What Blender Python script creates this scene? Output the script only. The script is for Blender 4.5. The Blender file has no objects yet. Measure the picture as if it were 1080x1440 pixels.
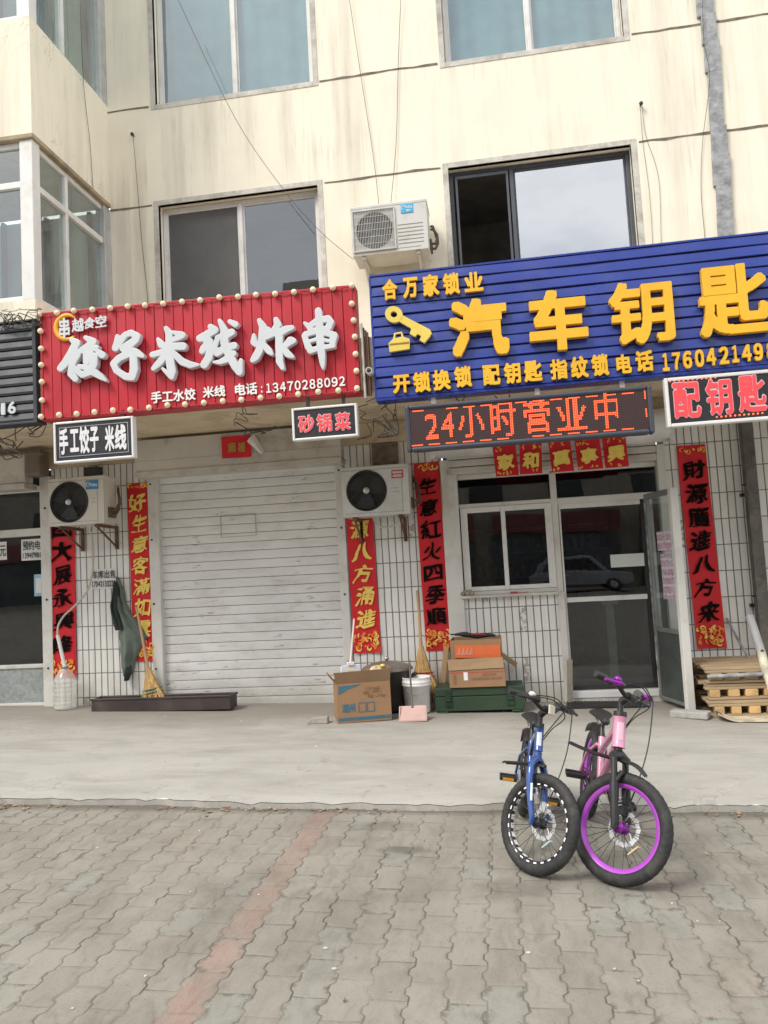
import bpy, math, random
import numpy as np
from math import sin, cos, pi, radians, sqrt, floor, atan2
from mathutils import Vector, Matrix
random.seed(7)
scene = bpy.context.scene
COL = scene.collection

# ------------------------------------------------------------------ camera
F_PX, W_PX, H_PX = 1093.67, 1080.0, 1440.0
CAM_POS = Vector((0.0, -7.5, 1.4))
YAW, PITCH, ROLL = radians(-8.3694), radians(4.3691), radians(-3.1373)
_f = Vector((sin(YAW) * cos(PITCH), cos(YAW) * cos(PITCH), sin(PITCH)))
_r0 = Vector((cos(YAW), -sin(YAW), 0))
_u0 = _r0.cross(_f)
CR = cos(ROLL) * _r0 + sin(ROLL) * _u0
CU = -sin(ROLL) * _r0 + cos(ROLL) * _u0
cam_d = bpy.data.cameras.new('camera')
cam = bpy.data.objects.new('camera', cam_d)
COL.objects.link(cam)
mw = Matrix.Identity(4)
for i in range(3):
    mw[i][0], mw[i][1], mw[i][2], mw[i][3] = CR[i], CU[i], -_f[i], CAM_POS[i]
cam.matrix_world = mw
cam_d.sensor_fit = 'VERTICAL'
cam_d.sensor_height = 36.0
cam_d.sensor_width = 27.0
cam_d.lens = 36.0 * F_PX / H_PX
cam_d.clip_start = 0.05
cam_d.clip_end = 500
scene.camera = cam

# ------------------------------------------------------------------ world, sun, exposure
SUN_EL, SUN_AZ = radians(49), radians(221)      # azimuth: where the sun stands, clockwise from +Y (the facade side)
world = bpy.data.worlds.new('World')
scene.world = world
world.use_nodes = True
wn = world.node_tree
bg = wn.nodes['Background']
sky = wn.nodes.new('ShaderNodeTexSky')
sky.sky_type = 'NISHITA'
sky.sun_disc = False
sky.sun_elevation = SUN_EL
sky.sun_rotation = SUN_AZ
sky.dust_density = 3.0
tc = wn.nodes.new('ShaderNodeTexCoord')
mp = wn.nodes.new('ShaderNodeMapping')
mp.inputs['Scale'].default_value = (1.0, 1.0, 2.2)
mp.inputs['Location'].default_value = (.35, .1, .2)
cn = wn.nodes.new('ShaderNodeTexNoise')
cn.inputs['Scale'].default_value = 2.3
cn.inputs['Detail'].default_value = 8
cn.inputs['Roughness'].default_value = 0.58
cr = wn.nodes.new('ShaderNodeValToRGB')
cr.color_ramp.elements[0].position = 0.34
cr.color_ramp.elements[0].color = (0.42, 0.42, 0.42, 1)
cr.color_ramp.elements[1].position = 0.56
mx = wn.nodes.new('ShaderNodeMix')
mx.data_type = 'RGBA'
wn.links.new(tc.outputs['Generated'], mp.inputs['Vector'])
wn.links.new(mp.outputs['Vector'], cn.inputs['Vector'])
wn.links.new(cn.outputs['Fac'], cr.inputs['Fac'])
wn.links.new(cr.outputs['Color'], mx.inputs['Factor'])
wn.links.new(sky.outputs['Color'], mx.inputs['A'])
mx.inputs['B'].default_value = (9.6, 9.7, 9.9, 1)     # cloud, same physical units as the sky texture
wn.links.new(mx.outputs['Result'], bg.inputs['Color'])
bg.inputs['Strength'].default_value = 0.1

sun_d = bpy.data.lights.new('sun', 'SUN')
sun_d.energy = 1.6
sun_d.angle = radians(20)
sun_d.color = (1.0, 0.95, 0.87)
sun = bpy.data.objects.new('sun', sun_d)
COL.objects.link(sun)
sd = Vector((sin(SUN_AZ) * cos(SUN_EL), cos(SUN_AZ) * cos(SUN_EL), sin(SUN_EL)))
sun.rotation_euler = sd.to_track_quat('Z', 'Y').to_euler()
sun.location = (-6, -14, 22)

scene.view_settings.view_transform = 'Standard'
scene.view_settings.look = 'None'
scene.view_settings.exposure = 0.82
scene.view_settings.gamma = 1.0
scene.view_settings.use_curve_mapping = False
try:
    scene.cycles.max_bounces = 8
    scene.cycles.transparent_max_bounces = 16
    scene.cycles.use_denoising = True
except Exception:
    pass

# ------------------------------------------------------------------ pixel -> real plane
def ray(px, py):
    return CR * ((px - 540) / F_PX) - CU * ((py - 720) / F_PX) + _f

def P(px, py, Y):
    """point of the plane y = Y seen at a photo pixel, as (x, z)"""
    d = ray(px, py)
    t = (Y - CAM_POS.y) / d.y
    p = CAM_POS + d * t
    return p.x, p.z

def P3(px, py, Y):
    x, z = P(px, py, Y)
    return (x, Y, z)

# ------------------------------------------------------------------ materials
class NT:
    def __init__(s, m):
        s.t = m.node_tree
        s.b = s.t.nodes['Principled BSDF']
    def n(s, kind, **kw):
        nd = s.t.nodes.new(kind)
        for k, v in kw.items():
            setattr(nd, k, v)
        return nd
    def link(s, a, b):
        s.t.links.new(a, b)
    def set(s, sock, v):
        if hasattr(v, 'is_linked') or hasattr(v, 'links'):
            s.link(v, sock)
        else:
            sock.default_value = v
    def m(s, op, a, b=None, c=None):
        nd = s.n('ShaderNodeMath', operation=op)
        s.set(nd.inputs[0], a)
        if b is not None: s.set(nd.inputs[1], b)
        if c is not None: s.set(nd.inputs[2], c)
        return nd.outputs[0]
    def coord(s, kind='Object'):
        return s.n('ShaderNodeTexCoord').outputs[kind]
    def map(s, v, scale=(1, 1, 1), loc=(0, 0, 0)):
        nd = s.n('ShaderNodeMapping')
        s.link(v, nd.inputs['Vector'])
        nd.inputs['Scale'].default_value = scale
        nd.inputs['Location'].default_value = loc
        return nd.outputs[0]
    def noise(s, v, scale, detail=4, rough=.55, dist=0.0):
        nd = s.n('ShaderNodeTexNoise')
        s.link(v, nd.inputs['Vector'])
        nd.inputs['Scale'].default_value = scale
        nd.inputs['Detail'].default_value = detail
        nd.inputs['Roughness'].default_value = rough
        nd.inputs['Distortion'].default_value = dist
        return nd.outputs['Fac']
    def ramp(s, f, stops):
        nd = s.n('ShaderNodeValToRGB')
        s.link(f, nd.inputs['Fac'])
        e = nd.color_ramp.elements
        while len(e) < len(stops): e.new(0.5)
        for i, (p, c) in enumerate(stops):
            e[i].position = p
            e[i].color = (c, c, c, 1) if not hasattr(c, '__len__') else (*c[:3], 1)
        return nd.outputs['Color']
    def mix(s, f, a, b, blend='MIX'):
        nd = s.n('ShaderNodeMix', data_type='RGBA', blend_type=blend)
        s.set(nd.inputs['Factor'], f)
        for k, v in (('A', a), ('B', b)):
            if hasattr(v, 'links'): s.link(v, nd.inputs[k])
            else: nd.inputs[k].default_value = (*v[:3], 1)
        return nd.outputs['Result']
    def bump(s, h, strength=.3, dist=.01):
        nd = s.n('ShaderNodeBump')
        s.link(h, nd.inputs['Height'])
        nd.inputs['Strength'].default_value = strength
        nd.inputs['Distance'].default_value = dist
        s.link(nd.outputs[0], s.b.inputs['Normal'])
        return nd

def newmat(name):
    m = bpy.data.materials.new(name)
    m.use_nodes = True
    return m, NT(m)

MATS = {}
def mat(name, col, rough=.6, metal=0.0, var=.12, vs=5.0, bump=0.0, bs=40.0, dirt=0.0, dcol=(.12, .10, .08), ds=3.0, coat=0.0, stretch=(1, 1, 1)):
    if name in MATS: return MATS[name]
    m, t = newmat(name)
    c = t.map(t.coord(), stretch)
    n1 = t.noise(c, vs, 6, .6)
    lo = tuple(max(0, x * (1 - var)) for x in col)
    hi = tuple(min(1, x * (1 + var)) for x in col)
    base = t.ramp(n1, [(.3, lo), (.7, hi)])
    if dirt > 0:
        n2 = t.noise(t.map(c, (1, 1, 1), (3.1, 7.7, 1.3)), ds, 9, .68, .4)
        f = t.ramp(n2, [(.5, 0.0), (.72, dirt)])
        base = t.mix(f, base, dcol)
    t.link(base, t.b.inputs['Base Color'])
    t.b.inputs['Metallic'].default_value = metal
    rn = t.noise(c, vs * 3, 4)
    rr = t.ramp(rn, [(.25, max(.02, rough - .08)), (.75, min(1, rough + .08))])
    t.link(rr, t.b.inputs['Roughness'])
    if coat: t.b.inputs['Coat Weight'].default_value = coat
    if bump > 0:
        t.bump(t.noise(c, bs, 5, .6), bump, .01)
    MATS[name] = m
    return m

def emit(name, col, strength=1.0, base=(.1, .02, .02)):
    m, t = newmat(name)
    t.b.inputs['Base Color'].default_value = (*base, 1)
    t.b.inputs['Emission Color'].default_value = (*col, 1)
    t.b.inputs['Emission Strength'].default_value = strength
    t.b.inputs['Roughness'].default_value = .5
    MATS[name] = m
    return m

def glass(name, tint=(.8, .86, .86), refl=1.0, rough=0.0, haze=0.0, hcol=(.45, .47, .47)):
    m = bpy.data.materials.new(name)
    m.use_nodes = True
    t = m.node_tree
    t.nodes.remove(t.nodes['Principled BSDF'])
    out = t.nodes['Material Output']
    tr = t.nodes.new('ShaderNodeBsdfTransparent')
    tr.inputs[0].default_value = (*tint, 1)
    gl = t.nodes.new('ShaderNodeBsdfGlossy')
    gl.inputs['Roughness'].default_value = rough
    gl.inputs['Color'].default_value = (.95, .97, 1, 1)
    fr = t.nodes.new('ShaderNodeFresnel')
    fr.inputs['IOR'].default_value = 1.52
    mu = t.nodes.new('ShaderNodeMath'); mu.operation = 'MULTIPLY'; mu.use_clamp = True
    mu.inputs[1].default_value = 1.9 * refl
    ge = t.nodes.new('ShaderNodeNewGeometry')          # only the outer face of a pane mirrors
    ou = t.nodes.new('ShaderNodeMath'); ou.operation = 'SUBTRACT'; ou.inputs[0].default_value = 1.0
    t.links.new(ge.outputs['Backfacing'], ou.inputs[1])
    fm = t.nodes.new('ShaderNodeMath'); fm.operation = 'MULTIPLY'
    t.links.new(fr.outputs[0], fm.inputs[0]); t.links.new(ou.outputs[0], fm.inputs[1])
    t.links.new(fm.outputs[0], mu.inputs[0])
    ms = t.nodes.new('ShaderNodeMixShader')
    t.links.new(mu.outputs[0], ms.inputs[0])
    t.links.new(tr.outputs[0], ms.inputs[1])
    t.links.new(gl.outputs[0], ms.inputs[2])
    # old panes are never quite flat
    tcn = t.nodes.new('ShaderNodeTexCoord')
    nz = t.nodes.new('ShaderNodeTexNoise'); nz.inputs['Scale'].default_value = 1.6; nz.inputs['Detail'].default_value = 1
    bp = t.nodes.new('ShaderNodeBump'); bp.inputs['Strength'].default_value = .04; bp.inputs['Distance'].default_value = .05
    t.links.new(tcn.outputs['Object'], nz.inputs['Vector'])
    t.links.new(nz.outputs['Fac'], bp.inputs['Height'])
    t.links.new(bp.outputs[0], gl.inputs['Normal'])
    last = ms.outputs[0]
    if haze > 0:
        df = t.nodes.new('ShaderNodeBsdfDiffuse'); df.inputs[0].default_value = (*hcol, 1)
        m2 = t.nodes.new('ShaderNodeMixShader')
        dn = t.nodes.new('ShaderNodeTexNoise'); dn.inputs['Scale'].default_value = 3; dn.inputs['Detail'].default_value = 6
        t.links.new(tcn.outputs['Object'], dn.inputs['Vector'])
        mm = t.nodes.new('ShaderNodeMath'); mm.operation = 'MULTIPLY'; mm.inputs[1].default_value = 2 * haze
        t.links.new(dn.outputs['Fac'], mm.inputs[0])
        t.links.new(mm.outputs[0], m2.inputs[0])
        t.links.new(last, m2.inputs[1]); t.links.new(df.outputs[0], m2.inputs[2])
        last = m2.outputs[0]
    t.links.new(last, out.inputs['Surface'])
    MATS[name] = m
    return m

# ---- plaster of the upper facade: cream paint, rain streaks, fine cracks
def plaster(name, col, streak=.5, crack=.0):
    m, t = newmat(name)
    c = t.coord()
    n1 = t.noise(c, 1.1, 7, .6)
    base = t.ramp(n1, [(.3, tuple(x * .93 for x in col)), (.7, tuple(min(1, x * 1.04) for x in col))])
    st = t.noise(t.map(c, (4.5, 4.5, .28)), 1.0, 8, .66)
    big = t.noise(t.map(c, (1, 1, .8), (5, 2, 9)), .9, 4, .5)
    f = t.m('MULTIPLY', t.ramp(st, [(.47, 0.0), (.75, 1.0)]), t.ramp(big, [(.34, .12), (.62, streak)]))
    base = t.mix(f, base, (.47, .42, .335))
    fine = t.noise(t.map(c, (30, 30, 2.0)), 1.0, 3, .5)
    f2 = t.m('MULTIPLY', t.ramp(fine, [(.58, 0.0), (.7, .22)]), t.ramp(big, [(.35, 0.0), (.6, 1.0)]))
    base = t.mix(f2, base, (.33, .29, .22))
    if crack > 0:
        vo = t.n('ShaderNodeTexVoronoi', feature='DISTANCE_TO_EDGE')
        wv = t.n('ShaderNodeVectorMath', operation='ADD')
        nn = t.n('ShaderNodeTexNoise'); nn.inputs['Scale'].default_value = 5
        t.link(c, nn.inputs['Vector'])
        t.link(c, wv.inputs[0]); t.link(nn.outputs['Color'], wv.inputs[1])
        t.link(wv.outputs[0], vo.inputs['Vector'])
        vo.inputs['Scale'].default_value = 2.2
        ck = t.ramp(vo.outputs['Distance'], [(.0, 1.0), (.012, 0.0)])
        msk = t.ramp(t.noise(c, 1.4, 4), [(.52, 0.0), (.6, crack)])
        base = t.mix(t.m('MULTIPLY', ck, msk), base, (.25, .22, .17))
    sp = t.noise(t.map(c, (1, 1, 1), (9, 9, 9)), 14, 5, .7)
    base = t.mix(t.ramp(sp, [(.70, 0.0), (.78, .35)]), base, (.3, .27, .22))
    t.link(base, t.b.inputs['Base Color'])
    t.b.inputs['Roughness'].default_value = .85
    h = t.m('ADD', t.m('MULTIPLY', t.noise(c, 3, 5), .6), t.m('MULTIPLY', t.noise(c, 90, 3), .15))
    t.bump(h, .25, .02)
    MATS[name] = m
    return m

# ---- white strip tiles, stacked, with wide dark joints
def tiles(name):
    m, t = newmat(name)
    c = t.coord()
    sx = t.n('ShaderNodeSeparateXYZ'); t.link(c, sx.inputs[0])
    U, V, J = .0672, .238, .0050
    wob = t.m('MULTIPLY', t.m('SUBTRACT', t.noise(c, 2.2, 2), .5), .012)
    u = t.m('DIVIDE', t.m('ADD', t.m('ADD', sx.outputs[0], sx.outputs[1]), wob), U)
    v = t.m('DIVIDE', t.m('ADD', t.m('SUBTRACT', sx.outputs[2], .05), wob), V)
    fu, fv = t.m('FRACT', u), t.m('FRACT', v)
    du = t.m('MULTIPLY', t.m('MINIMUM', fu, t.m('SUBTRACT', 1.0, fu)), U)
    dv = t.m('MULTIPLY', t.m('MINIMUM', fv, t.m('SUBTRACT', 1.0, fv)), V)
    d = t.m('MINIMUM', du, t.m('MULTIPLY', dv, 1.25))
    mask = t.ramp(d, [(J * .62, 1.0), (J * 1.05, 0.0)])
    cell = t.n('ShaderNodeCombineXYZ')
    t.link(t.m('FLOOR', u), cell.inputs[0]); t.link(t.m('FLOOR', v), cell.inputs[1])
    wn_ = t.n('ShaderNodeTexWhiteNoise', noise_dimensions='3D'); t.link(cell.outputs[0], wn_.inputs['Vector'])
    base = t.ramp(wn_.outputs['Value'], [(0, (.74, .73, .69)), (.7, (.82, .815, .79)), (1, (.77, .755, .71))])
    dn = t.noise(t.map(c, (1, 1, .6)), 2.3, 7, .65)
    base = t.mix(t.ramp(dn, [(.5, 0.0), (.75, .35)]), base, (.42, .37, .29))
    sp = t.noise(c, 22, 5, .7)
    base = t.mix(t.ramp(sp, [(.64, 0.0), (.73, .55)]), base, (.25, .2, .15))
    run = t.noise(t.map(c, (9, 9, .5), (1, 0, 5)), 1.0, 6, .65)
    base = t.mix(t.ramp(run, [(.58, 0.0), (.74, .45)]), base, (.40, .33, .24))
    chip = t.m('MULTIPLY', t.m('GREATER_THAN', wn_.outputs['Value'], .955), t.ramp(t.noise(c, 16, 4, .6), [(.48, 0.0), (.53, .8)]))
    base = t.mix(chip, base, (.33, .30, .26))
    low = t.ramp(t.m('ADD', sx.outputs[2], t.m('MULTIPLY', t.noise(c, 6, 4), .35)), [(.30, .55), (.55, 0.0)])
    base = t.mix(low, base, (.34, .30, .24))
    base = t.mix(mask, base, (.042, .040, .036))
    t.link(base, t.b.inputs['Base Color'])
    t.link(t.mix(mask, (.28, .28, .28), (.95, .95, .95)), t.b.inputs['Roughness'])
    h = t.m('ADD', t.m('SUBTRACT', 1.0, mask), t.m('MULTIPLY', wn_.outputs['Value'], .12))
    t.bump(h, .5, .006)
    MATS[name] = m
    return m

# ---- interlocking wavy pavers, one red course
def pavers(name):
    m, t = newmat(name)
    c = t.coord()
    sx = t.n('ShaderNodeSeparateXYZ'); t.link(c, sx.inputs[0])
    W, L, A = .127, .25, .0075
    wob = t.m('MULTIPLY', t.m('SUBTRACT', t.noise(c, 2.5, 3), .5), .034)
    wob2 = t.m('MULTIPLY', t.m('SUBTRACT', t.noise(c, 16, 2), .5), .012)
    x = t.m('ADD', t.m('ADD', t.m('ADD', sx.outputs[0], 1.160), wob), wob2)
    y = t.m('ADD', t.m('ADD', sx.outputs[1], wob), wob2)
    ph = t.m('FRACT', t.m('DIVIDE', y, L / 2))
    tri = t.m('ABSOLUTE', t.m('SUBTRACT', t.m('MULTIPLY', ph, 2.0), 1.0))       # 0..1 triangle
    wave = t.m('MULTIPLY', t.m('SUBTRACT', t.m('MINIMUM', t.m('MAXIMUM', t.m('MULTIPLY', tri, 3.6), 1.6), 2.6), 2.1), A * 2)
    xu = t.m('DIVIDE', t.m('ADD', x, wave), W)
    col = t.m('FLOOR', xu)
    fx = t.m('FRACT', xu)
    odd = t.m('FRACT', t.m('MULTIPLY', col, .5))                                # 0 or .5
    yu = t.m('ADD', t.m('DIVIDE', y, L), t.m('ADD', odd, .25))
    row = t.m('FLOOR', yu)
    fy = t.m('FRACT', yu)
    dx = t.m('MULTIPLY', t.m('MINIMUM', fx, t.m('SUBTRACT', 1.0, fx)), W)
    dy = t.m('MULTIPLY', t.m('MINIMUM', fy, t.m('SUBTRACT', 1.0, fy)), L)
    # joints: long edges open, cross joints tight
    big = t.noise(c, 1.7, 4, .6)
    jn = t.m('MULTIPLY', t.noise(c, 7, 5, .7), .0105)
    d = t.m('MINIMUM', t.m('SUBTRACT', dx, t.m('SUBTRACT', jn, .0040)), t.m('ADD', t.m('SUBTRACT', dy, jn), .0058))
    mask = t.ramp(d, [(.0003, 1.0), (.0032, 0.0)])
    edge = t.ramp(d, [(.002, 1.0), (.014, 0.0)])
    cell = t.n('ShaderNodeCombineXYZ'); t.link(col, cell.inputs[0]); t.link(row, cell.inputs[1])
    wn_ = t.n('ShaderNodeTexWhiteNoise', noise_dimensions='3D'); t.link(cell.outputs[0], wn_.inputs['Vector'])
    val = wn_.outputs['Value']
    base = t.ramp(val, [(0, (.212, .196, .164)), (.35, (.234, .219, .184)), (.8, (.25, .236, .20)), (.96, (.225, .226, .197)), (1, (.275, .238, .188))])
    red = t.m('MULTIPLY', t.m('LESS_THAN', t.m('ABSOLUTE', t.m('SUBTRACT', xu, .5)), .5), t.m('LESS_THAN', sx.outputs[1], -3.02))
    rc = t.ramp(val, [(0, (.235, .145, .115)), (1, (.29, .185, .15))])
    wr = t.ramp(t.noise(t.map(c, (1, 1, 1), (6, 6, 0)), 9, 6, .7), [(.36, .45), (.58, .95)])
    base = t.mix(t.m('MULTIPLY', red, wr), base, rc)
    gr = t.noise(c, 130, 4, .7)
    base = t.mix(t.ramp(gr, [(.35, .0), (.75, .34)]), base, (.36, .34, .295))
    base = t.mix(t.ramp(gr, [(.28, .40), (.42, .0)]), base, (.13, .12, .10))
    blot = t.noise(t.map(c, (1.0, 1.0, 1), (2, 4, 0)), 2.1, 7, .66, .6)
    base = t.mix(t.ramp(blot, [(.44, 0.0), (.70, .62)]), base, (.145, .13, .105))
    sm = t.noise(t.map(c, (5, 1.6, 1), (1, 8, 2)), 2.6, 8, .7, 1.0)
    base = t.mix(t.ramp(sm, [(.45, 0.0), (.7, .30)]), base, (.32, .305, .265))
    base = t.mix(t.ramp(sm, [(.30, .5), (.47, 0.0)]), base, (.14, .128, .105))
    for (qx, qy, ax, ay, q0) in ((-.56, -3.60, 1.3, 3.2, .6), (-.02, -4.02, 1.0, 1.7, .5), (-.70, -3.25, 1.2, 2.0, .4)):
        ddx = t.m('MULTIPLY', t.m('ADD', sx.outputs[0], -qx), ax * 3.2); ddy = t.m('MULTIPLY', t.m('ADD', sx.outputs[1], -qy), ay * 3.2)
        rr2 = t.m('ADD', t.m('ADD', t.m('MULTIPLY', ddx, ddx), t.m('MULTIPLY', ddy, ddy)), t.m('MULTIPLY', t.m('SUBTRACT', t.noise(c, 11, 5, .7), .5), .9))
        base = t.mix(t.ramp(rr2, [(.05, q0), (.42, 0.0)]), base, (.095, .085, .068))
    base = t.mix(t.ramp(big, [(.5, 0.0), (.72, .25)]), base, (.34, .32, .27))
    base = t.mix(t.m('MULTIPLY', edge, t.ramp(big, [(.3, .28), (.7, .05)])), base, (.17, .155, .13))
    # soil filled joints, some of them level with the stone
    fill = t.ramp(t.noise(t.map(c, (1, 1, 1), (7, 1, 0)), 4.0, 5, .6), [(.38, .95), (.62, .12)])
    base = t.mix(t.m('MULTIPLY', mask, fill), base, (.070, .061, .048))
    chp = t.m('MULTIPLY', t.m('GREATER_THAN', val, .80), t.m('MULTIPLY', t.ramp(d, [(.008, 1.0), (.026, 0.0)]), t.ramp(t.noise(c, 20, 4, .65), [(.52, 0.0), (.57, .75)])))
    base = t.mix(chp, base, (.12, .11, .09))
    # kerb shadow line painted in as a dark noisy band, then grit
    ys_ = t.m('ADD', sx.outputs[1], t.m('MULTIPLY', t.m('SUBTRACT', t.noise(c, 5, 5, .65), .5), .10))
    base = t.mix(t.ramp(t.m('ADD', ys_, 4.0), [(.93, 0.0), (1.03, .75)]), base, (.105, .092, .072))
    gt = t.noise(t.map(c, (1, 1, 1), (3, 3, 3)), 55, 3, .6)
    base = t.mix(t.ramp(gt, [(.66, 0.0), (.72, .55)]), base, (.11, .10, .085))
    t.link(base, t.b.inputs['Base Color'])
    t.b.inputs['Roughness'].default_value = .9
    t.b.inputs['Specular IOR Level'].default_value = .3
    h = t.m('ADD', t.m('MULTIPLY', t.m('SUBTRACT', 1.0, edge), 1.0), t.m('ADD', t.m('MULTIPLY', val, .5), t.m('MULTIPLY', gr, .35)))
    t.bump(h, .35, .005)
    MATS[name] = m
    return m

def concrete(name, col=(.385, .37, .335)):
    m, t = newmat(name)
    c = t.coord()
    n1 = t.noise(t.map(c, (.6, 1.6, 1)), 2.2, 8, .62, .3)
    base = t.ramp(n1, [(.3, tuple(x * .84 for x in col)), (.52, col), (.75, tuple(x * 1.12 for x in col))])
    n2 = t.noise(t.map(c, (1, 2.2, 1), (4, 1, 2)), 1.3, 7, .66, .8)
    base = t.mix(t.ramp(n2, [(.48, 0.0), (.68, .55)]), base, (.255, .235, .20))
    n3 = t.noise(t.map(c, (.5, 3.0, 1), (14, 3, 2)), 2.0, 9, .7, 1.2)
    base = t.mix(t.ramp(n3, [(.54, 0.0), (.68, .40)]), base, (.45, .435, .40))
    n4 = t.noise(t.map(c, (1, 1, 1), (2, 13, 2)), 6.0, 6, .7, .5)
    base = t.mix(t.ramp(n4, [(.60, 0.0), (.72, .5)]), base, (.17, .155, .13))
    gr = t.noise(c, 120, 4, .7)
    base = t.mix(t.ramp(gr, [(.33, .35), (.5, .0)]), base, (.2, .18, .155))
    base = t.mix(t.ramp(gr, [(.6, .0), (.8, .3)]), base, (.47, .455, .42))
    # uneven tone, darker towards the foot of the wall
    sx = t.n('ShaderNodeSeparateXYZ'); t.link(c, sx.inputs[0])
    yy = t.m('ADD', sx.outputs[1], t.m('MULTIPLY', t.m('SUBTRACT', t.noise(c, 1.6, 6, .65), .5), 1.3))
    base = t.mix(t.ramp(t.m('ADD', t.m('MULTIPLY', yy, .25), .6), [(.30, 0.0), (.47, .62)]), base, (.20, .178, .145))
    vo = t.n('ShaderNodeTexVoronoi', feature='DISTANCE_TO_EDGE')
    wv = t.n('ShaderNodeVectorMath', operation='ADD')
    nn = t.n('ShaderNodeTexNoise'); nn.inputs['Scale'].default_value = 3; nn.inputs['Detail'].default_value = 5
    t.link(c, nn.inputs['Vector']); t.link(c, wv.inputs[0]); t.link(nn.outputs['Color'], wv.inputs[1]); t.link(wv.outputs[0], vo.inputs['Vector'])
    vo.inputs['Scale'].default_value = .62
    ck = t.m('MULTIPLY', t.ramp(vo.outputs['Distance'], [(.0, 1.0), (.006, 0.0)]), t.ramp(t.noise(c, .9, 3), [(.47, 0.0), (.58, .32)]))
    base = t.mix(ck, base, (.12, .105, .085))
    t.link(base, t.b.inputs['Base Color'])
    t.b.inputs['Roughness'].default_value = .88
    h = t.m('ADD', t.m('MULTIPLY', t.noise(c, 7, 6, .6), .8), t.m('SUBTRACT', t.m('MULTIPLY', gr, .3), ck))
    t.bump(h, .4, .012)
    MATS[name] = m
    return m

def led_panel(name, base=(.035, .018, .018)):
    """dark display board with its grid of unlit diodes"""
    m, t = newmat(name)
    c = t.coord()
    sx = t.n('ShaderNodeSeparateXYZ'); t.link(c, sx.inputs[0])
    p = .0124
    fu = t.m('SUBTRACT', t.m('FRACT', t.m('DIVIDE', sx.outputs[0], p)), .5)
    fv = t.m('SUBTRACT', t.m('FRACT', t.m('DIVIDE', sx.outputs[2], p)), .5)
    r = t.m('SQRT', t.m('ADD', t.m('MULTIPLY', fu, fu), t.m('MULTIPLY', fv, fv)))
    b = t.mix(t.ramp(r, [(.26, .8), (.36, 0.0)]), base, (.085, .05, .05))
    t.link(b, t.b.inputs['Base Color'])
    t.b.inputs['Roughness'].default_value = .42
    MATS[name] = m
    return m

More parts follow.
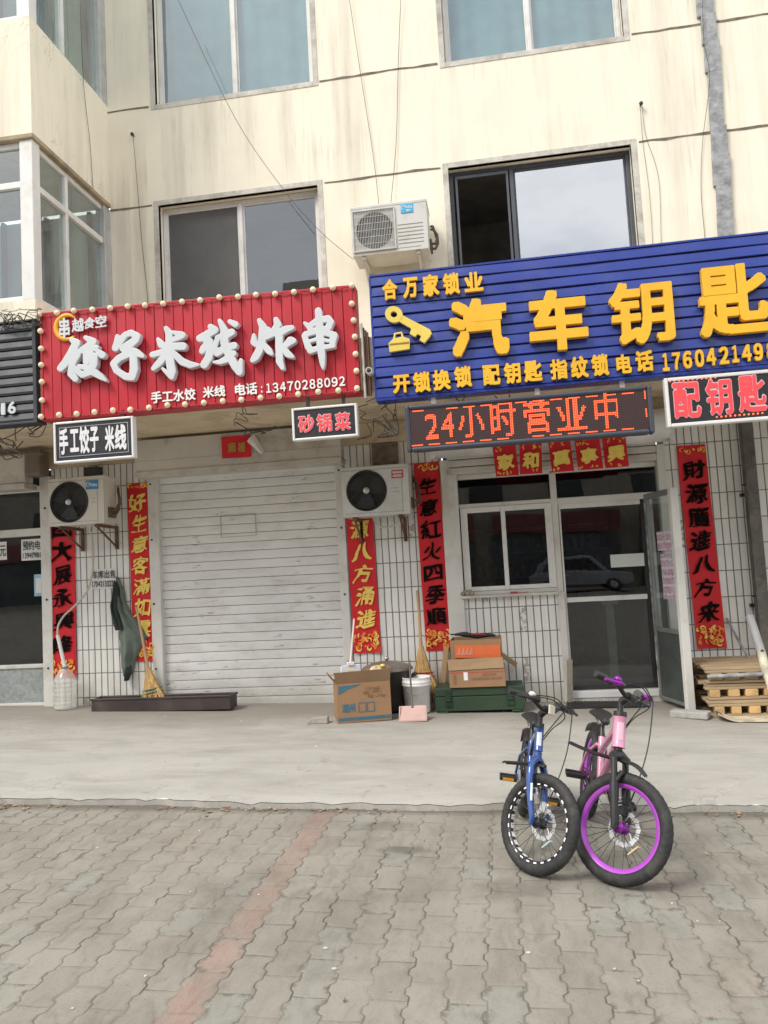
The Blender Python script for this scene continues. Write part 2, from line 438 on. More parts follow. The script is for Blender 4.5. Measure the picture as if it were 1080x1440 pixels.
# ------------------------------------------------------------------ mesh builder
class MB:
    def __init__(s):
        s.v, s.f, s.sm, s.mi = [], [], [], []
        s.M = None
        s.cur = 0
    def _add(s, vs, fs, smooth=False):
        o = len(s.v)
        if s.M is not None:
            vs = [tuple(s.M @ Vector(p)) for p in vs]
        s.v += [tuple(p) for p in vs]
        for f in fs:
            s.f.append([i + o for i in f]); s.sm.append(smooth); s.mi.append(s.cur)
        return s
    def box(s, x0, x1, y0, y1, z0, z1):
        if x0 > x1: x0, x1 = x1, x0
        if y0 > y1: y0, y1 = y1, y0
        if z0 > z1: z0, z1 = z1, z0
        vs = [(x0, y0, z0), (x1, y0, z0), (x1, y1, z0), (x0, y1, z0), (x0, y0, z1), (x1, y0, z1), (x1, y1, z1), (x0, y1, z1)]
        return s._add(vs, [(0, 3, 2, 1), (4, 5, 6, 7), (0, 1, 5, 4), (1, 2, 6, 5), (2, 3, 7, 6), (3, 0, 4, 7)])
    def hexa(s, lo, hi):
        """lo, hi: 4 points each, same winding (counter-clockwise seen from above)"""
        vs = list(lo) + list(hi)
        return s._add(vs, [(0, 3, 2, 1), (4, 5, 6, 7), (0, 1, 5, 4), (1, 2, 6, 5), (2, 3, 7, 6), (3, 0, 4, 7)])
    def quad(s, a, b, c, d):
        return s._add([a, b, c, d], [(0, 1, 2, 3)])
    def prism(s, pts, y0, y1, smooth=False):
        """outline of (x, z) points (counter-clockwise seen from -Y), from y0 (front) to y1 (back)"""
        n = len(pts)
        ar = sum(pts[i][0] * pts[(i + 1) % n][1] - pts[(i + 1) % n][0] * pts[i][1] for i in range(n))
        if ar < 0: pts = pts[::-1]
        vs = [(x, y0, z) for x, z in pts] + [(x, y1, z) for x, z in pts]
        fs = [tuple(range(n)), tuple(range(2 * n - 1, n - 1, -1))]
        fs += [(i + n, (i + 1) % n + n, (i + 1) % n, i) for i in range(n)]
        return s._add(vs, fs, smooth)
    def tube(s, pts, r, n=8, closed=False, cap=True, flat=None):
        pts = [Vector(p) for p in pts]
        k = len(pts)
        rs = r if hasattr(r, '__len__') else [r] * k
        tang = []
        for i in range(k):
            a = pts[(i - 1) % k] if (closed or i > 0) else pts[i]
            b = pts[(i + 1) % k] if (closed or i < k - 1) else pts[i]
            d = (b - a)
            tang.append(d.normalized() if d.length > 1e-9 else Vector((0, 0, 1)))
        up = Vector((0, 0, 1)) if abs(tang[0].z) < .9 else Vector((1, 0, 0))
        nrm = (up - tang[0] * up.dot(tang[0])).normalized()
        vs, fs = [], []
        for i in range(k):
            nrm = nrm - tang[i] * nrm.dot(tang[i])
            if nrm.length < 1e-6: nrm = tang[i].orthogonal()
            nrm.normalize()
            bi = tang[i].cross(nrm)
            for j in range(n):
                a = 2 * pi * j / n
                fl = flat or (1, 1)
                vs.append(tuple(pts[i] + nrm * (cos(a) * rs[i] * fl[0]) + bi * (sin(a) * rs[i] * fl[1])))
        for i in range(k if closed else k - 1):
            i2 = (i + 1) % k
            for j in range(n):
                j2 = (j + 1) % n
                fs.append((i * n + j, i * n + j2, i2 * n + j2, i2 * n + j))
        s._add(vs, fs, True)
        if cap and not closed:
            s._add(vs[:n], [tuple(range(n - 1, -1, -1))])
            s._add(vs[-n:], [tuple(range(n))])
        return s
    def lathe(s, prof, n=24, T=None, smooth=True, a0=0.0, a1=2 * pi):
        """prof: (r, h) pairs round local Z; T: Matrix placing it"""
        full = abs(a1 - a0 - 2 * pi) < 1e-6
        m = n if full else n + 1
        vs, fs = [], []
        for r, h in prof:
            for j in range(m):
                a = a0 + (a1 - a0) * j / n
                p = Vector((r * cos(a), r * sin(a), h))
                vs.append(tuple(T @ p) if T is not None else tuple(p))
        for i in range(len(prof) - 1):
            for j in range(n):
                j2 = (j + 1) % m
                fs.append((i * m + j, i * m + j2, (i + 1) * m + j2, (i + 1) * m + j))
        return s._add(vs, fs, smooth)
    def ball(s, c, r, n=12, sq=(1, 1, 1)):
        prof = [(max(1e-5, r * sin(pi * i / (n // 2 + 2))), -r * cos(pi * i / (n // 2 + 2))) for i in range(n // 2 + 3)]
        T = Matrix.Translation(c) @ Matrix.Diagonal((*sq, 1))
        return s.lathe(prof, n, T)
    def plate_hole(s, x0, x1, z0, z1, cx, cz, r, y, n=32):
        """rectangle in the plane y with a round hole"""
        vs, fs = [], []
        for j in range(n):
            a = 2 * pi * j / n
            dx, dz = cos(a), sin(a)
            vs.append((cx + r * dx, y, cz + r * dz))
        for j in range(n):
            a = 2 * pi * j / n
            dx, dz = cos(a), sin(a)
            t = 1e9
            if dx > 1e-9: t = min(t, (x1 - cx) / dx)
            if dx < -1e-9: t = min(t, (x0 - cx) / dx)
            if dz > 1e-9: t = min(t, (z1 - cz) / dz)
            if dz < -1e-9: t = min(t, (z0 - cz) / dz)
            vs.append((cx + t * dx, y, cz + t * dz))
        for j in range(n):
            j2 = (j + 1) % n
            fs.append((j, j + n, j2 + n, j2))
        for (qx, qz) in ((x0, z0), (x1, z0), (x1, z1), (x0, z1)):
            a = atan2(qz - cz, qx - cx) % (2 * pi)
            j = int(a / (2 * pi) * n) % n
            vs.append((qx, y, qz))
            fs.append((j + n, len(vs) - 1, (j + 1) % n + n))
        return s._add(vs, fs)
    def grid(s, fn, nu, nv, smooth=True, closed_u=False):
        vs = [tuple(fn(i / nu, j / nv)) for j in range(nv + 1) for i in range(nu + 1)]
        fs = [(j * (nu + 1) + i, j * (nu + 1) + i + 1, (j + 1) * (nu + 1) + i + 1, (j + 1) * (nu + 1) + i) for j in range(nv) for i in range(nu)]
        return s._add(vs, fs, smooth)
    def build(s, name, mats, parent=None, bevel=0.0, shift=None, seg=2):
        me = bpy.data.meshes.new(name)
        vs = s.v
        if shift is not None:
            vs = [(p[0] - shift[0], p[1] - shift[1], p[2] - shift[2]) for p in vs]
        me.from_pydata(vs, [], s.f)
        me.polygons.foreach_set('use_smooth', s.sm)
        if not isinstance(mats, (list, tuple)): mats = [mats]
        for m in mats: me.materials.append(m)
        if len(mats) > 1: me.polygons.foreach_set('material_index', s.mi)
        me.update()
        o = bpy.data.objects.new(name, me)
        COL.objects.link(o)
        if parent is not None: o.parent = parent
        if bevel > 0:
            b = o.modifiers.new('bevel', 'BEVEL')
            b.width = bevel; b.segments = seg; b.limit_method = 'ANGLE'; b.angle_limit = radians(40)
            b.harden_normals = False
        return o

def tag(o, label=None, cat=None, group=None, kind=None):
    if label: o['label'] = label
    if cat: o['category'] = cat
    if group: o['group'] = group
    if kind: o['kind'] = kind
    return o

class Thing:
    """an Empty at the thing's base; parts are given in world coordinates unless local=True"""
    def __init__(s, name, label, cat, loc=(0, 0, 0), rotz=0.0, group=None, kind=None, mw=None):
        s.o = bpy.data.objects.new(name, None)
        s.o.empty_display_size = .1
        COL.objects.link(s.o)
        s.loc = tuple(loc)
        s.o.location = loc
        s.o.rotation_euler = (0, 0, rotz)
        if mw is not None: s.o.matrix_world = mw
        tag(s.o, label, cat, group, kind)
        s.local = rotz != 0.0 or mw is not None
    def part(s, name, mb, mats, parent=None, bevel=0.0, local=None, label=None, seg=2):
        lc = s.local if local is None else local
        o = mb.build(name, mats, parent or s.o, bevel, None if lc else s.loc, seg)
        if label: o['label'] = label
        return o

def single(name, mb, mats, label, cat, loc, group=None, kind=None, bevel=0.0, local=False):
    o = mb.build(name, mats, None, bevel, None if local else loc)
    o.location = loc
    return tag(o, label, cat, group, kind)

def copy_tree(o, parent=None):
    c = o.copy()
    COL.objects.link(c)
    if parent is not None: c.parent = parent
    for ch in list(o.children): copy_tree(ch, c)
    return c

# ------------------------------------------------------------------ lettering: rasterise, thicken, trace, extrude
PX = 80
_GC = {}
def _raster(ch):
    cu = bpy.data.curves.new('tmp', 'FONT')
    cu.body = ch; cu.size = 1.0; cu.resolution_u = 5
    o = bpy.data.objects.new('tmp', cu)
    COL.objects.link(o)
    bpy.context.view_layer.update()
    dg = bpy.context.evaluated_depsgraph_get()
    me = bpy.data.meshes.new_from_object(o.evaluated_get(dg))
    me.calc_loop_triangles()
    vs = [tuple(v.co[:2]) for v in me.vertices]
    tr = [tuple(t.vertices) for t in me.loop_triangles]
    bpy.data.objects.remove(o); bpy.data.curves.remove(cu); bpy.data.meshes.remove(me)
    if not vs: return None
    pad = .22
    wmax = max(v[0] for v in vs) + pad
    wd, hd = int((wmax + pad) * PX), int(1.5 * PX)
    img = np.zeros((hd, wd))
    for t in tr:
        q = np.array([[(vs[i][0] + pad) * PX, (vs[i][1] + .32) * PX] for i in t])
        fill_poly(img, q)
    return img

def fill_poly(img, q):
    """convex polygon fill, q in pixel units"""
    hd, wd = img.shape
    x0, x1 = max(0, int(q[:, 0].min()) - 1), min(wd, int(q[:, 0].max()) + 2)
    y0, y1 = max(0, int(q[:, 1].min()) - 1), min(hd, int(q[:, 1].max()) + 2)
    if x1 <= x0 or y1 <= y0: return
    X, Y = np.meshgrid(np.arange(x0, x1) + .5, np.arange(y0, y1) + .5)
    n = len(q)
    pos = np.ones(X.shape, bool); neg = np.ones(X.shape, bool)
    for i in range(n):
        a, b = q[i], q[(i + 1) % n]
        e = (b[0] - a[0]) * (Y - a[1]) - (b[1] - a[1]) * (X - a[0])
        pos &= e >= -1e-6; neg &= e <= 1e-6
    img[y0:y1, x0:x1][pos | neg] = 1

def blur(a, s):
    if s <= 0: return a
    r = int(3 * s) + 1
    k = np.exp(-.5 * (np.arange(-r, r + 1) / s) ** 2); k /= k.sum()
    a = np.apply_along_axis(lambda v: np.convolve(v, k, 'same'), 0, a)
    return np.apply_along_axis(lambda v: np.convolve(v, k, 'same'), 1, a)

def dilate(a, rx, ry=None, nib=0.0, square=False):
    ry = rx if ry is None else ry
    out = a.copy()
    if nib:                                             # slanted flat brush
        n = int(nib)
        for k in range(-n, n + 1):
            out = np.maximum(out, np.roll(np.roll(a, int(round(k * .55)), 0), int(round(k * .83)), 1))
        a = out.copy()
    if square:
        for dy in range(-int(round(ry)), int(round(ry)) + 1): out = np.maximum(out, np.roll(a, dy, 0))
        b = out.copy()
        for dx in range(-int(round(rx)), int(round(rx)) + 1): out = np.maximum(out, np.roll(b, dx, 1))
        return out
    for dy in range(-int(ry), int(ry) + 1):
        for dx in range(-int(rx), int(rx) + 1):
            if (dx / max(rx, .1)) ** 2 + (dy / max(ry, .1)) ** 2 <= 1.01:
                out = np.maximum(out, np.roll(np.roll(a, dy, 0), dx, 1))
    return out

def contours(a, lv=.5):
    """closed iso-lines of a 2-D array, marching squares"""
    a = a.copy(); a[0, :] = a[-1, :] = 0; a[:, 0] = a[:, -1] = 0
    b = a > lv
    idx = b[:-1, :-1] * 1 + b[:-1, 1:] * 2 + b[1:, 1:] * 4 + b[1:, :-1] * 8
    nxt = {}
    def pt(e, i, j):
        if e == 0: p, q = (i, j), (i, j + 1)
        elif e == 1: p, q = (i, j + 1), (i + 1, j + 1)
        elif e == 2: p, q = (i + 1, j), (i + 1, j + 1)
        else: p, q = (i, j), (i + 1, j)
        return p + q
    TBL = {1: [(3, 0)], 2: [(0, 1)], 3: [(3, 1)], 4: [(1, 2)], 5: [(3, 0), (1, 2)], 6: [(0, 2)], 7: [(3, 2)], 8: [(2, 3)], 9: [(2, 0)], 10: [(0, 1), (2, 3)], 11: [(2, 1)], 12: [(1, 3)], 13: [(1, 0)], 14: [(0, 3)]}
    for i, j in zip(*np.where((idx > 0) & (idx < 15))):
        for e0, e1 in TBL[int(idx[i, j])]:
            nxt.setdefault(pt(e0, i, j), []).append(pt(e1, i, j))
    loops = []
    while nxt:
        st = next(iter(nxt))
        cur, lp = st, []
        while cur in nxt:
            lp.append(cur)
            l = nxt[cur]
            nx = l.pop()
            if not l: del nxt[cur]
            cur = nx
            if cur == st: break
        if len(lp) > 5:
            pts = []
            for (i0, j0, i1, j1) in lp:
                va, vb = a[i0, j0], a[i1, j1]
                t = (lv - va) / (vb - va) if abs(vb - va) > 1e-12 else .5
                pts.append((j0 + (j1 - j0) * t + .5, i0 + (i1 - i0) * t + .5))
            loops.append(pts)
    return loops

def simplify(pts, eps):
    def dp(a):
        if len(a) < 3: return a
        p, q = np.array(a[0]), np.array(a[-1])
        d = q - p; L = np.hypot(*d)
        arr = np.array(a)
        if L < 1e-9: dist = np.hypot(arr[:, 0] - p[0], arr[:, 1] - p[1])
        else: dist = np.abs(d[0] * (arr[:, 1] - p[1]) - d[1] * (arr[:, 0] - p[0])) / L
        k = int(dist.argmax())
        if dist[k] > eps: return dp(a[:k + 1])[:-1] + dp(a[k:])
        return [a[0], a[-1]]
    h = len(pts) // 2
    return dp(pts[:h + 1])[:-1] + dp(pts[h:] + [pts[0]])[:-1]

def fill_mesh(loops, depth, bev=0.0):
    """flat outlines -> solid letters in (u, v, w), w from 0 (back) to depth (front)"""
    cu = bpy.data.curves.new('tmp', 'CURVE')
    cu.dimensions = '2D'; cu.fill_mode = 'BOTH'
    cu.extrude = depth / 2 - bev; cu.bevel_depth = bev; cu.bevel_resolution = 1
    for lp in loops:
        sp = cu.splines.new('POLY'); sp.points.add(len(lp) - 1)
        for p, q in zip(sp.points, lp): p.co = (q[0], q[1], 0, 1)
        sp.use_cyclic_u = True
    o = bpy.data.objects.new('tmp', cu); COL.objects.link(o)
    bpy.context.view_layer.update()
    dg = bpy.context.evaluated_depsgraph_get()
    me = bpy.data.meshes.new_from_object(o.evaluated_get(dg))
    vs = [(v.co.x, v.co.y, v.co.z + depth / 2) for v in me.vertices]
    fs = [tuple(p.vertices) for p in me.polygons]
    bpy.data.objects.remove(o); bpy.data.curves.remove(cu); bpy.data.meshes.remove(me)
    return vs, fs

def glyph(s, bold=0.0, soft=.9, brush=0.0, boldy=None, nib=0.0, square=False):
    """outlines of a string, scaled so that its bounding box is the unit square; plus its aspect (w / h)"""
    key = (s, bold, soft, brush, boldy, nib, square)
    if key in _GC: return _GC[key]
    img = _raster(s)
    if bold > 0 or nib: img = dilate(img, bold * PX, None if boldy is None else boldy * PX, nib * PX, square)
    img = blur(img, soft)
    lps = [simplify(l, .22) for l in contours(img)]
    lps = [l for l in lps if len(l) >= 3]
    if brush > 0:
        rr = random.Random(hash(s) % 1000 if False else sum(map(ord, s)))
        a, b, c, d = (rr.uniform(0, 6) for _ in range(4))
        def wp(x, y):
            u, v = x / PX, y / PX
            return (x + PX * brush * (.5 * sin(5 * v + a) + .35 * sin(11 * u + b) + .9 * (v - .4)), y + PX * brush * (.45 * sin(6 * u + c) + .35 * sin(13 * v + d) + .8 * (u - .6)))
        lps = [[wp(*p) for p in l] for l in lps]
    xs = [p[0] for l in lps for p in l]; ys = [p[1] for l in lps for p in l]
    x0, x1, y0, y1 = min(xs), max(xs), min(ys), max(ys)
    w, h = x1 - x0, y1 - y0
    out = ([[((p[0] - x0) / w, (p[1] - y0) / h) for p in l] for l in lps], w / h)
    _GC[key] = out
    return out

def letters(mb, s, x0, x1, z0, z1, yface, depth, bold=.03, soft=.9, brush=0.0, bev=0.0, slope=0.0, boldy=None, nib=0.0, square=False):
    """string s fitted to the rectangle x0..x1, z0..z1 on the face y = yface, standing out towards -Y"""
    lps, asp = glyph(s, bold, soft, brush, boldy, nib, square)
    W, H = x1 - x0, z1 - z0
    vs, fs = fill_mesh([[(u * W, v * H) for u, v in l] for l in lps], depth, bev)
    mb._add([(x0 + u, yface - w, z0 + v + slope * u) for u, v, w in vs], fs)
    return mb

def strokes_mesh(mb, strokes, to_plane, yface, depth, px=2.0, soft=1.6, bev=0.0, thin=1.0):
    """brush characters: strokes are lists of (x, y, half width) in drawing units; to_plane maps them to (x, z)"""
    pts = [p for s in strokes for p in s]
    pad = 60
    X0, X1 = min(p[0] for p in pts) - pad, max(p[0] for p in pts) + pad
    Y0, Y1 = min(p[1] for p in pts) - pad, max(p[1] for p in pts) + pad
    img = np.zeros((int((Y1 - Y0) / px) + 2, int((X1 - X0) / px) + 2))
    hh, ww = img.shape
    XX, YY = np.meshgrid(np.arange(ww) + .5, np.arange(hh) + .5)
    for s in strokes:
        for a, b in zip(s[:-1], s[1:]):
            n = max(2, int(math.hypot(b[0] - a[0], b[1] - a[1]) / 5))
            for k in range(n + 1):
                t = k / n
                cx, cy, r = ((a[i] + (b[i] - a[i]) * t) for i in range(3))
                cx, cy, r = (cx - X0) / px, (cy - Y0) / px, r * thin / px
                i0, i1 = max(0, int(cy - r) - 1), min(hh, int(cy + r) + 2)
                j0, j1 = max(0, int(cx - r) - 1), min(ww, int(cx + r) + 2)
                sub = (XX[i0:i1, j0:j1] - cx) ** 2 + (YY[i0:i1, j0:j1] - cy) ** 2 <= r * r
                img[i0:i1, j0:j1][sub] = 1
    img = blur(img, soft)
    lps = [simplify(l, .35) for l in contours(img)]
    lps = [[to_plane(p[0] * px + X0, p[1] * px + Y0) for p in l] for l in lps if len(l) > 3]
    vs, fs = fill_mesh(lps, depth, bev)
    mb._add([(u, yface - w, v) for u, v, w in vs], fs)
    return mb

# ------------------------------------------------------------------ shared levels
def g(x): return .02 - .021 * x                        # paved yard, falling slightly to the right
EDGE_Y = -2.96
def ap(x, y): return g(x) + .045 + .05 * (y - EDGE_Y) / 2.95   # concrete apron along the shops
# ------------------------------------------------------------------ materials used
M_plaster = plaster('cream_plaster', (.85, .80, .66), .75, .0)
M_plaster_old = plaster('cream_plaster_cracked', (.84, .785, .635), .7, .85)
M_tile = tiles('strip_tile')
M_beam = mat('beam_plaster', (.64, .53, .37), .85, var=.14, vs=2.5, bump=.2, bs=30, dirt=.7, dcol=(.2, .15, .1), ds=2.2)
M_cement = mat('cement_surround', (.55, .53, .48), .85, var=.25, vs=6, bump=.4, bs=25, dirt=.7, dcol=(.2, .17, .13), ds=5)
M_white = mat('white_frame', (.72, .72, .70), .4, var=.05, vs=4, dirt=.5, dcol=(.42, .38, .31), ds=4)
M_whitem = mat('white_metal', (.66, .65, .61), .45, var=.06, vs=3, dirt=.55, dcol=(.35, .3, .23), ds=3)
M_alu = mat('aluminium', (.50, .51, .50), .4, metal=.4, var=.1, vs=6, dirt=.4, ds=6)
M_greyframe = mat('grey_frame', (.075, .085, .10), .45, var=.1, dirt=.2, dcol=(.2, .2, .2))
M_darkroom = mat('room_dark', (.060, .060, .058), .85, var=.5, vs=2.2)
M_roomgrey = mat('room_grey', (.30, .34, .35), .85, var=.3, vs=1.6)
M_curtain = mat('curtain_blue', (.42, .50, .51), .85, var=.15, vs=3)
M_glass = glass('glass', (.80, .86, .86), 1.1)
M_glass_up = glass('glass_upper', (.74, .84, .85), 1.9)
M_glass_clear = glass('glass_clear', (.90, .93, .92), .7, haze=.03)
M_screen = mat('insect_screen', (.11, .11, .11), .8, var=.1)
M_joint = mat('seam_dark', (.17, .14, .10), .9, var=.4, vs=14)
M_galv = mat('galvanised', (.36, .39, .39), .5, metal=.3, var=.22, vs=26, bump=.1, dirt=.25)
M_shutter = mat('shutter_white', (.73, .725, .705), .5, var=.06, vs=1.6, dirt=.5, dcol=(.42, .38, .32), ds=2.6, stretch=(1, 1, 2.4))
M_shutbox = mat('shutter_box', (.55, .525, .475), .6, var=.1, vs=2, dirt=.7, dcol=(.22, .17, .12), ds=3)
M_black = mat('black_plastic', (.022, .022, .024), .45, var=.2)
M_rubber = mat('rubber', (.020, .020, .021), .78, var=.3, vs=20, bump=.15, bs=120, dirt=.5, dcol=(.10, .09, .075), ds=7)
M_steel = mat('steel', (.50, .50, .49), .35, metal=.85, var=.15)
M_dkmetal = mat('dark_metal', (.05, .05, .052), .4, metal=.5, var=.2)
M_rust = mat('rust', (.14, .075, .045), .85, var=.4, vs=12, bump=.3, dirt=.5, dcol=(.05, .035, .025))
M_redpaper = mat('red_paper', (.62, .010, .020), .62, var=.10, vs=7, bump=.12, bs=14)
M_inkblack = mat('ink_black', (.008, .006, .006), .9, var=.1)
M_inkblack.node_tree.nodes['Principled BSDF'].inputs['Specular IOR Level'].default_value = .08
M_gold = mat('gold_ink', (.84, .62, .13), .5, var=.12, vs=20)
M_orange = mat('flower_orange', (.78, .24, .03), .55, var=.3, vs=30)
M_paper = mat('paper', (.72, .72, .70), .8, var=.06, bump=.1, bs=20)
M_tar = mat('dark_ink', (.06, .06, .065), .7)
M_seal = mat('seal_strip', (.30, .31, .32), .6, metal=.25, var=.35, vs=14, bump=.5, bs=30, dirt=.5, dcol=(.12, .11, .1), ds=9)

# ------------------------------------------------------------------ ground
mb = MB()
xs, ys = (-40, 40), (-46, EDGE_Y + .15)
mb.quad((xs[0], ys[0], g(xs[0])), (xs[1], ys[0], g(xs[1])), (xs[1], ys[1], g(xs[1])), (xs[0], ys[1], g(xs[0])))
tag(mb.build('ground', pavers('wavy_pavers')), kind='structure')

M_conc = concrete('apron_concrete')
mb = MB()
rr = random.Random(3)
nx = 260
xa = [-9 + 16 * i / nx for i in range(nx + 1)]
edge = [EDGE_Y + .018 * sin(x * 1.7) + .012 * sin(5.3 * x + 1) + rr.uniform(-.008, .008) + (rr.uniform(.006, .018) if rr.random() < .07 else 0) for x in xa]
dz = [rr.uniform(-.004, .004) - (.012 if rr.random() < .1 else 0) for x in xa]
rows = [0, .012, .03, .12, .4, 1.0]
vs = []
for k, r in enumerate(rows):
    for i, x in enumerate(xa):
        y = edge[i] + (1.3 - edge[i]) * r
        z = ap(x, y) + dz[i] * (1 - min(1, r * 25)) - (.010 if k == 0 else 0)
        vs.append((x, y, z))
for i, x in enumerate(xa):
    vs.append((x, edge[i] - .006, g(x) - .05))
n = nx + 1
fs = []
for k in range(len(rows) - 1):
    for i in range(nx):
        fs.append((k * n + i, k * n + i + 1, (k + 1) * n + i + 1, (k + 1) * n + i))
b0 = len(rows) * n
mb._add(vs, fs, True)
fv = vs[:n] + vs[b0:]
mb._add([(p[0], p[1] - .0015, p[2] - .003) for p in fv], [(n + i, n + i + 1, i + 1, i) for i in range(nx)], False)
tag(mb.build('sidewalk', M_conc), kind='structure')

# ------------------------------------------------------------------ the building
BLD = Thing('shop_building', 'cream plastered block of flats with white tiled shop fronts along its ground floor', 'building', (0, 0, 0))

def sheet_holes(mb, x0, x1, z0, z1, holes, y, depth):
    """front face with rectangular holes and their reveals"""
    X = sorted({x0, x1} | {h[0] for h in holes} | {h[1] for h in holes})
    Z = sorted({z0, z1} | {h[2] for h in holes} | {h[3] for h in holes})
    X = [v for v in X if x0 <= v <= x1]; Z = [v for v in Z if z0 <= v <= z1]
    for i in range(len(X) - 1):
        for j in range(len(Z) - 1):
            cx, cz = (X[i] + X[i + 1]) / 2, (Z[j] + Z[j + 1]) / 2
            if any(h[0] < cx < h[1] and h[2] < cz < h[3] for h in holes): continue
            mb.quad((X[i], y, Z[j]), (X[i + 1], y, Z[j]), (X[i + 1], y, Z[j + 1]), (X[i], y, Z[j + 1]))
    for a, b, c, d in holes:
        d = min(d, z1)
        mb.quad((a, y, c), (a, y + depth, c), (b, y + depth, c), (b, y, c))
        mb.quad((a, y, d), (b, y, d), (b, y + depth, d), (a, y + depth, d))
        mb.quad((a, y, c), (a, y, d), (a, y + depth, d), (a, y + depth, c))
        mb.quad((b, y, c), (b, y + depth, c), (b, y + depth, d), (b, y, d))

# upper wall with four openings
WINS = {'UL': (-3.315, -1.595, 6.47, 8.15), 'UR': (-.235, 1.507, 6.46, 8.15), 'L1': (-3.32, -1.605, 3.70, 5.36), 'L2': (-.272, 1.488, 3.70, 5.36)}
mb = MB()
sheet_holes(mb, -3.86, 7.0, 2.86, 10.5, list(WINS.values()), 0, .22)
mb.quad((-3.86, 0, 10.5), (7, 0, 10.5), (7, .3, 10.5), (-3.86, .3, 10.5))
BLD.part('wall', mb, M_plaster)
# panel joints
for z, segs in ((6.462, ((-3.86, -3.39), (-1.53, -.31), (1.58, 6.9))), (5.376, ((-3.86, -3.39), (-1.53, -.345), (1.565, 6.9)))):
    for a, b in segs:
        mb = MB()
        k = max(2, int((b - a) / .12))
        pts = [(a + (b - a) * i / k, z + random.uniform(-.006, .006), random.uniform(.007, .015)) for i in range(k + 1)]
        for p, q in zip(pts[:-1], pts[1:]):
            mb.quad((p[0], -.003, p[1] - p[2]), (q[0], -.003, q[1] - q[2]), (q[0], -.003, q[1] + q[2]), (p[0], -.003, p[1] + p[2]))
        BLD.part('panel_joint', mb, M_joint)
# sheet metal expansion joint strip on the right
mb = MB()
zz, k = [4.0 + .28 * i for i in range(24)], 0
for a, b in zip(zz[:-1], zz[1:]):
    w = .062 + random.uniform(-.012, .008); c = 2.29 + random.uniform(-.018, .018)
    o = random.uniform(0, .012)
    mb.hexa([(c - w - .02, -.018 - o, a), (c + w, -.03 - o, a), (c + w, 0, a), (c - w - .02, 0, a)], [(c - w - .01, -.022 - o, b + .02), (c + w + .01, -.034 - o, b + .02), (c + w + .01, 0, b + .02), (c - w - .01, 0, b + .02)])
BLD.part('joint_strip', mb, M_seal, bevel=.004)

def window(key, frame_m, mull, glass_m, left=None, right=None, room=M_roomgrey, curtain=None, bw=.055, transom=None):
    x0, x1, z0, z1 = WINS[key]
    # cement border, proud of the plaster
    mb = MB()
    o = .006
    for (a, b, c, d) in ((x0 - bw, x0, z0 - bw, z1 + bw), (x1, x1 + bw, z0 - bw, z1 + bw), (x0, x1, z1, z1 + bw), (x0, x1, z0 - bw, z0)):
        mb.box(a, b, -o, .05, c, d)
    sr = mb
    f = MB()
    y0, y1, w = .095, .15, .042
    f.box(x0 + .004, x0 + w, y0, y1, z0 + .004, z1 - .004); f.box(x1 - w, x1 - .004, y0, y1, z0 + .004, z1 - .004)
    f.box(x0 + w, x1 - w, y0, y1, z1 - w, z1 - .004); f.box(x0 + w, x1 - w, y0, y1, z0 + .004, z0 + w)
    for m in mull: f.box(m - .02, m + .02, y0 - .008, y1, z0 + w, z1 - w)
    if transom: f.box(x0 + w, mull[0] - .03, y0 - .004, y1, transom - .03, transom + .03)
    fo = BLD.part('window', f, frame_m, bevel=.006)
    BLD.part('surround', sr, M_cement, fo, bevel=.004)
    xs = [x0 + w] + list(mull) + [x1 - w]
    for i, (a, b) in enumerate(zip(xs[:-1], xs[1:])):
        pm = (left if i == 0 and left else right if i == len(xs) - 2 and right else glass_m)
        if pm == 'open': continue
        q = MB().box(a + .002, b - .002, .115 + .012 * (i % 2), .120 + .012 * (i % 2), z0 + w, z1 - w)
        # inner sash rails
        BLD.part('pane', q, pm, fo)
        s = MB()
        aa, bb = a + (.02 if i else 0), b - (.02 if i < len(xs) - 2 else 0)
        y = .112 + .012 * (i % 2)
        for (p, q_, r, t) in ((aa, aa + .018, z0 + w, z1 - w), (bb - .018, bb, z0 + w, z1 - w), (aa + .018, bb - .018, z1 - w - .02, z1 - w), (aa + .018, bb - .018, z0 + w, z0 + w + .02)):
            s.box(p, q_, y - .012, y + .018, r, t)
        BLD.part('sash', s, frame_m, fo, bevel=.003)
    r = MB()
    Y0, Y1 = .21, 1.6
    a, b, c, d = x0 - .3, x1 + .3, z0 - .05, z1 + .1
    r.quad((a, Y1, c), (b, Y1, c), (b, Y1, d), (a, Y1, d)); r.quad((a, Y0, d), (a, Y1, d), (b, Y1, d), (b, Y0, d))
    r.quad((a, Y0, c), (b, Y0, c), (b, Y1, c), (a, Y1, c)); r.quad((a, Y0, c), (a, Y1, c), (a, Y1, d), (a, Y0, d)); r.quad((b, Y0, c), (b, Y0, d), (b, Y1, d), (b, Y1, c))
    BLD.part('room', r, room, fo)
    if curtain:
        for (ca, cb) in curtain:
            cm = MB().grid(lambda u, v: (ca + (cb - ca) * u, .165 + .008 * sin(u * (cb - ca) * 30) + .01 * sin(u * 17 + v * 2), z0 + (z1 - z0) * v), 60, 6)
            BLD.part('curtain', cm, M_curtain, fo)

window('UL', M_white, [-2.452], M_glass_up, curtain=[(-3.3, -2.47), (-2.44, -1.62)])
window('UR', M_white, [.618], M_glass_up, curtain=[(-.2, .60), (.63, 1.48)])
window('L1', M_white, [-2.461], M_glass_up, left=M_screen, room=M_roomgrey)
window('L2', M_greyframe, [.345], glass('glass_mirror', (.5, .58, .62), 5.5), left='open', room=mat('room_brown', (.15, .14, .13), .85, var=.3))
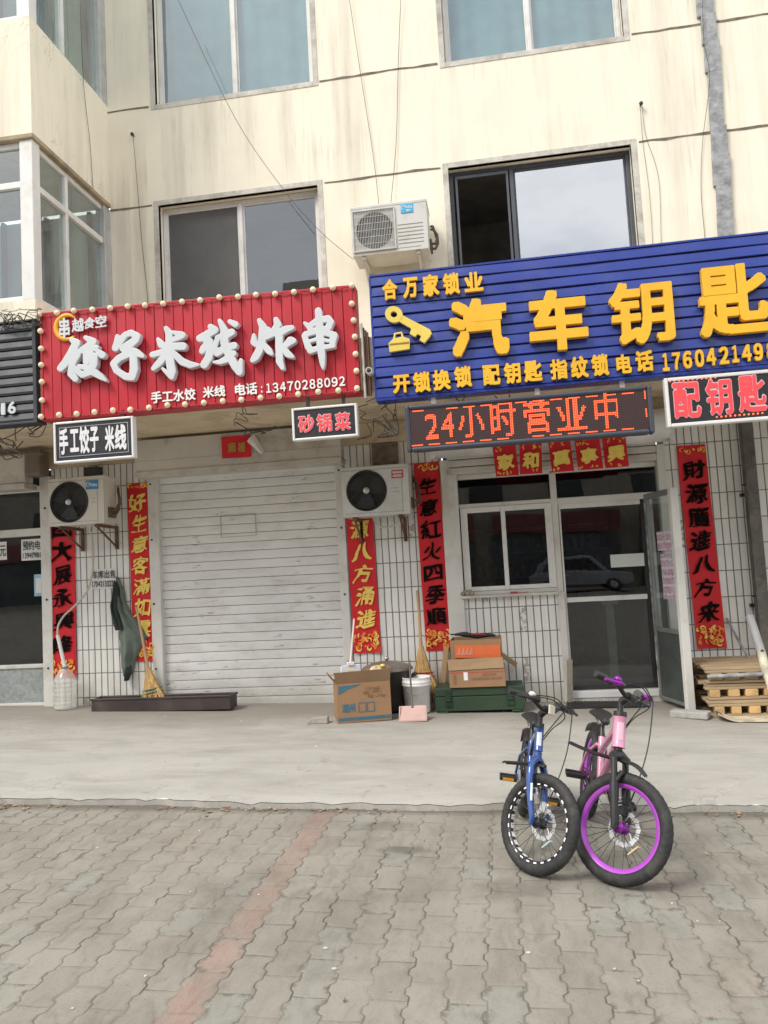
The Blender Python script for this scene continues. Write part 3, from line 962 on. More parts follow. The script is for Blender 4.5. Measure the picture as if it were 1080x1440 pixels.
# insect screen frame in the open half
mb = MB()
for (p, q, r, t) in ((-.212, -.19, 3.76, 5.3), (.29, .312, 3.76, 5.3), (-.19, .29, 5.27, 5.3)):
    mb.box(p, q, .07, .1, r, t)
BLD.part('screen_frame', mb, M_greyframe)

# glazed bay on the left, one and a half storeys in view
BX, BY = -3.86, -1.4
mb = MB()
for (z0, z1) in ((5.43, 6.53), (8.2, 9.3), (3.50, 3.93)):
    mb.quad((-9, BY, z0), (BX, BY, z0), (BX, BY, z1), (-9, BY, z1))
    mb.quad((BX, BY, z0), (BX, .05, z0), (BX, .05, z1), (BX, BY, z1))
    mb.quad((-9, BY, z0), (-9, .05, z0), (BX, .05, z0), (BX, BY, z0))
    mb.quad((-9, BY, z1), (BX, BY, z1), (BX, .05, z1), (-9, .05, z1))
bay = BLD.part('bay', mb, M_plaster_old)
mb = MB().box(-9, BX + .02, BY - .02, -.02, 5.385, 5.432)
BLD.part('drip_edge', mb, M_rust if False else mat('bay_edge', (.36, .29, .19), .85, var=.3, vs=6, dirt=.6), bay, bevel=.01)
def bay_window(z0, z1, zt):
    f = MB()
    f.box(BX - .125, BX - .002, BY + .002, BY + .12, z0, z1)                     # corner post
    f.box(-9, BX - .125, BY + .03, BY + .09, z0, z0 + .05); f.box(-9, BX - .125, BY + .03, BY + .09, z1 - .05, z1)
    for x in (-4.62, -4.28, -5.3): f.box(x - .025, x + .025, BY + .028, BY + .09, z0 + .05, z1 - .05)
    if zt: f.box(-9, BX - .125, BY + .026, BY + .092, zt - .03, zt + .03)
    f.box(BX - .09, BX - .03, BY + .12, -.13, z0, z0 + .05); f.box(BX - .09, BX - .03, BY + .12, -.13, z1 - .05, z1)
    f.box(BX - .092, BX - .026, -.83, -.78, z0 + .05, z1 - .05)
    if zt: f.box(BX - .094, BX - .022, BY + .12, -.13, zt - .03, zt + .03)
    fo = BLD.part('bay_window', f, M_white, bevel=.006)
    BLD.part('post', MB().box(BX - .10, BX - .004, -.13, .03, z0, z1), M_alu, fo, bevel=.004)
    BLD.part('pane', MB().box(-9, BX - .125, BY + .055, BY + .06, z0 + .05, z1 - .05), M_glass_up, fo)
    BLD.part('pane', MB().box(BX - .062, BX - .057, BY + .12, -.13, z0 + .05, z1 - .05), glass('bay_glass', (.80, .86, .82), 1.0, haze=.20) if 'bay_glass' not in MATS else MATS['bay_glass'], fo)
    r = MB()
    r.quad((-9, .04, z0), (BX + .0, .04, z0), (BX + .0, .04, z1), (-9, .04, z1))
    BLD.part('room', r, mat('bay_room', (.62, .66, .60), .8, var=.2, vs=1.5), fo)
    c = MB()
    for i in range(7):
        x = -4.1 - .5 * i
        c.box(x - .02, x + .02, -.02, .03, z0, z1)
    for k in range(3): c.tube([(-4.15 - .22 * k, -.5, z1), (-4.12 - .22 * k, -.45, z1 - .5), (-4.2 - .2 * k, -.5, z0 + .25)], .006, 5)
    c.box(-4.35, -4.2, -.45, -.40, z0 + .30, z0 + .42)
    BLD.part('clothes_rail', c, M_dkmetal, fo)
bay_window(3.93, 5.385, 4.995)
bay_window(6.53, 8.2, None)

# shop level: lintel beam over all fronts
mb = MB()
mb.box(-9, 7, -.03, .02, 2.66, 2.87)
beam = BLD.part('lintel_beam', mb, M_beam, bevel=.01)
# concrete canopy that carries the shop signs
mb = MB()
mb.box(-9, 7, -1.40, .02, 2.87, 3.02)
mb.box(-9, 7, -1.40, -1.30, 3.02, 3.30)
BLD.part('canopy', mb, M_beam, bevel=.008)
# tiled piers and parapet
for (a, b) in ((-4.61, -3.535), (-1.49, -.535), (1.56, 7.0)):
    BLD.part('tiled_wall', MB().box(a, b, 0, .3, 0, 2.66), M_tile, bevel=.004)
BLD.part('tiled_wall', MB().box(-.375, .555, .0, .16, 0, 1.125), M_tile, bevel=.004)
# back wall strip behind signs so no gap shows
# roller shutter
mb = MB()
sx0, sx1, sz0, sz1 = -3.425, -1.575, .145, 2.5
ns = 26
h = (sz1 - sz0) / ns
prof = []
for i in range(ns):
    z = sz0 + i * h
    prof += [(.060, z + .0006), (.0385, z + .0032), (.037, z + h * .3), (.0368, z + h * .7), (.0385, z + h - .0036), (.060, z + h - .0006)]
vs, fs = [], []
nxs = 40
for (y, z) in prof:
    for k in range(nxs + 1):
        x = sx0 + (sx1 - sx0) * k / nxs
        vs.append((x, y + .004 * sin(x * 4.1 + z * 2.3) + .0012 * sin(x * 11 + z * 27) + .003 * sin(x * 2 + z * 9), z + .003 * sin(x * 2 + z)))
for i in range(len(prof) - 1):
    for k in range(nxs):
        fs.append((i * (nxs + 1) + k, i * (nxs + 1) + k + 1, (i + 1) * (nxs + 1) + k + 1, (i + 1) * (nxs + 1) + k))
mb._add(vs, fs, False)
nt_ = M_shutter.node_tree; T_ = NT.__new__(NT); T_.t = nt_; T_.b = nt_.nodes['Principled BSDF']
prev = T_.b.inputs['Base Color'].links[0].from_socket
cc_ = T_.coord()
mk = T_.noise(T_.map(cc_, (2.2, 1, 9), (3, 0, 1)), 2.3, 6, .72)
mk2 = T_.noise(T_.map(cc_, (1.2, 1, .5), (8, 0, 4)), 1.3, 5, .6)
prev = T_.mix(T_.m('MULTIPLY', T_.ramp(mk, [(.60, 0.0), (.67, .75)]), T_.ramp(mk2, [(.42, 0.0), (.55, 1.0)])), prev, (.16, .14, .115))
sxx_ = T_.n('ShaderNodeSeparateXYZ'); T_.link(cc_, sxx_.inputs[0])
prev = T_.mix(T_.ramp(T_.m('ADD', sxx_.outputs[2], T_.m('MULTIPLY', T_.noise(cc_, 5, 5, .65), .5)), [(.42, .45), (.75, 0.0)]), prev, (.34, .30, .24))
T_.link(prev, T_.b.inputs['Base Color'])
sh = BLD.part('roller_shutter', mb, M_shutter)
for x0, x1 in ((-3.535, -3.425), (-1.575, -1.49)):
    r = MB().box(x0, x1, -.022, .07, .10, 2.505)
    ro = BLD.part('guide_rail', r, M_whitem, sh, bevel=.006)
mb = MB()
for x in (-3.5, -1.53):
    for z in (.55, 1.2, 1.85, 2.42): mb.lathe([(0.0001, 0), (.010, 0), (.010, .006)], 8, Matrix.Translation((x, -.0235, z)) @ Matrix.Rotation(radians(90), 4, 'X'))
BLD.part('screw', mb, M_black, sh)
mb = MB()
mb.prism([(-3.56, 2.50), (-1.455, 2.50), (-1.455, 2.84), (-3.56, 2.84)], -.23, -.105)
mb.prism([(-3.56, 2.465), (-1.455, 2.465), (-1.455, 2.52), (-3.56, 2.52)], -.245, -.03)
mb.box(-3.56, -1.455, -.236, -.22, 2.615, 2.625)
BLD.part('shutter_box', mb, M_shutbox, sh, bevel=.012)
# hatch drawn by a seam in the shutter curtain
mb = MB()
for (a, b, c, d) in ((-2.78, -2.42, 2.05, 2.056), (-2.78, -2.42, 1.83, 1.836), (-2.786, -2.78, 1.83, 2.056), (-2.42, -2.414, 1.83, 2.056)):
    mb.box(a, b, .027, .034, c, d)
BLD.part('hatch', mb, M_shutbox, sh)

# left shop front (next door)
mb = MB()
mb.box(-4.725, -4.612, -.03, .10, .10, 2.58)
mb.box(-9, -4.725, .03, .10, 1.975, 2.055); mb.box(-9, -4.725, .03, .10, 2.44, 2.50); mb.box(-9, -4.725, .03, .10, .60, .64); mb.box(-9, -4.725, .03, .10, .19, .245)
sf = BLD.part('shop_front', mb, M_whitem, bevel=.006, label='next door front with black glass and galvanised kick panel')
BLD.part('pane', MB().box(-9, -4.725, .06, .066, 2.055, 2.44), M_glass, sf)
BLD.part('pane', MB().box(-9, -4.725, .06, .066, .64, 1.975), M_glass, sf)
BLD.part('kick_panel', MB().box(-9, -4.725, .05, .08, .245, .60), M_galv, sf, bevel=.003)
mb = MB()
for z in (.6, 1.3, 2.25): mb.lathe([(0.0001, 0), (.011, 0), (.011, .006)], 8, Matrix.Translation((-4.665, -.0315, z)) @ Matrix.Rotation(radians(90), 4, 'X'))
BLD.part('screw', mb, M_black, sf)
mb = MB()
mb.box(-9, -4.74, -.25, -.105, 2.50, 2.80); mb.box(-9, -4.74, -.265, -.03, 2.44, 2.50)
BLD.part('shutter_box', mb, M_shutbox, sf, bevel=.012)
mb = MB().box(-4.735, -4.55, -.28, -.105, 2.56, 2.83)
BLD.part('end_cap', mb, mat('brown_plastic', (.16, .13, .095), .6, var=.2, dirt=.3), sf, bevel=.03)
def room(name, x0, x1, y0, y1, z0, z1, m, par):
    r = MB()
    r.quad((x0, y1, z0), (x1, y1, z0), (x1, y1, z1), (x0, y1, z1)); r.quad((x0, y0, z1), (x0, y1, z1), (x1, y1, z1), (x1, y0, z1))
    r.quad((x0, y0, z0), (x1, y0, z0), (x1, y1, z0), (x0, y1, z0)); r.quad((x0, y0, z0), (x0, y1, z0), (x0, y1, z1), (x0, y0, z1)); r.quad((x1, y0, z0), (x1, y0, z1), (x1, y1, z1), (x1, y1, z0))
    return BLD.part(name, r, m, par)
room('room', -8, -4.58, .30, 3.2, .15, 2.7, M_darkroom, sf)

# locksmith front: window, door, transom lights
mb = MB()
mb.box(-.535, -.375, -.03, .12, .05, 2.44)
mb.box(1.485, 1.56, -.03, .12, .05, 2.44)
mb.box(.50, .56, .03, .11, .18, 2.27)
mb.box(-.375, .50, .03, .11, 1.965, 2.005); mb.box(.56, 1.485, .03, .11, 1.945, 2.005)
mb.box(-.375, 1.485, .03, .11, 2.245, 2.29)
mb.box(-.375, .50, .032, .11, 1.125, 1.165)
lf = BLD.part('shop_front', mb, M_whitem, bevel=.006, label='locksmith front with sliding window, glass door and transom lights')
mb = MB()
mb.box(-.365, -.30, .02, .06, 1.165, 1.965); mb.box(.02, .062, .015, .06, 1.165, 1.965); mb.box(.435, .50, .02, .06, 1.165, 1.965)
mb.box(-.30, .02, .02, .06, 1.165, 1.205); mb.box(.062, .435, .02, .06, 1.165, 1.205); mb.box(-.30, .02, .02, .06, 1.915, 1.965); mb.box(.062, .435, .02, .06, 1.915, 1.965)
BLD.part('window', mb, M_white, lf, bevel=.004)
for a, b in ((-.30, .02), (.062, .435)):
    BLD.part('pane', MB().box(a, b, .04, .045, 1.205, 1.915), M_glass, lf)
for a, b in ((-.375, .50), (.56, 1.485)):
    BLD.part('pane', MB().box(a, b, .06, .066, 2.005, 2.245), M_glass, lf)
BLD.part('sill', MB().box(-.40, .50, -.06, .03, 1.10, 1.126), M_cement, lf, bevel=.006)
mb = MB()
mb.box(.50, .56, -.02, .02, .10, 1.12)
BLD.part('jamb', mb, M_whitem, lf)
mb = MB()
x0, x1 = .565, 1.345
mb.box(x0, x0 + .018, .04, .085, .20, 1.945)
mb.box(x0 + .018, x1 - .03, .04, .085, 1.90, 1.945); mb.box(x0 + .018, x1 - .03, .03, .085, 1.015, 1.06)
dr = BLD.part('door', mb, M_white, bevel=.004, label='closed inner glass door with white mid rail')
BLD.part('stile', MB().box(x1 - .03, x1, .04, .085, .20, 1.945), M_dkmetal, dr, bevel=.004)
BLD.part('bottom_rail', MB().box(x0 + .018, x1 - .03, .04, .085, .20, .235), M_dkmetal, dr, bevel=.004)
BLD.part('pane', MB().box(x0 + .018, x1 - .03, .055, .061, 1.06, 1.90), M_glass, dr)
BLD.part('pane', MB().box(x0 + .018, x1 - .03, .055, .061, .235, 1.015), M_glass, dr)
BLD.part('threshold', MB().box(.56, 1.35, -.03, .085, .135, .199), M_white, dr, bevel=.006)
BLD.part('step', MB().box(.56, 1.48, -.022, .085, .03, .134), M_cement, dr, bevel=.006)
mb = MB().box(1.01, 1.32, .046, .052, 1.32, 1.44)
BLD.part('frosted_film', mb, mat('film', (.62, .68, .64), .6, var=.05), dr)
mb = MB().box(1.345, 1.485, .05, .08, .20, 1.945)
BLD.part('side_light', mb, M_glass, lf)
BLD.part('side_post', MB().box(1.40, 1.425, .035, .11, .2, 1.945), M_alu, lf)
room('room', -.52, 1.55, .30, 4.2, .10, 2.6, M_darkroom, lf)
# shop interior: counter and shelves
mb = MB()
mb.box(1.0, 1.08, .6, 3.0, .10, .95); mb.box(.96, 1.12, .55, 3.05, .95, .99)
mb.box(-.5, .3, 2.2, 2.6, .10, 1.0)
for z in (1.2, 1.55, 1.9): mb.box(-.5, 1.5, 3.9, 4.15, z, z + .03)
for i in range(18):
    x = -.45 + .105 * i
    for z in (1.23, 1.58): mb.box(x, x + .07, 3.92, 4.05, z, z + random.uniform(.08, .24))
BLD.part('counter', mb, mat('counter_grey', (.20, .20, .19), .6, var=.3), lf)
# roller shutter coiled above the locksmith front
mb = MB()
for i in range(3): mb.box(-.46, 1.48, -.06 - .0, .06, 2.29 + .072 * i, 2.29 + .072 * i + .066)
lb = BLD.part('shutter_box', mb, M_shutbox, lf, bevel=.012)
mb = MB()
mb.lathe([(.001, 0), (.155, 0), (.155, 2.14), (.001, 2.14)], 20, Matrix.Translation((-.56, -.12, 2.60)) @ Matrix.Rotation(radians(90), 4, 'Y'))
mb.box(-.60, -.56, -.2, -.1, 2.44, 2.75); mb.box(1.58, 1.62, -.2, -.1, 2.44, 2.75)
BLD.part('shutter_roll', mb, M_shutter, lf)
# outer door leaf, folded open to the right
hx, hy = 1.352, -.045
fx_, fy_ = 1.492, -.585
L = math.hypot(fx_ - hx, fy_ - hy)
ang = atan2(fy_ - hy, fx_ - hx)
T = Matrix.Translation((hx, hy, 0)) @ Matrix.Rotation(ang, 4, 'Z')
def leafbox(mb, a, b, c, d, z0, z1):
    mb.M = T; mb.box(a, b, c, d, z0, z1); mb.M = None
mb = MB()
leafbox(mb, 0, .045, -.02, .02, .12, 1.98); leafbox(mb, L - .05, L, -.032, .032, .06, 1.98)
leafbox(mb, .045, L - .05, -.02, .02, 1.93, 1.98); leafbox(mb, .045, L - .05, -.02, .02, .725, .765); leafbox(mb, .045, L - .05, -.02, .02, .12, .15)
ol = BLD.part('door', mb, mat('alu_dull', (.21, .22, .21), .5, metal=.3, var=.15, dirt=.3), bevel=.005, label='outer aluminium door leaf standing open')
mb = MB(); leafbox(mb, .045, L - .05, -.003, .003, .765, 1.93)
BLD.part('pane', mb, M_glass_clear, ol)
mb = MB(); leafbox(mb, .045, L - .05, -.01, .01, .15, .725)
BLD.part('kick_panel', mb, mat('door_panel', (.055, .064, .060), .55, var=.15, dirt=.3, dcol=(.12, .12, .11)), ol)
mb = MB(); leafbox(mb, L - .052, L + .002, -.036, .036, .058, 1.982)
BLD.part('closing_edge', mb, M_whitem, ol, bevel=.005)
mb = MB()
leafbox(mb, .012, .026, -.026, -.018, .2, 1.9)
BLD.part('zip_strip', mb, mat('zip_pattern', (.34, .34, .32), .5, var=.9, vs=14, stretch=(1, 1, 1)), ol)
mb = MB(); leafbox(mb, .22, L - .06, -.0055, -.004, 1.02, 1.42); leafbox(mb, .18, L - .07, -.0055, -.004, 1.45, 1.62)
pm, pt_ = newmat('poster_pink')
cc = pt_.coord(); sxx = pt_.n('ShaderNodeSeparateXYZ'); pt_.link(cc, sxx.inputs[0])
st = pt_.m('FRACT', pt_.m('MULTIPLY', sxx.outputs[2], 13.0))
stp = pt_.m('MULTIPLY', pt_.m('GREATER_THAN', st, .72), 1.0)
bs_ = pt_.mix(pt_.ramp(pt_.noise(cc, 7, 2), [(.4, 0), (.6, 1)]), (.62, .36, .45), (.55, .52, .62))
bs_ = pt_.mix(stp, bs_, (.70, .66, .68))
bs_ = pt_.mix(pt_.ramp(pt_.noise(pt_.map(cc, (1, 1, 2)), 30, 3), [(.55, 0), (.62, .8)]), bs_, (.22, .16, .25))
pt_.link(bs_, pt_.b.inputs['Base Color'])
BLD.part('poster', mb, pm, ol)
# ------------------------------------------------------------------ signs
M_signred = mat('sign_red', (.45, .018, .032), .38, var=.16, vs=2.2, dirt=.18, dcol=(.30, .10, .09), ds=2, stretch=(1, 1, .5))
M_signblue = mat('sign_blue', (.017, .040, .27), .30, var=.14, vs=2, dirt=.15, dcol=(.18, .19, .32), ds=2.5)
M_lwhite = mat('letter_white', (.58, .61, .63), .5, var=.05, vs=4, dirt=.12, dcol=(.4, .4, .4))
M_lyellow = mat('letter_yellow', (.80, .45, .025), .42, var=.07, vs=3, dirt=.15, dcol=(.5, .28, .05))
M_bulb = mat('bulb_cream', (.80, .70, .48), .4, var=.06, dirt=.2, dcol=(.5, .4, .25))
M_signdark = mat('sign_slate', (.030, .036, .044), .5, var=.25, vs=2, dirt=.25, dcol=(.09, .09, .09), ds=3)

# the signs hang on the front edge of the canopy
SY = -1.45
def sx(x, y0=-.40, y1=SY): return x * (7.5 + y1) / (7.5 + y0)
def sz(z, y0=-.40, y1=SY): return 1.4 + (z - 1.4) * (7.5 + y1) / (7.5 + y0)
# --- red sign: upright slats
RX0, RX1, RY = sx(-4.445), sx(-1.208), SY
def rtop(x): return sz(4.193 + (4.128 - 4.193) * (x - RX0) / (RX1 - RX0))
RZ0 = sz(3.083)
t = Thing('shop_sign', 'long red slatted sign with big white brush characters and a border of bulbs', 'shop sign', (RX0, RY, RZ0), group=None)
mb = MB()
nsl = 32
w = (RX1 - RX0 - .04) / nsl
for i in range(nsl):
    a = RX0 + .02 + i * w
    b = a + w
    zt0, zt1 = rtop(a) - .01, rtop(b) - .01
    yj = random.uniform(-.002, .002)
    pr = [(a + .0003, .010), (a + .0032, .0 + yj), (b - .0032, -.002 + yj), (b - .0003, .010)]
    for (p, q) in zip(pr[:-1], pr[1:]):
        mb.quad((p[0], RY + p[1], RZ0 + .01), (q[0], RY + q[1], RZ0 + .01), (q[0], RY + q[1], rtop(q[0]) - .01), (p[0], RY + p[1], rtop(p[0]) - .01))
panel = t.part('panel', mb, M_signred)
mb = MB()
mb.hexa([(RX0, RY - .004, RZ0), (RX1, RY - .004, RZ0), (RX1, RY + .14, RZ0), (RX0, RY + .14, RZ0)], [(RX0, RY - .004, RZ0 + .02), (RX1, RY - .004, RZ0 + .02), (RX1, RY + .14, RZ0 + .02), (RX0, RY + .14, RZ0 + .02)])
mb.hexa([(RX0, RY - .004, rtop(RX0) - .02), (RX1, RY - .004, rtop(RX1) - .02), (RX1, RY + .14, rtop(RX1) - .02), (RX0, RY + .14, rtop(RX0) - .02)], [(RX0, RY - .004, rtop(RX0)), (RX1, RY - .004, rtop(RX1)), (RX1, RY + .14, rtop(RX1)), (RX0, RY + .14, rtop(RX0))])
for x, s in ((RX0, 1), (RX1, -1)):
    mb.box(x, x + s * .02, RY - .004, RY + .14, RZ0 + .02, rtop(x) - .02)
mb.box(RX0 + .02, RX1 - .02, RY + .03, RY + .14, RZ0 + .02, rtop(RX1) - .05)
t.part('frame', mb, M_signred, bevel=.003)

BR = {
 'jiao': ((75, 440), 7.714, [
  [(195,290,22),(245,325,40),(190,440,42),(120,550,40),(75,600,34)], [(165,480,25),(235,415,38),(255,450,36),(205,540,34),(190,660,38),(235,715,30)],
  [(345,265,18),(425,310,38)], [(300,400,24),(410,330,32)], [(300,415,24),(400,385,42),(470,370,18)], [(400,400,40),(365,450,44),(355,530,34)],
  [(460,400,15),(525,455,36)], [(440,470,38),(430,560,42),(390,640,36),(310,672,30),(250,625,28),(275,580,20),(350,592,28),(440,645,38),(510,690,28),(568,735,6)]]),
 'zi': ((75, 440), 7.714, [
  [(690,250,16),(695,340,44),(670,380,34)], [(700,330,40),(780,235,28),(840,215,30),(905,250,34),(890,290,36),(810,355,44),(760,385,40)],
  [(810,415,48),(890,430,42),(968,468,14)], [(840,425,42),(710,490,34),(648,550,32),(680,625,30),(780,690,34),(850,695,36),(872,610,42),(865,470,38)]]),
 'mi': ((205, 430), 7.714, [
  [(215,240,18),(250,300,36),(252,450,40),(260,600,44),(278,710,44),(278,775,22)], [(275,770,26),(180,682,10)], [(130,360,13),(165,420,36),(195,440,26)],
  [(290,285,12),(390,318,36),(340,345,30),(285,378,14)], [(70,530,28),(190,498,30),(300,440,36),(400,438,40)], [(230,510,30),(150,610,36),(80,680,22)], [(265,480,24),(390,605,36),(480,640,34),(575,640,6)]]),
 'xian': ((205, 430), 7.714, [
  [(700,225,26),(745,262,38),(650,320,40),(585,352,36)], [(640,350,44),(690,390,38),(630,455,36),(608,490,28)], [(690,400,34),(700,470,40),(680,560,40),(632,638,40)],
  [(798,160,16),(850,265,38),(850,400,40),(900,530,40),(970,660,40),(1012,718,34),(1028,590,16)], [(770,345,20),(860,320,40),(930,285,34)], [(775,360,26),(742,450,22),(770,510,36),(850,465,36),(955,430,34)],
  [(950,515,28),(870,580,34),(800,610,22),(730,610,6)], [(910,170,20),(970,200,30)]]),
 'zha': ((345, 420), 7.714, [
  [(90,395,14),(92,470,34),(112,500,22)], [(240,340,34),(200,405,28)], [(150,235,20),(188,300,36),(180,450,40),(150,560,38),(110,630,38),(78,665,24)], [(190,490,24),(250,560,34),(285,600,12)],
  [(330,225,24),(352,280,34),(300,370,38),(230,415,26)], [(350,380,38),(440,330,34),(505,312,22)], [(365,380,38),(365,550,36),(370,680,36),(402,752,18)], [(420,520,24),(490,455,42),(520,455,26)], [(415,545,30),(460,600,34),(512,628,14)]]),
 'chuan': ((345, 420), 7.714, [
  [(790,130,32),(800,250,38),(810,450,38),(825,600,36),(835,700,24),(840,755,6)], [(640,262,10),(690,300,26),(712,345,26)], [(690,300,26),(780,238,32),(895,215,34),(925,250,32),(900,310,32)], [(720,345,24),(820,330,24),(900,318,22)],
  [(640,400,26),(680,520,32),(710,562,28)], [(650,385,26),(760,355,26),(900,375,30),(965,395,32),(945,455,34),(945,505,22)], [(700,565,26),(800,532,26),(955,512,18)], [(690,462,14),(780,436,16),(900,455,14)]]),
}
mb = MB()
for k, ((ox, oy), sc, st) in BR.items():
    strokes_mesh(mb, st, lambda u, v: P(ox + u / sc, oy + v / sc, RY - .07), RY - .012, .058, px=3.0, soft=1.3, bev=.006, thin=.93)
t.part('lettering', mb, M_lwhite)
def prow(mb, s, pa, pb, yf, depth, bold=.04, **kw):
    """string between two photo corners (top left, bottom right) on a sign face"""
    x0, z1 = P(pa[0], pa[1], yf - depth)
    x1, z0 = P(pb[0], pb[1], yf - depth)
    return letters(mb, s, x0, x1, min(z0, z1), max(z0, z1), yf, depth, bold, **kw)
yf = RY - .006
M_print = mat('letter_print', (.78, .78, .77), .5, var=.03)
for ch, a, b in (('手工水饺', (212, 551), (275, 562)), ('米线', (285, 544), (317, 557)), ('电话', (330, 540), (362, 554))):
    t.part('lettering', prow(MB(), ch, a, b, yf, .008, .028), M_print)
mb = MB()
prow(mb, ':', (367, 543), (369, 552), yf, .008, .03)
for k, ch in enumerate('１３４７０２８８０９２'):
    xa = 372.5 + 10.4 * k
    prow(mb, ch, (xa + (1.5 if k == 0 else 0), 539.5 - .98 * k), (xa + 8.8, 552.0 - .98 * k), yf, .008, .03)
t.part('lettering', mb, M_print)
# emblem: yellow ring with four small characters
mb = MB()
cx, cz = P(94, 460, RY - .02)
mb.tube([(cx + .100 * cos(a), RY - .014, cz + .105 * sin(a)) for a in np.linspace(.75, 2 * pi - .9, 30)], [.006 + .018 * sin(pi * i / 29) ** .6 for i in range(30)], 8)
em = t.part('emblem', mb, mat('emblem_yellow', (.85, .42, .03), .45))
mb = MB()
letters(mb, '串', *sorted((P(86, 470, RY)[0], P(101, 470, RY)[0])), P(90, 478, RY)[1], P(90, 449, RY)[1], RY - .022, .012, .03, brush=.04)
letters(mb, '越', *sorted((P(104, 470, RY)[0], P(121, 470, RY)[0])), P(112, 468, RY)[1], P(112, 449, RY)[1], RY - .022, .012, .035, brush=.05)
letters(mb, '食', *sorted((P(121, 470, RY)[0], P(137, 470, RY)[0])), P(128, 464, RY)[1], P(128, 448, RY)[1], RY - .022, .012, .035, brush=.05)
letters(mb, '空', *sorted((P(137, 470, RY)[0], P(153, 470, RY)[0])), P(145, 462, RY)[1], P(145, 445, RY)[1], RY - .022, .012, .035, brush=.05)
t.part('lettering', mb, M_lwhite, em)
# border bulbs, one prototype and copies
def bulb_mb():
    b = MB()
    b.ball((0, -.025, 0), .0245, 12)
    b.lathe([(.016, 0), (.018, .012), (.012, .02)], 10, Matrix.Rotation(radians(90), 4, 'X'))
    return b
spots = []
for i in range(18):
    x = RX0 + .015 + (RX1 - RX0 - .03) * i / 17
    spots.append((x, rtop(x) - .022)); spots.append((x, RZ0 + .03))
for x in (RX0 + .02, RX1 - .02):
    for k in range(1, 6): spots.append((x, RZ0 + .03 + (rtop(x) - .052 - RZ0) * k / 6))
b0 = t.part('bulb', bulb_mb(), M_bulb, local=True)
for i, (x, z) in enumerate(spots):
    o = b0 if i == 0 else b0.copy()
    if i: COL.objects.link(o); o.parent = t.o
    o.location = (x - RX0 + random.uniform(-.006, .006), -.004, z - RZ0 + random.uniform(-.006, .006))
mb = MB()
top = [s for s in sorted(spots[:36:2])]
bot = [s for s in sorted(spots[1:36:2])]
for row in (top, bot):
    pts = []
    for a, b in zip(row[:-1], row[1:]):
        for k in range(4):
            q = k / 4
            pts.append((a[0] + (b[0] - a[0]) * q, RY - .012, a[1] + (b[1] - a[1]) * q - .02 * sin(pi * q) + .004))
    mb.tube(pts, .0035, 5)
t.part('bulb_wire', mb, mat('wire_red', (.35, .05, .05), .6))

# --- blue sign: level lap boards
BX0, BX1, BYF, BZ0, BZ1 = sx(-1.062), 4.6, SY, sz(3.003), sz(4.198)
t = Thing('shop_sign', 'wide blue boarded locksmith sign with raised yellow characters and a phone number', 'shop sign', (BX0, BYF, BZ0))
mb = MB()
nb = 12
hb = (BZ1 - BZ0 - .02) / nb
nxs = 60
for i in range(nb):
    z0 = BZ0 + .01 + i * hb
    prof = [(.004, z0 + .001), (-.004, z0 + .006), (.0, z0 + hb * .5), (.005, z0 + hb - .008), (.016, z0 + hb - .004), (.016, z0 + hb)]
    vs, fs = [], []
    for (y, z) in prof:
        for k in range(nxs + 1):
            x = BX0 + .01 + (BX1 - BX0 - .02) * k / nxs
            vs.append((x, BYF + y + .004 * sin(x * 2.3 + i * 1.9) * sin(x * 5.1 + i), z + .002 * sin(x * 3 + i * 2)))
    for j in range(len(prof) - 1):
        for k in range(nxs):
            fs.append((j * (nxs + 1) + k, j * (nxs + 1) + k + 1, (j + 1) * (nxs + 1) + k + 1, (j + 1) * (nxs + 1) + k))
    mb._add(vs, fs, False)
t.part('panel', mb, M_signblue)
mb = MB()
mb.box(BX0, BX1, BYF - .006, BYF + .14, BZ0 - .012, BZ0 + .008); mb.box(BX0, BX1, BYF - .002, BYF + .14, BZ1 - .012, BZ1 + .004)
mb.box(BX0 - .006, BX0 + .01, BYF - .003, BYF + .14, BZ0 + .008, BZ1 - .012)
mb.box(BX0 + .01, BX1, BYF + .04, BYF + .14, BZ0 + .008, BZ1 - .012)
t.part('frame', mb, M_signblue, bevel=.002)
mb = MB()
yf = BYF - .008
for ch, a, b in (('合', (537, 394), (559, 420)), ('万', (566, 391), (588, 417)), ('家', (594, 387), (618, 415)), ('锁', (622, 385), (647, 412)), ('业', (652, 384), (680, 408))):
    prow(mb, ch, a, b, yf, .03, .036, soft=.55, square=True)
for ch, a, b in (('汽', (630, 424), (717, 496)), ('车', (741, 412), (829, 488)), ('钥', (855, 400), (951, 478)), ('匙', (979, 377), (1086, 465))):
    prow(mb, ch, a, b, yf, .055, .020 if ch == '匙' else .026 if ch == '钥' else .034, soft=.5, bev=.002, square=True)
for ch, a, b in (('开', (552, 528), (577, 551)), ('锁', (580, 524), (606, 550)), ('换', (608, 521), (634, 547)), ('锁', (638, 516), (664, 543)),
                 ('配', (678, 514), (704, 540)), ('钥', (708, 511), (733, 538)), ('匙', (736, 508), (763, 535)),
                 ('指', (773, 506), (799, 532)), ('纹', (802, 502), (828, 530)), ('锁', (831, 499), (857, 527)), ('电', (866, 499), (889, 524)), ('话', (893, 494), (920, 521)),
                 ('１', (931, 497), (942, 521)), ('７', (945, 496), (958, 519)), ('６', (960, 494), (974, 517)), ('０', (977, 492), (991, 515)), ('４', (993, 490), (1008, 513)), ('２', (1011, 488), (1026, 511)), ('１', (1029, 486), (1040, 509)), ('４', (1043, 485), (1058, 507)), ('９', (1060, 483), (1074, 506)), ('８', (1078, 481), (1092, 504))):
    prow(mb, ch, a, b, yf, .028, .036, soft=.55, square=True)
t.part('lettering', mb, M_lyellow)
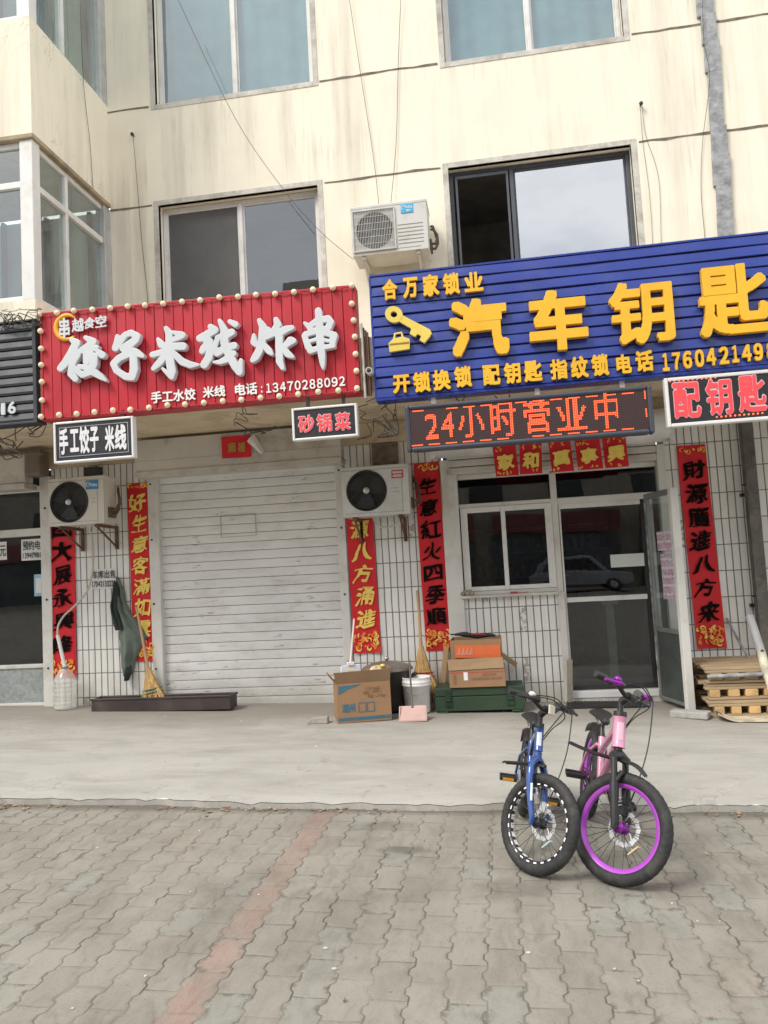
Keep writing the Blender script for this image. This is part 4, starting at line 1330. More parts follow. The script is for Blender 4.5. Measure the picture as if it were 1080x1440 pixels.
# the tools of the trade: golden key and tool box, cut from foam board
mb = MB()
ex, ez = P(552, 443, BYF); fx2, fz2 = P(606, 474, BYF)
dv = Vector((fx2 - ex, 0, fz2 - ez)); Lk = dv.length; ak = atan2(dv.z, dv.x)
def kp(u, v): return (ex + u * cos(ak) - v * sin(ak), ez + u * sin(ak) + v * cos(ak))
ring = MB()
n = 24
vs, fs = [], []
for y in (BYF - .05, BYF - .012):
    for r in (.024, .064):
        for j in range(n):
            a = 2 * pi * j / n
            x, z = kp(.02 + r * cos(a) * 1.15, r * sin(a))
            vs.append((x, y, z))
for j in range(n):
    k = (j + 1) % n
    fs += [(j, n + j, n + k, k), (2 * n + j, 2 * n + k, 3 * n + k, 3 * n + j), (n + j, 3 * n + j, 3 * n + k, n + k), (j, k, 2 * n + k, 2 * n + j)]
mb._add(vs, fs)
mb.prism([kp(u, v) for u, v in ((.09, -.028), (Lk - .16, -.028), (Lk - .15, -.07), (Lk - .10, -.07), (Lk - .095, -.04), (Lk - .06, -.04), (Lk - .055, -.075), (Lk - .01, -.075), (Lk, -.02), (Lk, .02), (Lk - .03, .038), (.09, .028))], BYF - .05, BYF - .012)
bx, bz = P(549, 497, BYF); cx2, cz2 = P(571, 484, BYF)
mb.prism([(bx, bz - .0), (bx + .16, bz + .01), (bx + .165, bz + .09), (bx + .11, bz + .115), (bx + .035, bz + .105), (bx - .005, bz + .07)], BYF - .045, BYF - .012)
mb.tube([(bx + .04, BYF - .03, bz + .10), (bx + .05, BYF - .03, bz + .145), (bx + .10, BYF - .03, bz + .15), (bx + .11, BYF - .03, bz + .11)], .010, 8)
em = t.part('emblem', mb, mat('foam_yellow', (.72, .55, .10), .55, var=.1))
mb = MB().box(bx + .003, bx + .158, BYF - .049, BYF - .044, bz + .055, bz + .066)
t.part('lid_line', mb, mat('foam_brown', (.30, .17, .04), .6), em)

# --- dark slate sign at the left edge
t = Thing('shop_sign', 'dark slate slatted sign with the white number 16, cut by the left edge', 'shop sign', (sx(-4.5, -.45), SY, sz(3.07, -.45)))
mb = MB()
z0, z1, nb = sz(3.085, -.45), sz(4.10, -.45), 11
SX1, SX2 = sx(-4.50, -.45), sx(-4.462, -.45)
hb = (z1 - z0) / nb
for i in range(nb):
    a = z0 + i * hb
    for (p, q) in (((.0, a), (-.006, a + .02)), ((-.006, a + .02), (.006, a + hb - .010)), ((.006, a + hb - .010), (.024, a + hb - .004)), ((.024, a + hb - .004), (.024, a + hb))):
        mb.quad((-9, SY + p[0], p[1]), (SX1, SY + p[0], p[1]), (SX1, SY + q[0], q[1]), (-9, SY + q[0], q[1]))
t.part('panel', mb, M_signdark)
mb = MB()
mb.box(-9, SX2, SY - .008, SY + .14, z0 - .02, z0 - .002); mb.box(-9, SX2, SY - .008, SY + .14, z1, z1 + .018); mb.box(SX1, SX2, SY - .008, SY + .14, z0 - .002, z1)
mb.box(-9, SX1, SY + .05, SY + .14, z0 - .002, z1)
t.part('frame', mb, M_signdark, bevel=.003)
mb = MB()
prow(mb, '1', (1, 567), (7, 583), SY - .006, .012, .03)
prow(mb, '6', (11, 565), (22, 581), SY - .006, .012, .03)
t.part('lettering', mb, M_lwhite)

# --- light-box signs
def frame_box(mb, x0, x1, z0, z1, y0, y1, w):
    mb.box(x0, x0 + w, y0, y1, z0, z1); mb.box(x1 - w, x1, y0, y1, z0, z1)
    mb.box(x0 + w, x1 - w, y0, y1, z0, z0 + w); mb.box(x0 + w, x1 - w, y0, y1, z1 - w, z1)
M_ledred = emit('led_red', (1.0, .10, .025), 1.9, (.5, .03, .02))
M_leddim = emit('led_red_dim', (1.0, .06, .07), .25, (.55, .05, .06))
M_ledframe = mat('led_frame', (.050, .056, .075), .4, var=.1, dirt=.2)
M_boardblack = mat('board_black', (.022, .022, .026), .45, var=.15)

# the long scrolling LED board
LY = -1.52
lx0, lx1, lz0, lz1, ly = sx(-.787, -.5, LY), sx(1.40, -.5, LY), sz(2.476, -.5, LY), sz(2.905, -.5, LY), LY
t = Thing('led_sign', 'long dark LED board scrolling glowing red dotted characters above the locksmith window', 'led sign', (lx0, ly, lz0))
mb = MB(); frame_box(mb, lx0, lx1, lz0, lz1, ly, ly + .10, .036)
mb.box(lx0 + .02, lx1 - .02, ly + .03, ly + .10, lz0 + .02, lz1 - .02)
t.part('case', mb, M_ledframe, bevel=.016, seg=3)
mb = MB().box(lx0 + .036, lx1 - .036, ly + .012, ly + .028, lz0 + .036, lz1 - .036)
t.part('display', mb, led_panel('led_board'))
mb = MB()
pit = .0124
def dot(x, z, r=.0048):
    n = 6
    mb._add([(x + r * cos(2 * pi * j / n), ly + .009, z + r * sin(2 * pi * j / n)) for j in range(n)], [tuple(range(n))])
def dot_text(s, x0, x1, z0, z1):
    img = _raster(s)
    ysn, xsn = np.where(img > .5)
    a, b, c, d = xsn.min(), xsn.max() + 1, ysn.min(), ysn.max() + 1
    img = dilate(img, 1)[c:d, a:b]
    nxd, nzd = int(round((x1 - x0) / pit)), int(round((z1 - z0) / pit))
    for i in range(nxd):
        for j in range(nzd):
            sub = img[int(j * img.shape[0] / nzd):max(int((j + 1) * img.shape[0] / nzd), 1), int(i * img.shape[1] / nxd):max(int((i + 1) * img.shape[1] / nxd), 1)]
            if sub.size and sub.mean() > .42: dot(x0 + (i + .5) * pit, z0 + (j + .5) * pit)
for ch, a, b in (('2', (597, 583), (616, 617)), ('4', (619, 580), (640, 614)), ('小', (643, 574), (683, 613)), ('时', (688, 569), (728, 612)), ('营', (735, 565), (776, 607)), ('业', (781, 561), (826, 603)), ('中', (834, 553), (871, 601))):
    x0, z1 = P(*a, ly); x1, z0 = P(*b, ly)
    dot_text(ch, x0, x1, z0, z1)
for k in range(13):
    xx = lx0 + .064 + .1325 * k
    for c_ in range(8):
        if k not in (1,): dot(xx + c_ * pit * .9, lz1 - .050)
        if k not in (6,): dot(xx - .02 + c_ * pit * .9, lz0 + .046)
for zc in (lz1 - .10, lz0 + .13):
    for c_ in range(6): dot(lx1 - .053, zc + c_ * pit * .9)
t.part('lettering', mb, M_ledred)
for x in (-.45, .36, 1.0): t.part('bracket', MB().box(x - .018, x + .018, ly + .10, ly + .13, lz1 - .06, 2.87), M_whitem)

# three framed boards with characters
def framed(label, x0, x1, z0, z1, y, frame_m=M_white, fw=.019, depth=.07):
    x0, x1, z0, z1, y = sx(x0, -.5, LY), sx(x1, -.5, LY), sz(z0, -.5, LY), sz(z1, -.5, LY), LY
    t = Thing('led_sign', label, 'led sign', (x0, y, z0))
    mb = MB(); frame_box(mb, x0, x1, z0, z1, y, y + depth, fw)
    t.part('frame', mb, frame_m, bevel=.006)
    t.part('board', MB().box(x0 + fw, x1 - fw, y + .010, y + .05, z0 + fw, z1 - fw), M_boardblack)
    for x in (x0 + .12, x1 - .12): t.part('bracket', MB().box(x - .012, x + .012, y + depth, y + depth + .03, z1 - .06, 2.87), M_dkmetal)
    return t
M_ledwhite = mat('led_white_letters', (.70, .70, .72), .5, var=.1, vs=50)
M_pinkline = mat('led_outline', (.66, .50, .54), .5, var=.06)
t = framed('small black board with blocky white characters under the left end of the red sign', -4.268, -3.435, 2.628, 3.035, -.50)
mb = MB()
for ch, a, b in (('手', (83, 603), (96, 639)), ('工', (98, 604), (111, 635)), ('饺', (111, 600), (126, 637)), ('子', (126, 600), (139, 635)), ('米', (147, 599), (161, 634)), ('线', (161, 597), (178, 632))):
    prow(mb, ch, a, b, LY + .011, .006, .04, soft=1.1)
t.part('lettering', mb, M_ledwhite)
mb = MB(); frame_box(mb, sx(-4.21, -.5, LY), sx(-3.49, -.5, LY), sz(2.685, -.5, LY), sz(2.98, -.5, LY), LY + .0065, LY + .011, .005)
t.part('border_line', mb, mat('line_grey', (.35, .37, .42), .5))

t = framed('small black board with three pink characters at the right end of the red sign', -1.855, -1.232, 2.661, 2.97, -.50)
for bold, dep, m in ((.055, .005, M_pinkline), (.02, .009, M_leddim)):
    mb = MB()
    e = (bold - .02) * 20
    for ch, a, b in (('砂', (419, 585), (442, 607)), ('锅', (445, 583), (467, 606)), ('菜', (471, 581), (493, 604))):
        prow(mb, ch, (a[0] - e, a[1] - e), (b[0] + e, b[1] + e), LY + .011, dep, bold, soft=.9)
    t.part('lettering', mb, m)

t = framed('white framed black board with large red diode characters right of the long LED board', 1.507, 2.62, 2.515, 2.95, -.50, fw=.026)
for bold, dep, m in ((.05, .005, M_pinkline), (.025, .009, M_leddim)):
    mb = MB()
    e = (bold - .025) * 38
    for ch, a, b in (('配', (945, 539), (987, 586)), ('钥', (991, 534), (1032, 582)), ('匙', (1036, 529), (1079, 577))):
        prow(mb, ch, (a[0] - e, a[1] - e), (b[0] + e, b[1] + e), LY + .011, dep, bold, soft=.9)
    t.part('lettering', mb, m)
for (qx, qy) in ((942, 536.3), (1008, 586.5)):
    mb = MB()
    for k in range(11):
        x, z = P(qx + 6.4 * k, qy - .55 * k, LY + .01)
        mb.lathe([(.0001, 0), (.0065, 0), (.0065, .005)], 8, Matrix.Translation((x, LY + .0055, z)) @ Matrix.Rotation(radians(-90), 4, 'X'))
    t.part('lettering', mb, M_ledred)

# ------------------------------------------------------------------ paper couplets
def couplet(label, cx_top, cx_bot, z_top, z_bot, w, chars, ink, y=-.008, flower=True, first=0, cs=None, bold=.012, group='red paper couplets beside the shop fronts', topband=.0, seed=1, loc_y=0.0):
    t = Thing('couplet', label, 'couplet', ((cx_top + cx_bot) / 2, y, z_bot), group=group)
    rr = random.Random(seed)
    def cxz(z): return cx_bot + (cx_top - cx_bot) * (z - z_bot) / (z_top - z_bot)
    nv, nu = 40, 6
    mb = MB()
    def fn(u, v):
        z = z_bot + (z_top - z_bot) * v
        x = cxz(z) + (u - .5) * w
        e = abs(u - .5) * 2
        yy = y - .0025 * (1 + sin(z * 9 + seed)) - .004 * e ** 3 * (1 + sin(z * 5 + seed * 2)) - .012 * max(0, .06 - v) / .06 * e * (seed % 2)
        return (x, yy, z)
    mb.grid(fn, nu, nv)
    t.part('paper', mb, M_redpaper)
    fl = .22 if flower else .05
    n = len(chars)
    z0 = z_bot + fl
    H = (z_top - topband - .04 - z0) / n
    mb = MB()
    for i, ch in enumerate(chars):
        zc = z_top - topband - .04 - H * (i + .5)
        cw, chh = w * .80 * rr.uniform(.93, 1.05), H * .86 * rr.uniform(.92, 1.04)
        chh = min(chh, cw * 1.15)
        c = cxz(zc) + rr.uniform(-.008, .008)
        letters(mb, ch, c - cw / 2, c + cw / 2, zc - chh / 2, zc + chh / 2, y - .0145, .0015, bold, soft=1.0, brush=.09, nib=.042)
    t.part('lettering', mb, ink)
    # printed flowers and scrolls
    for k, m in enumerate((M_gold, M_orange)):
        areas = [(z_bot + .02, z_bot + fl - .01, 19 if flower else 4)]
        if topband: areas.append((z_top - topband + .005, z_top - .01, 5))
        for (a, b, cnt) in areas:
            st = []
            for i in range(cnt):
                x0, zz0 = rr.uniform(-.42, .42) * w, rr.uniform(a + .02, max(a + .021, b - .02))
                r0, a0, sp = rr.uniform(.012, .035), rr.uniform(0, 6), rr.uniform(2, 5)
                s = []
                for q in range(9):
                    f = q / 8
                    rad = r0 * (1 - .5 * f)
                    px_ = max(-.45 * w, min(.45 * w, x0 + rad * cos(a0 + sp * f)))
                    pz_ = max(a, min(b, zz0 + rad * sin(a0 + sp * f)))
                    s.append((px_ * 1000, pz_ * 1000, 2 + 5.5 * sin(pi * f)))
                st.append(s)
            mb = MB()
            strokes_mesh(mb, st, lambda u, v: (cxz(v / 1000) + u / 1000, v / 1000), y - .0145 - .0008 * k, .0012, px=1.8, soft=.6)
            t.part('pattern', mb, m)
    return t
def cpl(label, tl, tr, bl, br, chars, ink, **kw):
    (a, z1), (b, z2) = P(*tl, -.01), P(*tr, -.01)
    (c, z3), (d, z4) = P(*bl, -.01), P(*br, -.01)
    return couplet(label, (a + b) / 2, (c + d) / 2, (z1 + z2) / 2, (z3 + z4) / 2, (b - a + d - c) / 2, chars, ink, **kw)
couplet('red paper strip with black brush characters under the leftmost air conditioner', -4.482, -4.508, 2.42, .495, .285, '宏图大展永興隆', M_inkblack, y=-.010, seed=1)
cpl('red paper strip with gold characters left of the roller shutter, half behind the green jacket', (176, 680), (211, 678), (191, 930), (217, 930), '好生意客滿如雲', M_gold, flower=True, seed=2, topband=.06)
couplet('gold lettered red paper strip right of the roller shutter under an air conditioner', -1.352, -1.335, 2.40, .625, .265, '好財源八方涌進', M_gold, y=-.010, seed=3)
cpl('red paper strip with black characters left of the locksmith window', (579, 651), (619, 650), (602, 917), (633, 913), '生意紅火四季順', M_inkblack, seed=4, topband=.09)
cpl('red paper strip with black characters on the tiles beside the open door', (948, 627), (994, 625), (983, 912), (1019, 911), '財源廣進八方来', M_inkblack, seed=5, topband=.09)

names5 = ['first', 'second', 'middle', 'fourth', 'last']
for i, (ch, a, b, c) in enumerate((('家', 692, 725, 632), ('和', 730, 762, 629), ('萬', 770, 802, 626), ('事', 807, 843, 623), ('興', 846, 880, 620))):
    y = -.262
    x0, z1 = P(a, c - 8, y); x1, _ = P(b, c, y); z0 = P(a, c + 39, y)[1]
    t = Thing('paper_banner', f'{names5[i]} from the left of five square red paper banners under the LED board', 'banner', ((x0 + x1) / 2, y, z0), group='red paper banners over the locksmith door')
    rr = random.Random(i + 20)
    tl = rr.uniform(-.02, .02)
    mb = MB().grid(lambda u, v: (x0 + (x1 - x0) * u + tl * (1 - v), y - .006 * sin(u * 5 + i) - .012 * (1 - v) ** 2 * (1 + .5 * sin(i * 2.)), z0 + (z1 - z0) * v), 8, 10)
    t.part('paper', mb, M_redpaper)
    mb = MB()
    zc = z0 + .125
    letters(mb, ch, (x0 + x1) / 2 - .078 + tl * .6, (x0 + x1) / 2 + .078 + tl * .6, zc - .075, zc + .075, y - .030, .0015, .05, soft=1.4, brush=.06)
    t.part('lettering', mb, M_gold)
    st = []
    for k in range(9):
        a0 = rr.uniform(0, 6); cx_, cz_ = rr.uniform(x0 + .025, x1 - .025) * 1000, rr.choice([z0 + .02, z0 + .03, z1 - .04, z1 - .07]) * 1000
        st.append([(cx_ + 13 * cos(a0 + q * .6) * (1 - q / 12), cz_ + 11 * sin(a0 + q * .6), 1.6 + 2 * sin(pi * q / 7)) for q in range(8)])
    mb = MB(); strokes_mesh(mb, st, lambda u, v: (u / 1000, v / 1000), y - .028, .0012, px=1.5, soft=.6)
    t.part('pattern', mb, M_gold)

# torn red paper on the shutter box, one corner peeled forward
y = -.25
t = Thing('torn_poster', 'torn red paper with a curled white corner on the roller shutter box', 'poster', (-2.63, y, 2.59))
mb = MB().grid(lambda u, v: (-2.638 + .30 * u + .012 * v * 0, y - .004 - .003 * sin(u * 7), 2.588 + .215 * v - .004 * u), 10, 4)
t.part('paper', mb, M_redpaper)
mb = MB()
pts_a = [(-2.36, 2.795), (-2.335, 2.802), (-2.215, 2.60), (-2.235, 2.585), (-2.27, 2.60), (-2.375, 2.72)]
mb.grid(lambda u, v: (-2.375 + .145 * v + .075 * u * (1 - .45 * v), y - .012 - .05 * sin(pi * u) * (.5 + .5 * v) - .02 * v, 2.735 - .145 * v + .065 * u * (1 - .7 * v)), 10, 8)
t.part('curled_corner', mb, M_paper)
mb = MB()
letters(mb, '順', -2.575, -2.49, 2.635, 2.735, y - .0105, .0012, .03, soft=1.3, brush=.06)
letters(mb, '福', -2.475, -2.395, 2.635, 2.735, y - .0105, .0012, .03, soft=1.3, brush=.06)
t.part('lettering', mb, mat('gold_dull', (.42, .27, .06), .6))

# paper notices
def notice(label, tl, br, y, lines, m=M_paper, parent=None):
    x0, z1 = P(*tl, y); x1, z0 = P(*br, y)
    t = Thing('notice', label, 'notice', (x0, y, z0))
    t.part('paper', MB().grid(lambda u, v: (x0 + (x1 - x0) * u, y - .002 - .003 * sin(u * 6 + v * 3), z0 + (z1 - z0) * v), 6, 6), m)
    mb = MB()
    if not lines: return t
    for s, a, b, c, d in lines:
        letters(mb, s, x0 + (x1 - x0) * a, x0 + (x1 - x0) * b, z0 + (z1 - z0) * c, z0 + (z1 - z0) * d, y - .0065, .001, .02, soft=.8)
    t.part('lettering', mb, M_tar)
    return t
notice('white garage for sale notice taped to the tiles above the green jacket', (128, 801), (165, 827), -.004, [('车库出售', .05, .95, .52, .92), ('17042133222', .05, .95, .10, .40)])
notice('white booking notice taped inside the left shop door', (30, 759), (59, 787), .055, [('预约电', .08, .95, .48, .92), ('13947981', .08, .95, .10, .36)])
notice('white price notice cut by the left edge of the photo', (-12, 763), (10, 787), .055, [('元', .55, .95, .2, .8)])
t = notice('pale blue edged notice low on the left shop door glass', (48, 808), (59, 838), .055, [], mat('paper_blue', (.30, .52, .66), .7))
x0, z1 = P(50.5, 813, .055); x1, z0 = P(59, 834, .055)
t.part('paper', MB().box(x0, x1, .047, .049, z0, z1), M_paper)
# ------------------------------------------------------------------ air conditioners
M_acwhite = mat('ac_ivory', (.60, .575, .50), .45, var=.05, vs=3, dirt=.45, dcol=(.32, .27, .2), ds=3)
M_acgrey = mat('ac_pale', (.58, .58, .55), .45, var=.06, vs=3, dirt=.5, dcol=(.35, .32, .27), ds=4)
M_fan = mat('fan_dark', (.030, .029, .027), .5, var=.2)
M_badgeblue = mat('badge_blue', (.03, .22, .48), .4, var=.04)
M_badgecyan = mat('badge_cyan', (.04, .42, .72), .4, var=.04)
M_badgered = mat('badge_red', (.50, .05, .06), .4, var=.04)
M_lag = mat('pipe_lagging', (.12, .09, .065), .8, var=.35, vs=14, bump=.4, bs=40)
def ac(label, x0, x1, z0, z1, yf, yb, style, fc, fr, badge, body):
    t = Thing('air_conditioner', label, 'air conditioner', ((x0 + x1) / 2, yb, z0), group='air conditioner units on the facade')
    cx, cz = fc
    mb = MB()
    mb.box(x0, x1, yf + .06, yb, z0, z1)
    mb.box(x0 - .006, x1 + .006, yf + .004, yb - .004, z1 - .035, z1 + .004)
    mb.quad((x0, yf, z0), (x0, yf + .06, z0), (x1, yf + .06, z0), (x1, yf, z0))
    mb.quad((x0, yf, z0), (x0, yf, z1 - .035), (x0, yf + .06, z1 - .035), (x0, yf + .06, z0))
    mb.quad((x1, yf, z0), (x1, yf + .06, z0), (x1, yf + .06, z1 - .035), (x1, yf, z1 - .035))
    mb.plate_hole(x0, x1, z0, z1 - .035, cx, cz, fr, yf, 40)
    case = t.part('case', mb, body, bevel=.010)
    mb = MB()
    R = Matrix.Translation((cx, yf, cz)) @ Matrix.Rotation(radians(90), 4, 'X')       # local +z -> -Y
    mb.lathe([(fr + .001, .002), (fr, -.045), (.001, -.05)], 40, R)
    sh_ = t.part('shroud', mb, M_fan)
    mb = MB()
    for k in range(3):
        a = k * 2 * pi / 3 + .4
        def bl(u, v):
            r = .03 + (fr * .9 - .03) * v
            aa = a + (u - .5) * (1.5 - .35 * v)
            return (cx + r * cos(aa), yf + .03 - .018 * (u - .5) - 0, cz + r * sin(aa))
        mb.grid(bl, 6, 5)
    t.part('fan', mb, mat('fan_blade', (.040, .040, .041), .45, var=.1))
    mb = MB()
    if style == 'rings':
        for i in range(1, 7):
            r = fr * (i + .4) / 7
            mb.tube([(cx + r * cos(a), yf - .004 - .012 * (1 - (r / fr) ** 2), cz + r * sin(a)) for a in np.linspace(0, 2 * pi, 40)[:-1]], .0028, 5, closed=True)
        for k in range(10):
            a = 2 * pi * k / 10
            mb.tube([(cx + r * cos(a + .5 * r / fr), yf - .004 - .012 * (1 - (r / fr) ** 2), cz + r * sin(a + .5 * r / fr)) for r in np.linspace(.03, fr, 6)], .0028, 5)
        mb.tube([(cx + fr * cos(a), yf - .002, cz + fr * sin(a)) for a in np.linspace(0, 2 * pi, 48)[:-1]], .007, 6, closed=True)
        t.part('fan_guard', mb, M_fan)
        mb = MB().lathe([(.001, .024), (.026, .022), (.032, .014), (.032, .006)], 20, R)
        t.part('hub_cap', mb, M_steel)
    else:
        gx0, gx1, gz0, gz1 = cx - fr - .03, cx + fr + .02, cz - fr - .02, cz + fr + .02
        for i in range(26):
            x = gx0 + (gx1 - gx0) * (i + .5) / 26
            mb.tube([(x, yf - .012, gz0), (x, yf - .012, gz1)], .0026, 5)
        for i in range(7):
            z = gz0 + (gz1 - gz0) * i / 6
            mb.tube([(gx0, yf - .015, z), (gx1, yf - .015, z)], .0026, 5)
        frame_box(mb, gx0 - .006, gx1 + .006, gz0 - .006, gz1 + .006, yf - .016, yf + .002, .010)
        t.part('fan_guard', mb, M_acgrey)
    # louvre lines on the service panel
    px0 = cx + fr + .035
    mb = MB()
    nl = 2 if style == 'rings' else 6
    for i in range(nl):
        z = z0 + (z1 - z0) * (.52 - .075 * i)
        mb.box(px0 + .01, x1 - .09 if style == 'rings' else x1 - .04, yf - .0035, yf + .002, z, z + .005)
    if style == 'rings': mb.box(x1 - .065, x1 - .061, yf - .002, yf + .003, z0 + .02, z1 - .05)
    mb.box(x0 + .02, x1 - .07, yf - .002, yf + .003, z0 + .028, z0 + .032)
    t.part('panel_line', mb, mat('ac_line', (.30, .28, .24), .6))
    bx0, bx1, bz0, bz1 = badge[0]
    bo = t.part('badge', MB().box(bx0, bx1, yf - .006, yf + .002, bz0, bz1), badge[1], bevel=.005)
    mb = MB()
    w, h = bx1 - bx0, bz1 - bz0
    if badge[2]:
        letters(mb, badge[2], bx0 + w * .26, bx1 - w * .06, bz0 + h * (.30 if style == 'rings' else .48), bz0 + h * (.70 if style == 'rings' else .80), yf - .0065, .002, .02, soft=.8)
        mb.tube([(bx0 + w * (.22 + .14 * cos(a)), yf - .0075, bz0 + h * (.55 + .25 * sin(a))) for a in np.linspace(.6, 4.9, 14)], [.001 + .004 * sin(pi * i / 13) for i in range(14)], 5)
        if style != 'rings': letters(mb, '美的', bx0 + w * .45, bx1 - w * .22, bz0 + h * .12, bz0 + h * .38, yf - .0065, .002, .03, soft=.8)
    else:
        for r_ in range(2):
            x = bx0 + w * .1
            while x < bx1 - w * .12:
                q = random.uniform(.004, .010)
                mb.box(x, x + q, yf - .008, yf - .005, bz0 + h * (.15 + .42 * r_), bz0 + h * (.15 + .42 * r_) + h * random.uniform(.22, .32)); x += q + .003
    t.part('lettering', mb, M_paper, bo)
    # brackets
    for x in (x0 + .10, x1 - .10):
        mb = MB()
        mb.box(x - .016, x + .016, yf + .02, -.004, z0 - .030, z0 - .004)
        mb.box(x - .016, x + .016, -.026, -.004, z0 - .24, z0 - .030)
        mb.tube([(x, yf + .05, z0 - .03), (x, -.02, z0 - .22)], .011, 6)
        t.part('bracket', mb, M_rust if style == 'rings' else M_acgrey)
    mb = MB()
    mb.box(x1 - .002, x1 + .02, yb - .17, yb - .04, z0 + .06, z0 + .16)
    for k in range(2):
        z = z0 + .08 + .05 * k
        mb.tube([(x1 + .02, yb - .12, z), (x1 + .05, yb - .11, z), (x1 + .075, yb - .09, z + .06), (x1 + .07, yb - .06, z + .16 - .1 * k), (x1 + .03, yb - .01, z + .24 - .02 * k), (x1 + .01, yb + .03, z + .26 - .02 * k)], .013, 7)
    t.part('pipe', mb, M_lag)
    return t
ac('ivory air conditioner with a blue badge below the small white board at the left', -4.362, -3.785, 2.018, 2.485, -.45, -.20, 'rings', (-4.146, 2.245), .196, ((-3.965, -3.835, 2.355, 2.445), M_badgeblue, 'Midea'), M_acwhite)
ac('pale air conditioner with a red badge between the shutter and the locksmith window', -1.430, -.802, 1.92, 2.385, -.40, -.10, 'rings', (-1.198, 2.158), .186, ((-.955, -.845, 2.255, 2.33), M_badgered, None), M_acgrey)
ac('air conditioner with square wire grille mounted high on the cream wall', -1.205, -.482, 4.395, 4.878, -.42, -.08, 'wires', (-.985, 4.625), .176, ((-.725, -.605, 4.755, 4.845), M_badgecyan, 'Midea'), M_acgrey)

# ------------------------------------------------------------------ things on the pavement
M_card = mat('cardboard', (.30, .175, .092), .85, var=.10, vs=3, dirt=.3, dcol=(.2, .12, .07), ds=4)
M_cardin = mat('cardboard_inner', (.25, .155, .085), .9, var=.12)
M_printblue = mat('print_blue', (.045, .135, .19), .7, var=.15, vs=20)
M_straw = mat('straw', (.66, .43, .18), .85, var=.3, vs=40, bump=.5, bs=120, stretch=(1, 1, .12))
M_stick = mat('broom_stick', (.50, .33, .17), .6, var=.2, vs=12, stretch=(1, 1, .1))
M_wood = mat('pallet_wood', (.38, .28, .17), .8, var=.28, vs=9, bump=.3, bs=50, dirt=.5, dcol=(.14, .11, .08), ds=4, stretch=(.15, 1, 1))
M_woodend = mat('pallet_block', (.50, .32, .14), .8, var=.35, vs=5, bump=.3, dirt=.4, dcol=(.18, .11, .06), ds=5)

# brown trough along the foot of the shutter
z = ap(-3.3, -.3)
t = Thing('trough', 'long low dark brown trough lying at the foot of the roller shutter', 'trough', (-3.33, -.24, z), rotz=radians(-1.5))
mb = MB()
mb.box(-.715, .715, -.09, -.075, .004, .135); mb.box(-.715, .715, .075, .09, .004, .135)
mb.box(-.715, -.70, -.075, .075, .004, .135); mb.box(.70, .715, -.075, .075, .004, .135); mb.box(-.70, .70, -.075, .075, .004, .03)
mb.box(-.725, .725, -.098, -.078, .120, .138); mb.box(-.725, .725, .078, .098, .120, .138)
t.part('body', mb, mat('brown_metal', (.045, .032, .030), .5, var=.3, vs=4, dirt=.35, dcol=(.13, .11, .09)), bevel=.004)

# brooms
def broom(label, base, lean, h_head, w_head, l_stick, band_m, rotz=0.0, sd=1, group='straw brooms leaning on the wall'):
    """stands on its bristles at base; lean = (dx, dy) per metre of height"""
    rr = random.Random(sd)
    t = Thing('broom', label, 'broom', base, group=group)
    ax = Vector((lean[0], lean[1], 1)).normalized()
    sx_ = Vector((cos(rotz), sin(rotz), 0)); sx_ = (sx_ - ax * sx_.dot(ax)).normalized(); sy_ = ax.cross(sx_)
    def pt(u, v, h): return sx_ * u + sy_ * v + ax * h
    mb = MB()
    for i in range(420):
        a = rr.uniform(-1, 1); b = rr.uniform(-1, 1)
        w0 = w_head * (.5 + .04 * rr.uniform(-1, 1))
        p = []
        for k in range(5):
            f = k / 4
            spread = (1 - f) ** .75 * .92 + .12
            if f > .35: spread = .12 + .55 * (1 - f) / .65
            p.append(pt(a * w0 * spread + rr.uniform(-.004, .004), b * w_head * .17 * (spread + .1) + rr.uniform(-.003, .003), h_head * f * rr.uniform(.97, 1.0) + (.0 if k else rr.uniform(0, .02))))
        mb.tube(p, [.0036, .0040, .0040, .0034, .0028], 3, cap=False)
    t.part('bristles', mb, M_straw, local=True)
    mb = MB()
    for hh, s in ((.38, .66), (.46, .58)):
        ww = w_head * .5 * (.12 + .55 * (1 - hh) / .65 + .16)
        mb.tube([pt(ww * cos(q), (w_head * .12 + .012) * sin(q), h_head * hh) for q in np.linspace(0, 2 * pi, 20)[:-1]], .006, 5, closed=True)
    t.part('binding', mb, band_m, local=True)
    mb = MB()
    mb.tube([pt(0, 0, h_head * .72), pt(0, 0, h_head), pt(.003, 0, h_head + l_stick * .5), pt(0, 0, h_head + l_stick)], [.024, .017, .013, .012], 8)
    t.part('handle', mb, M_stick, local=True)
    return t
broom('straw broom with a green binding standing behind the brown trough', (-3.47, -.13, ap(-3.47, -.13)), (-.20, .06), .40, .27, .62, mat('band_green', (.10, .26, .20), .6), sd=1)
broom('straw broom with a red binding standing behind the white bucket', (-.79, -.20, ap(-.8, -.2) + .10), (-.02, .08), .46, .27, .52, mat('band_red', (.40, .07, .05), .6), sd=2)

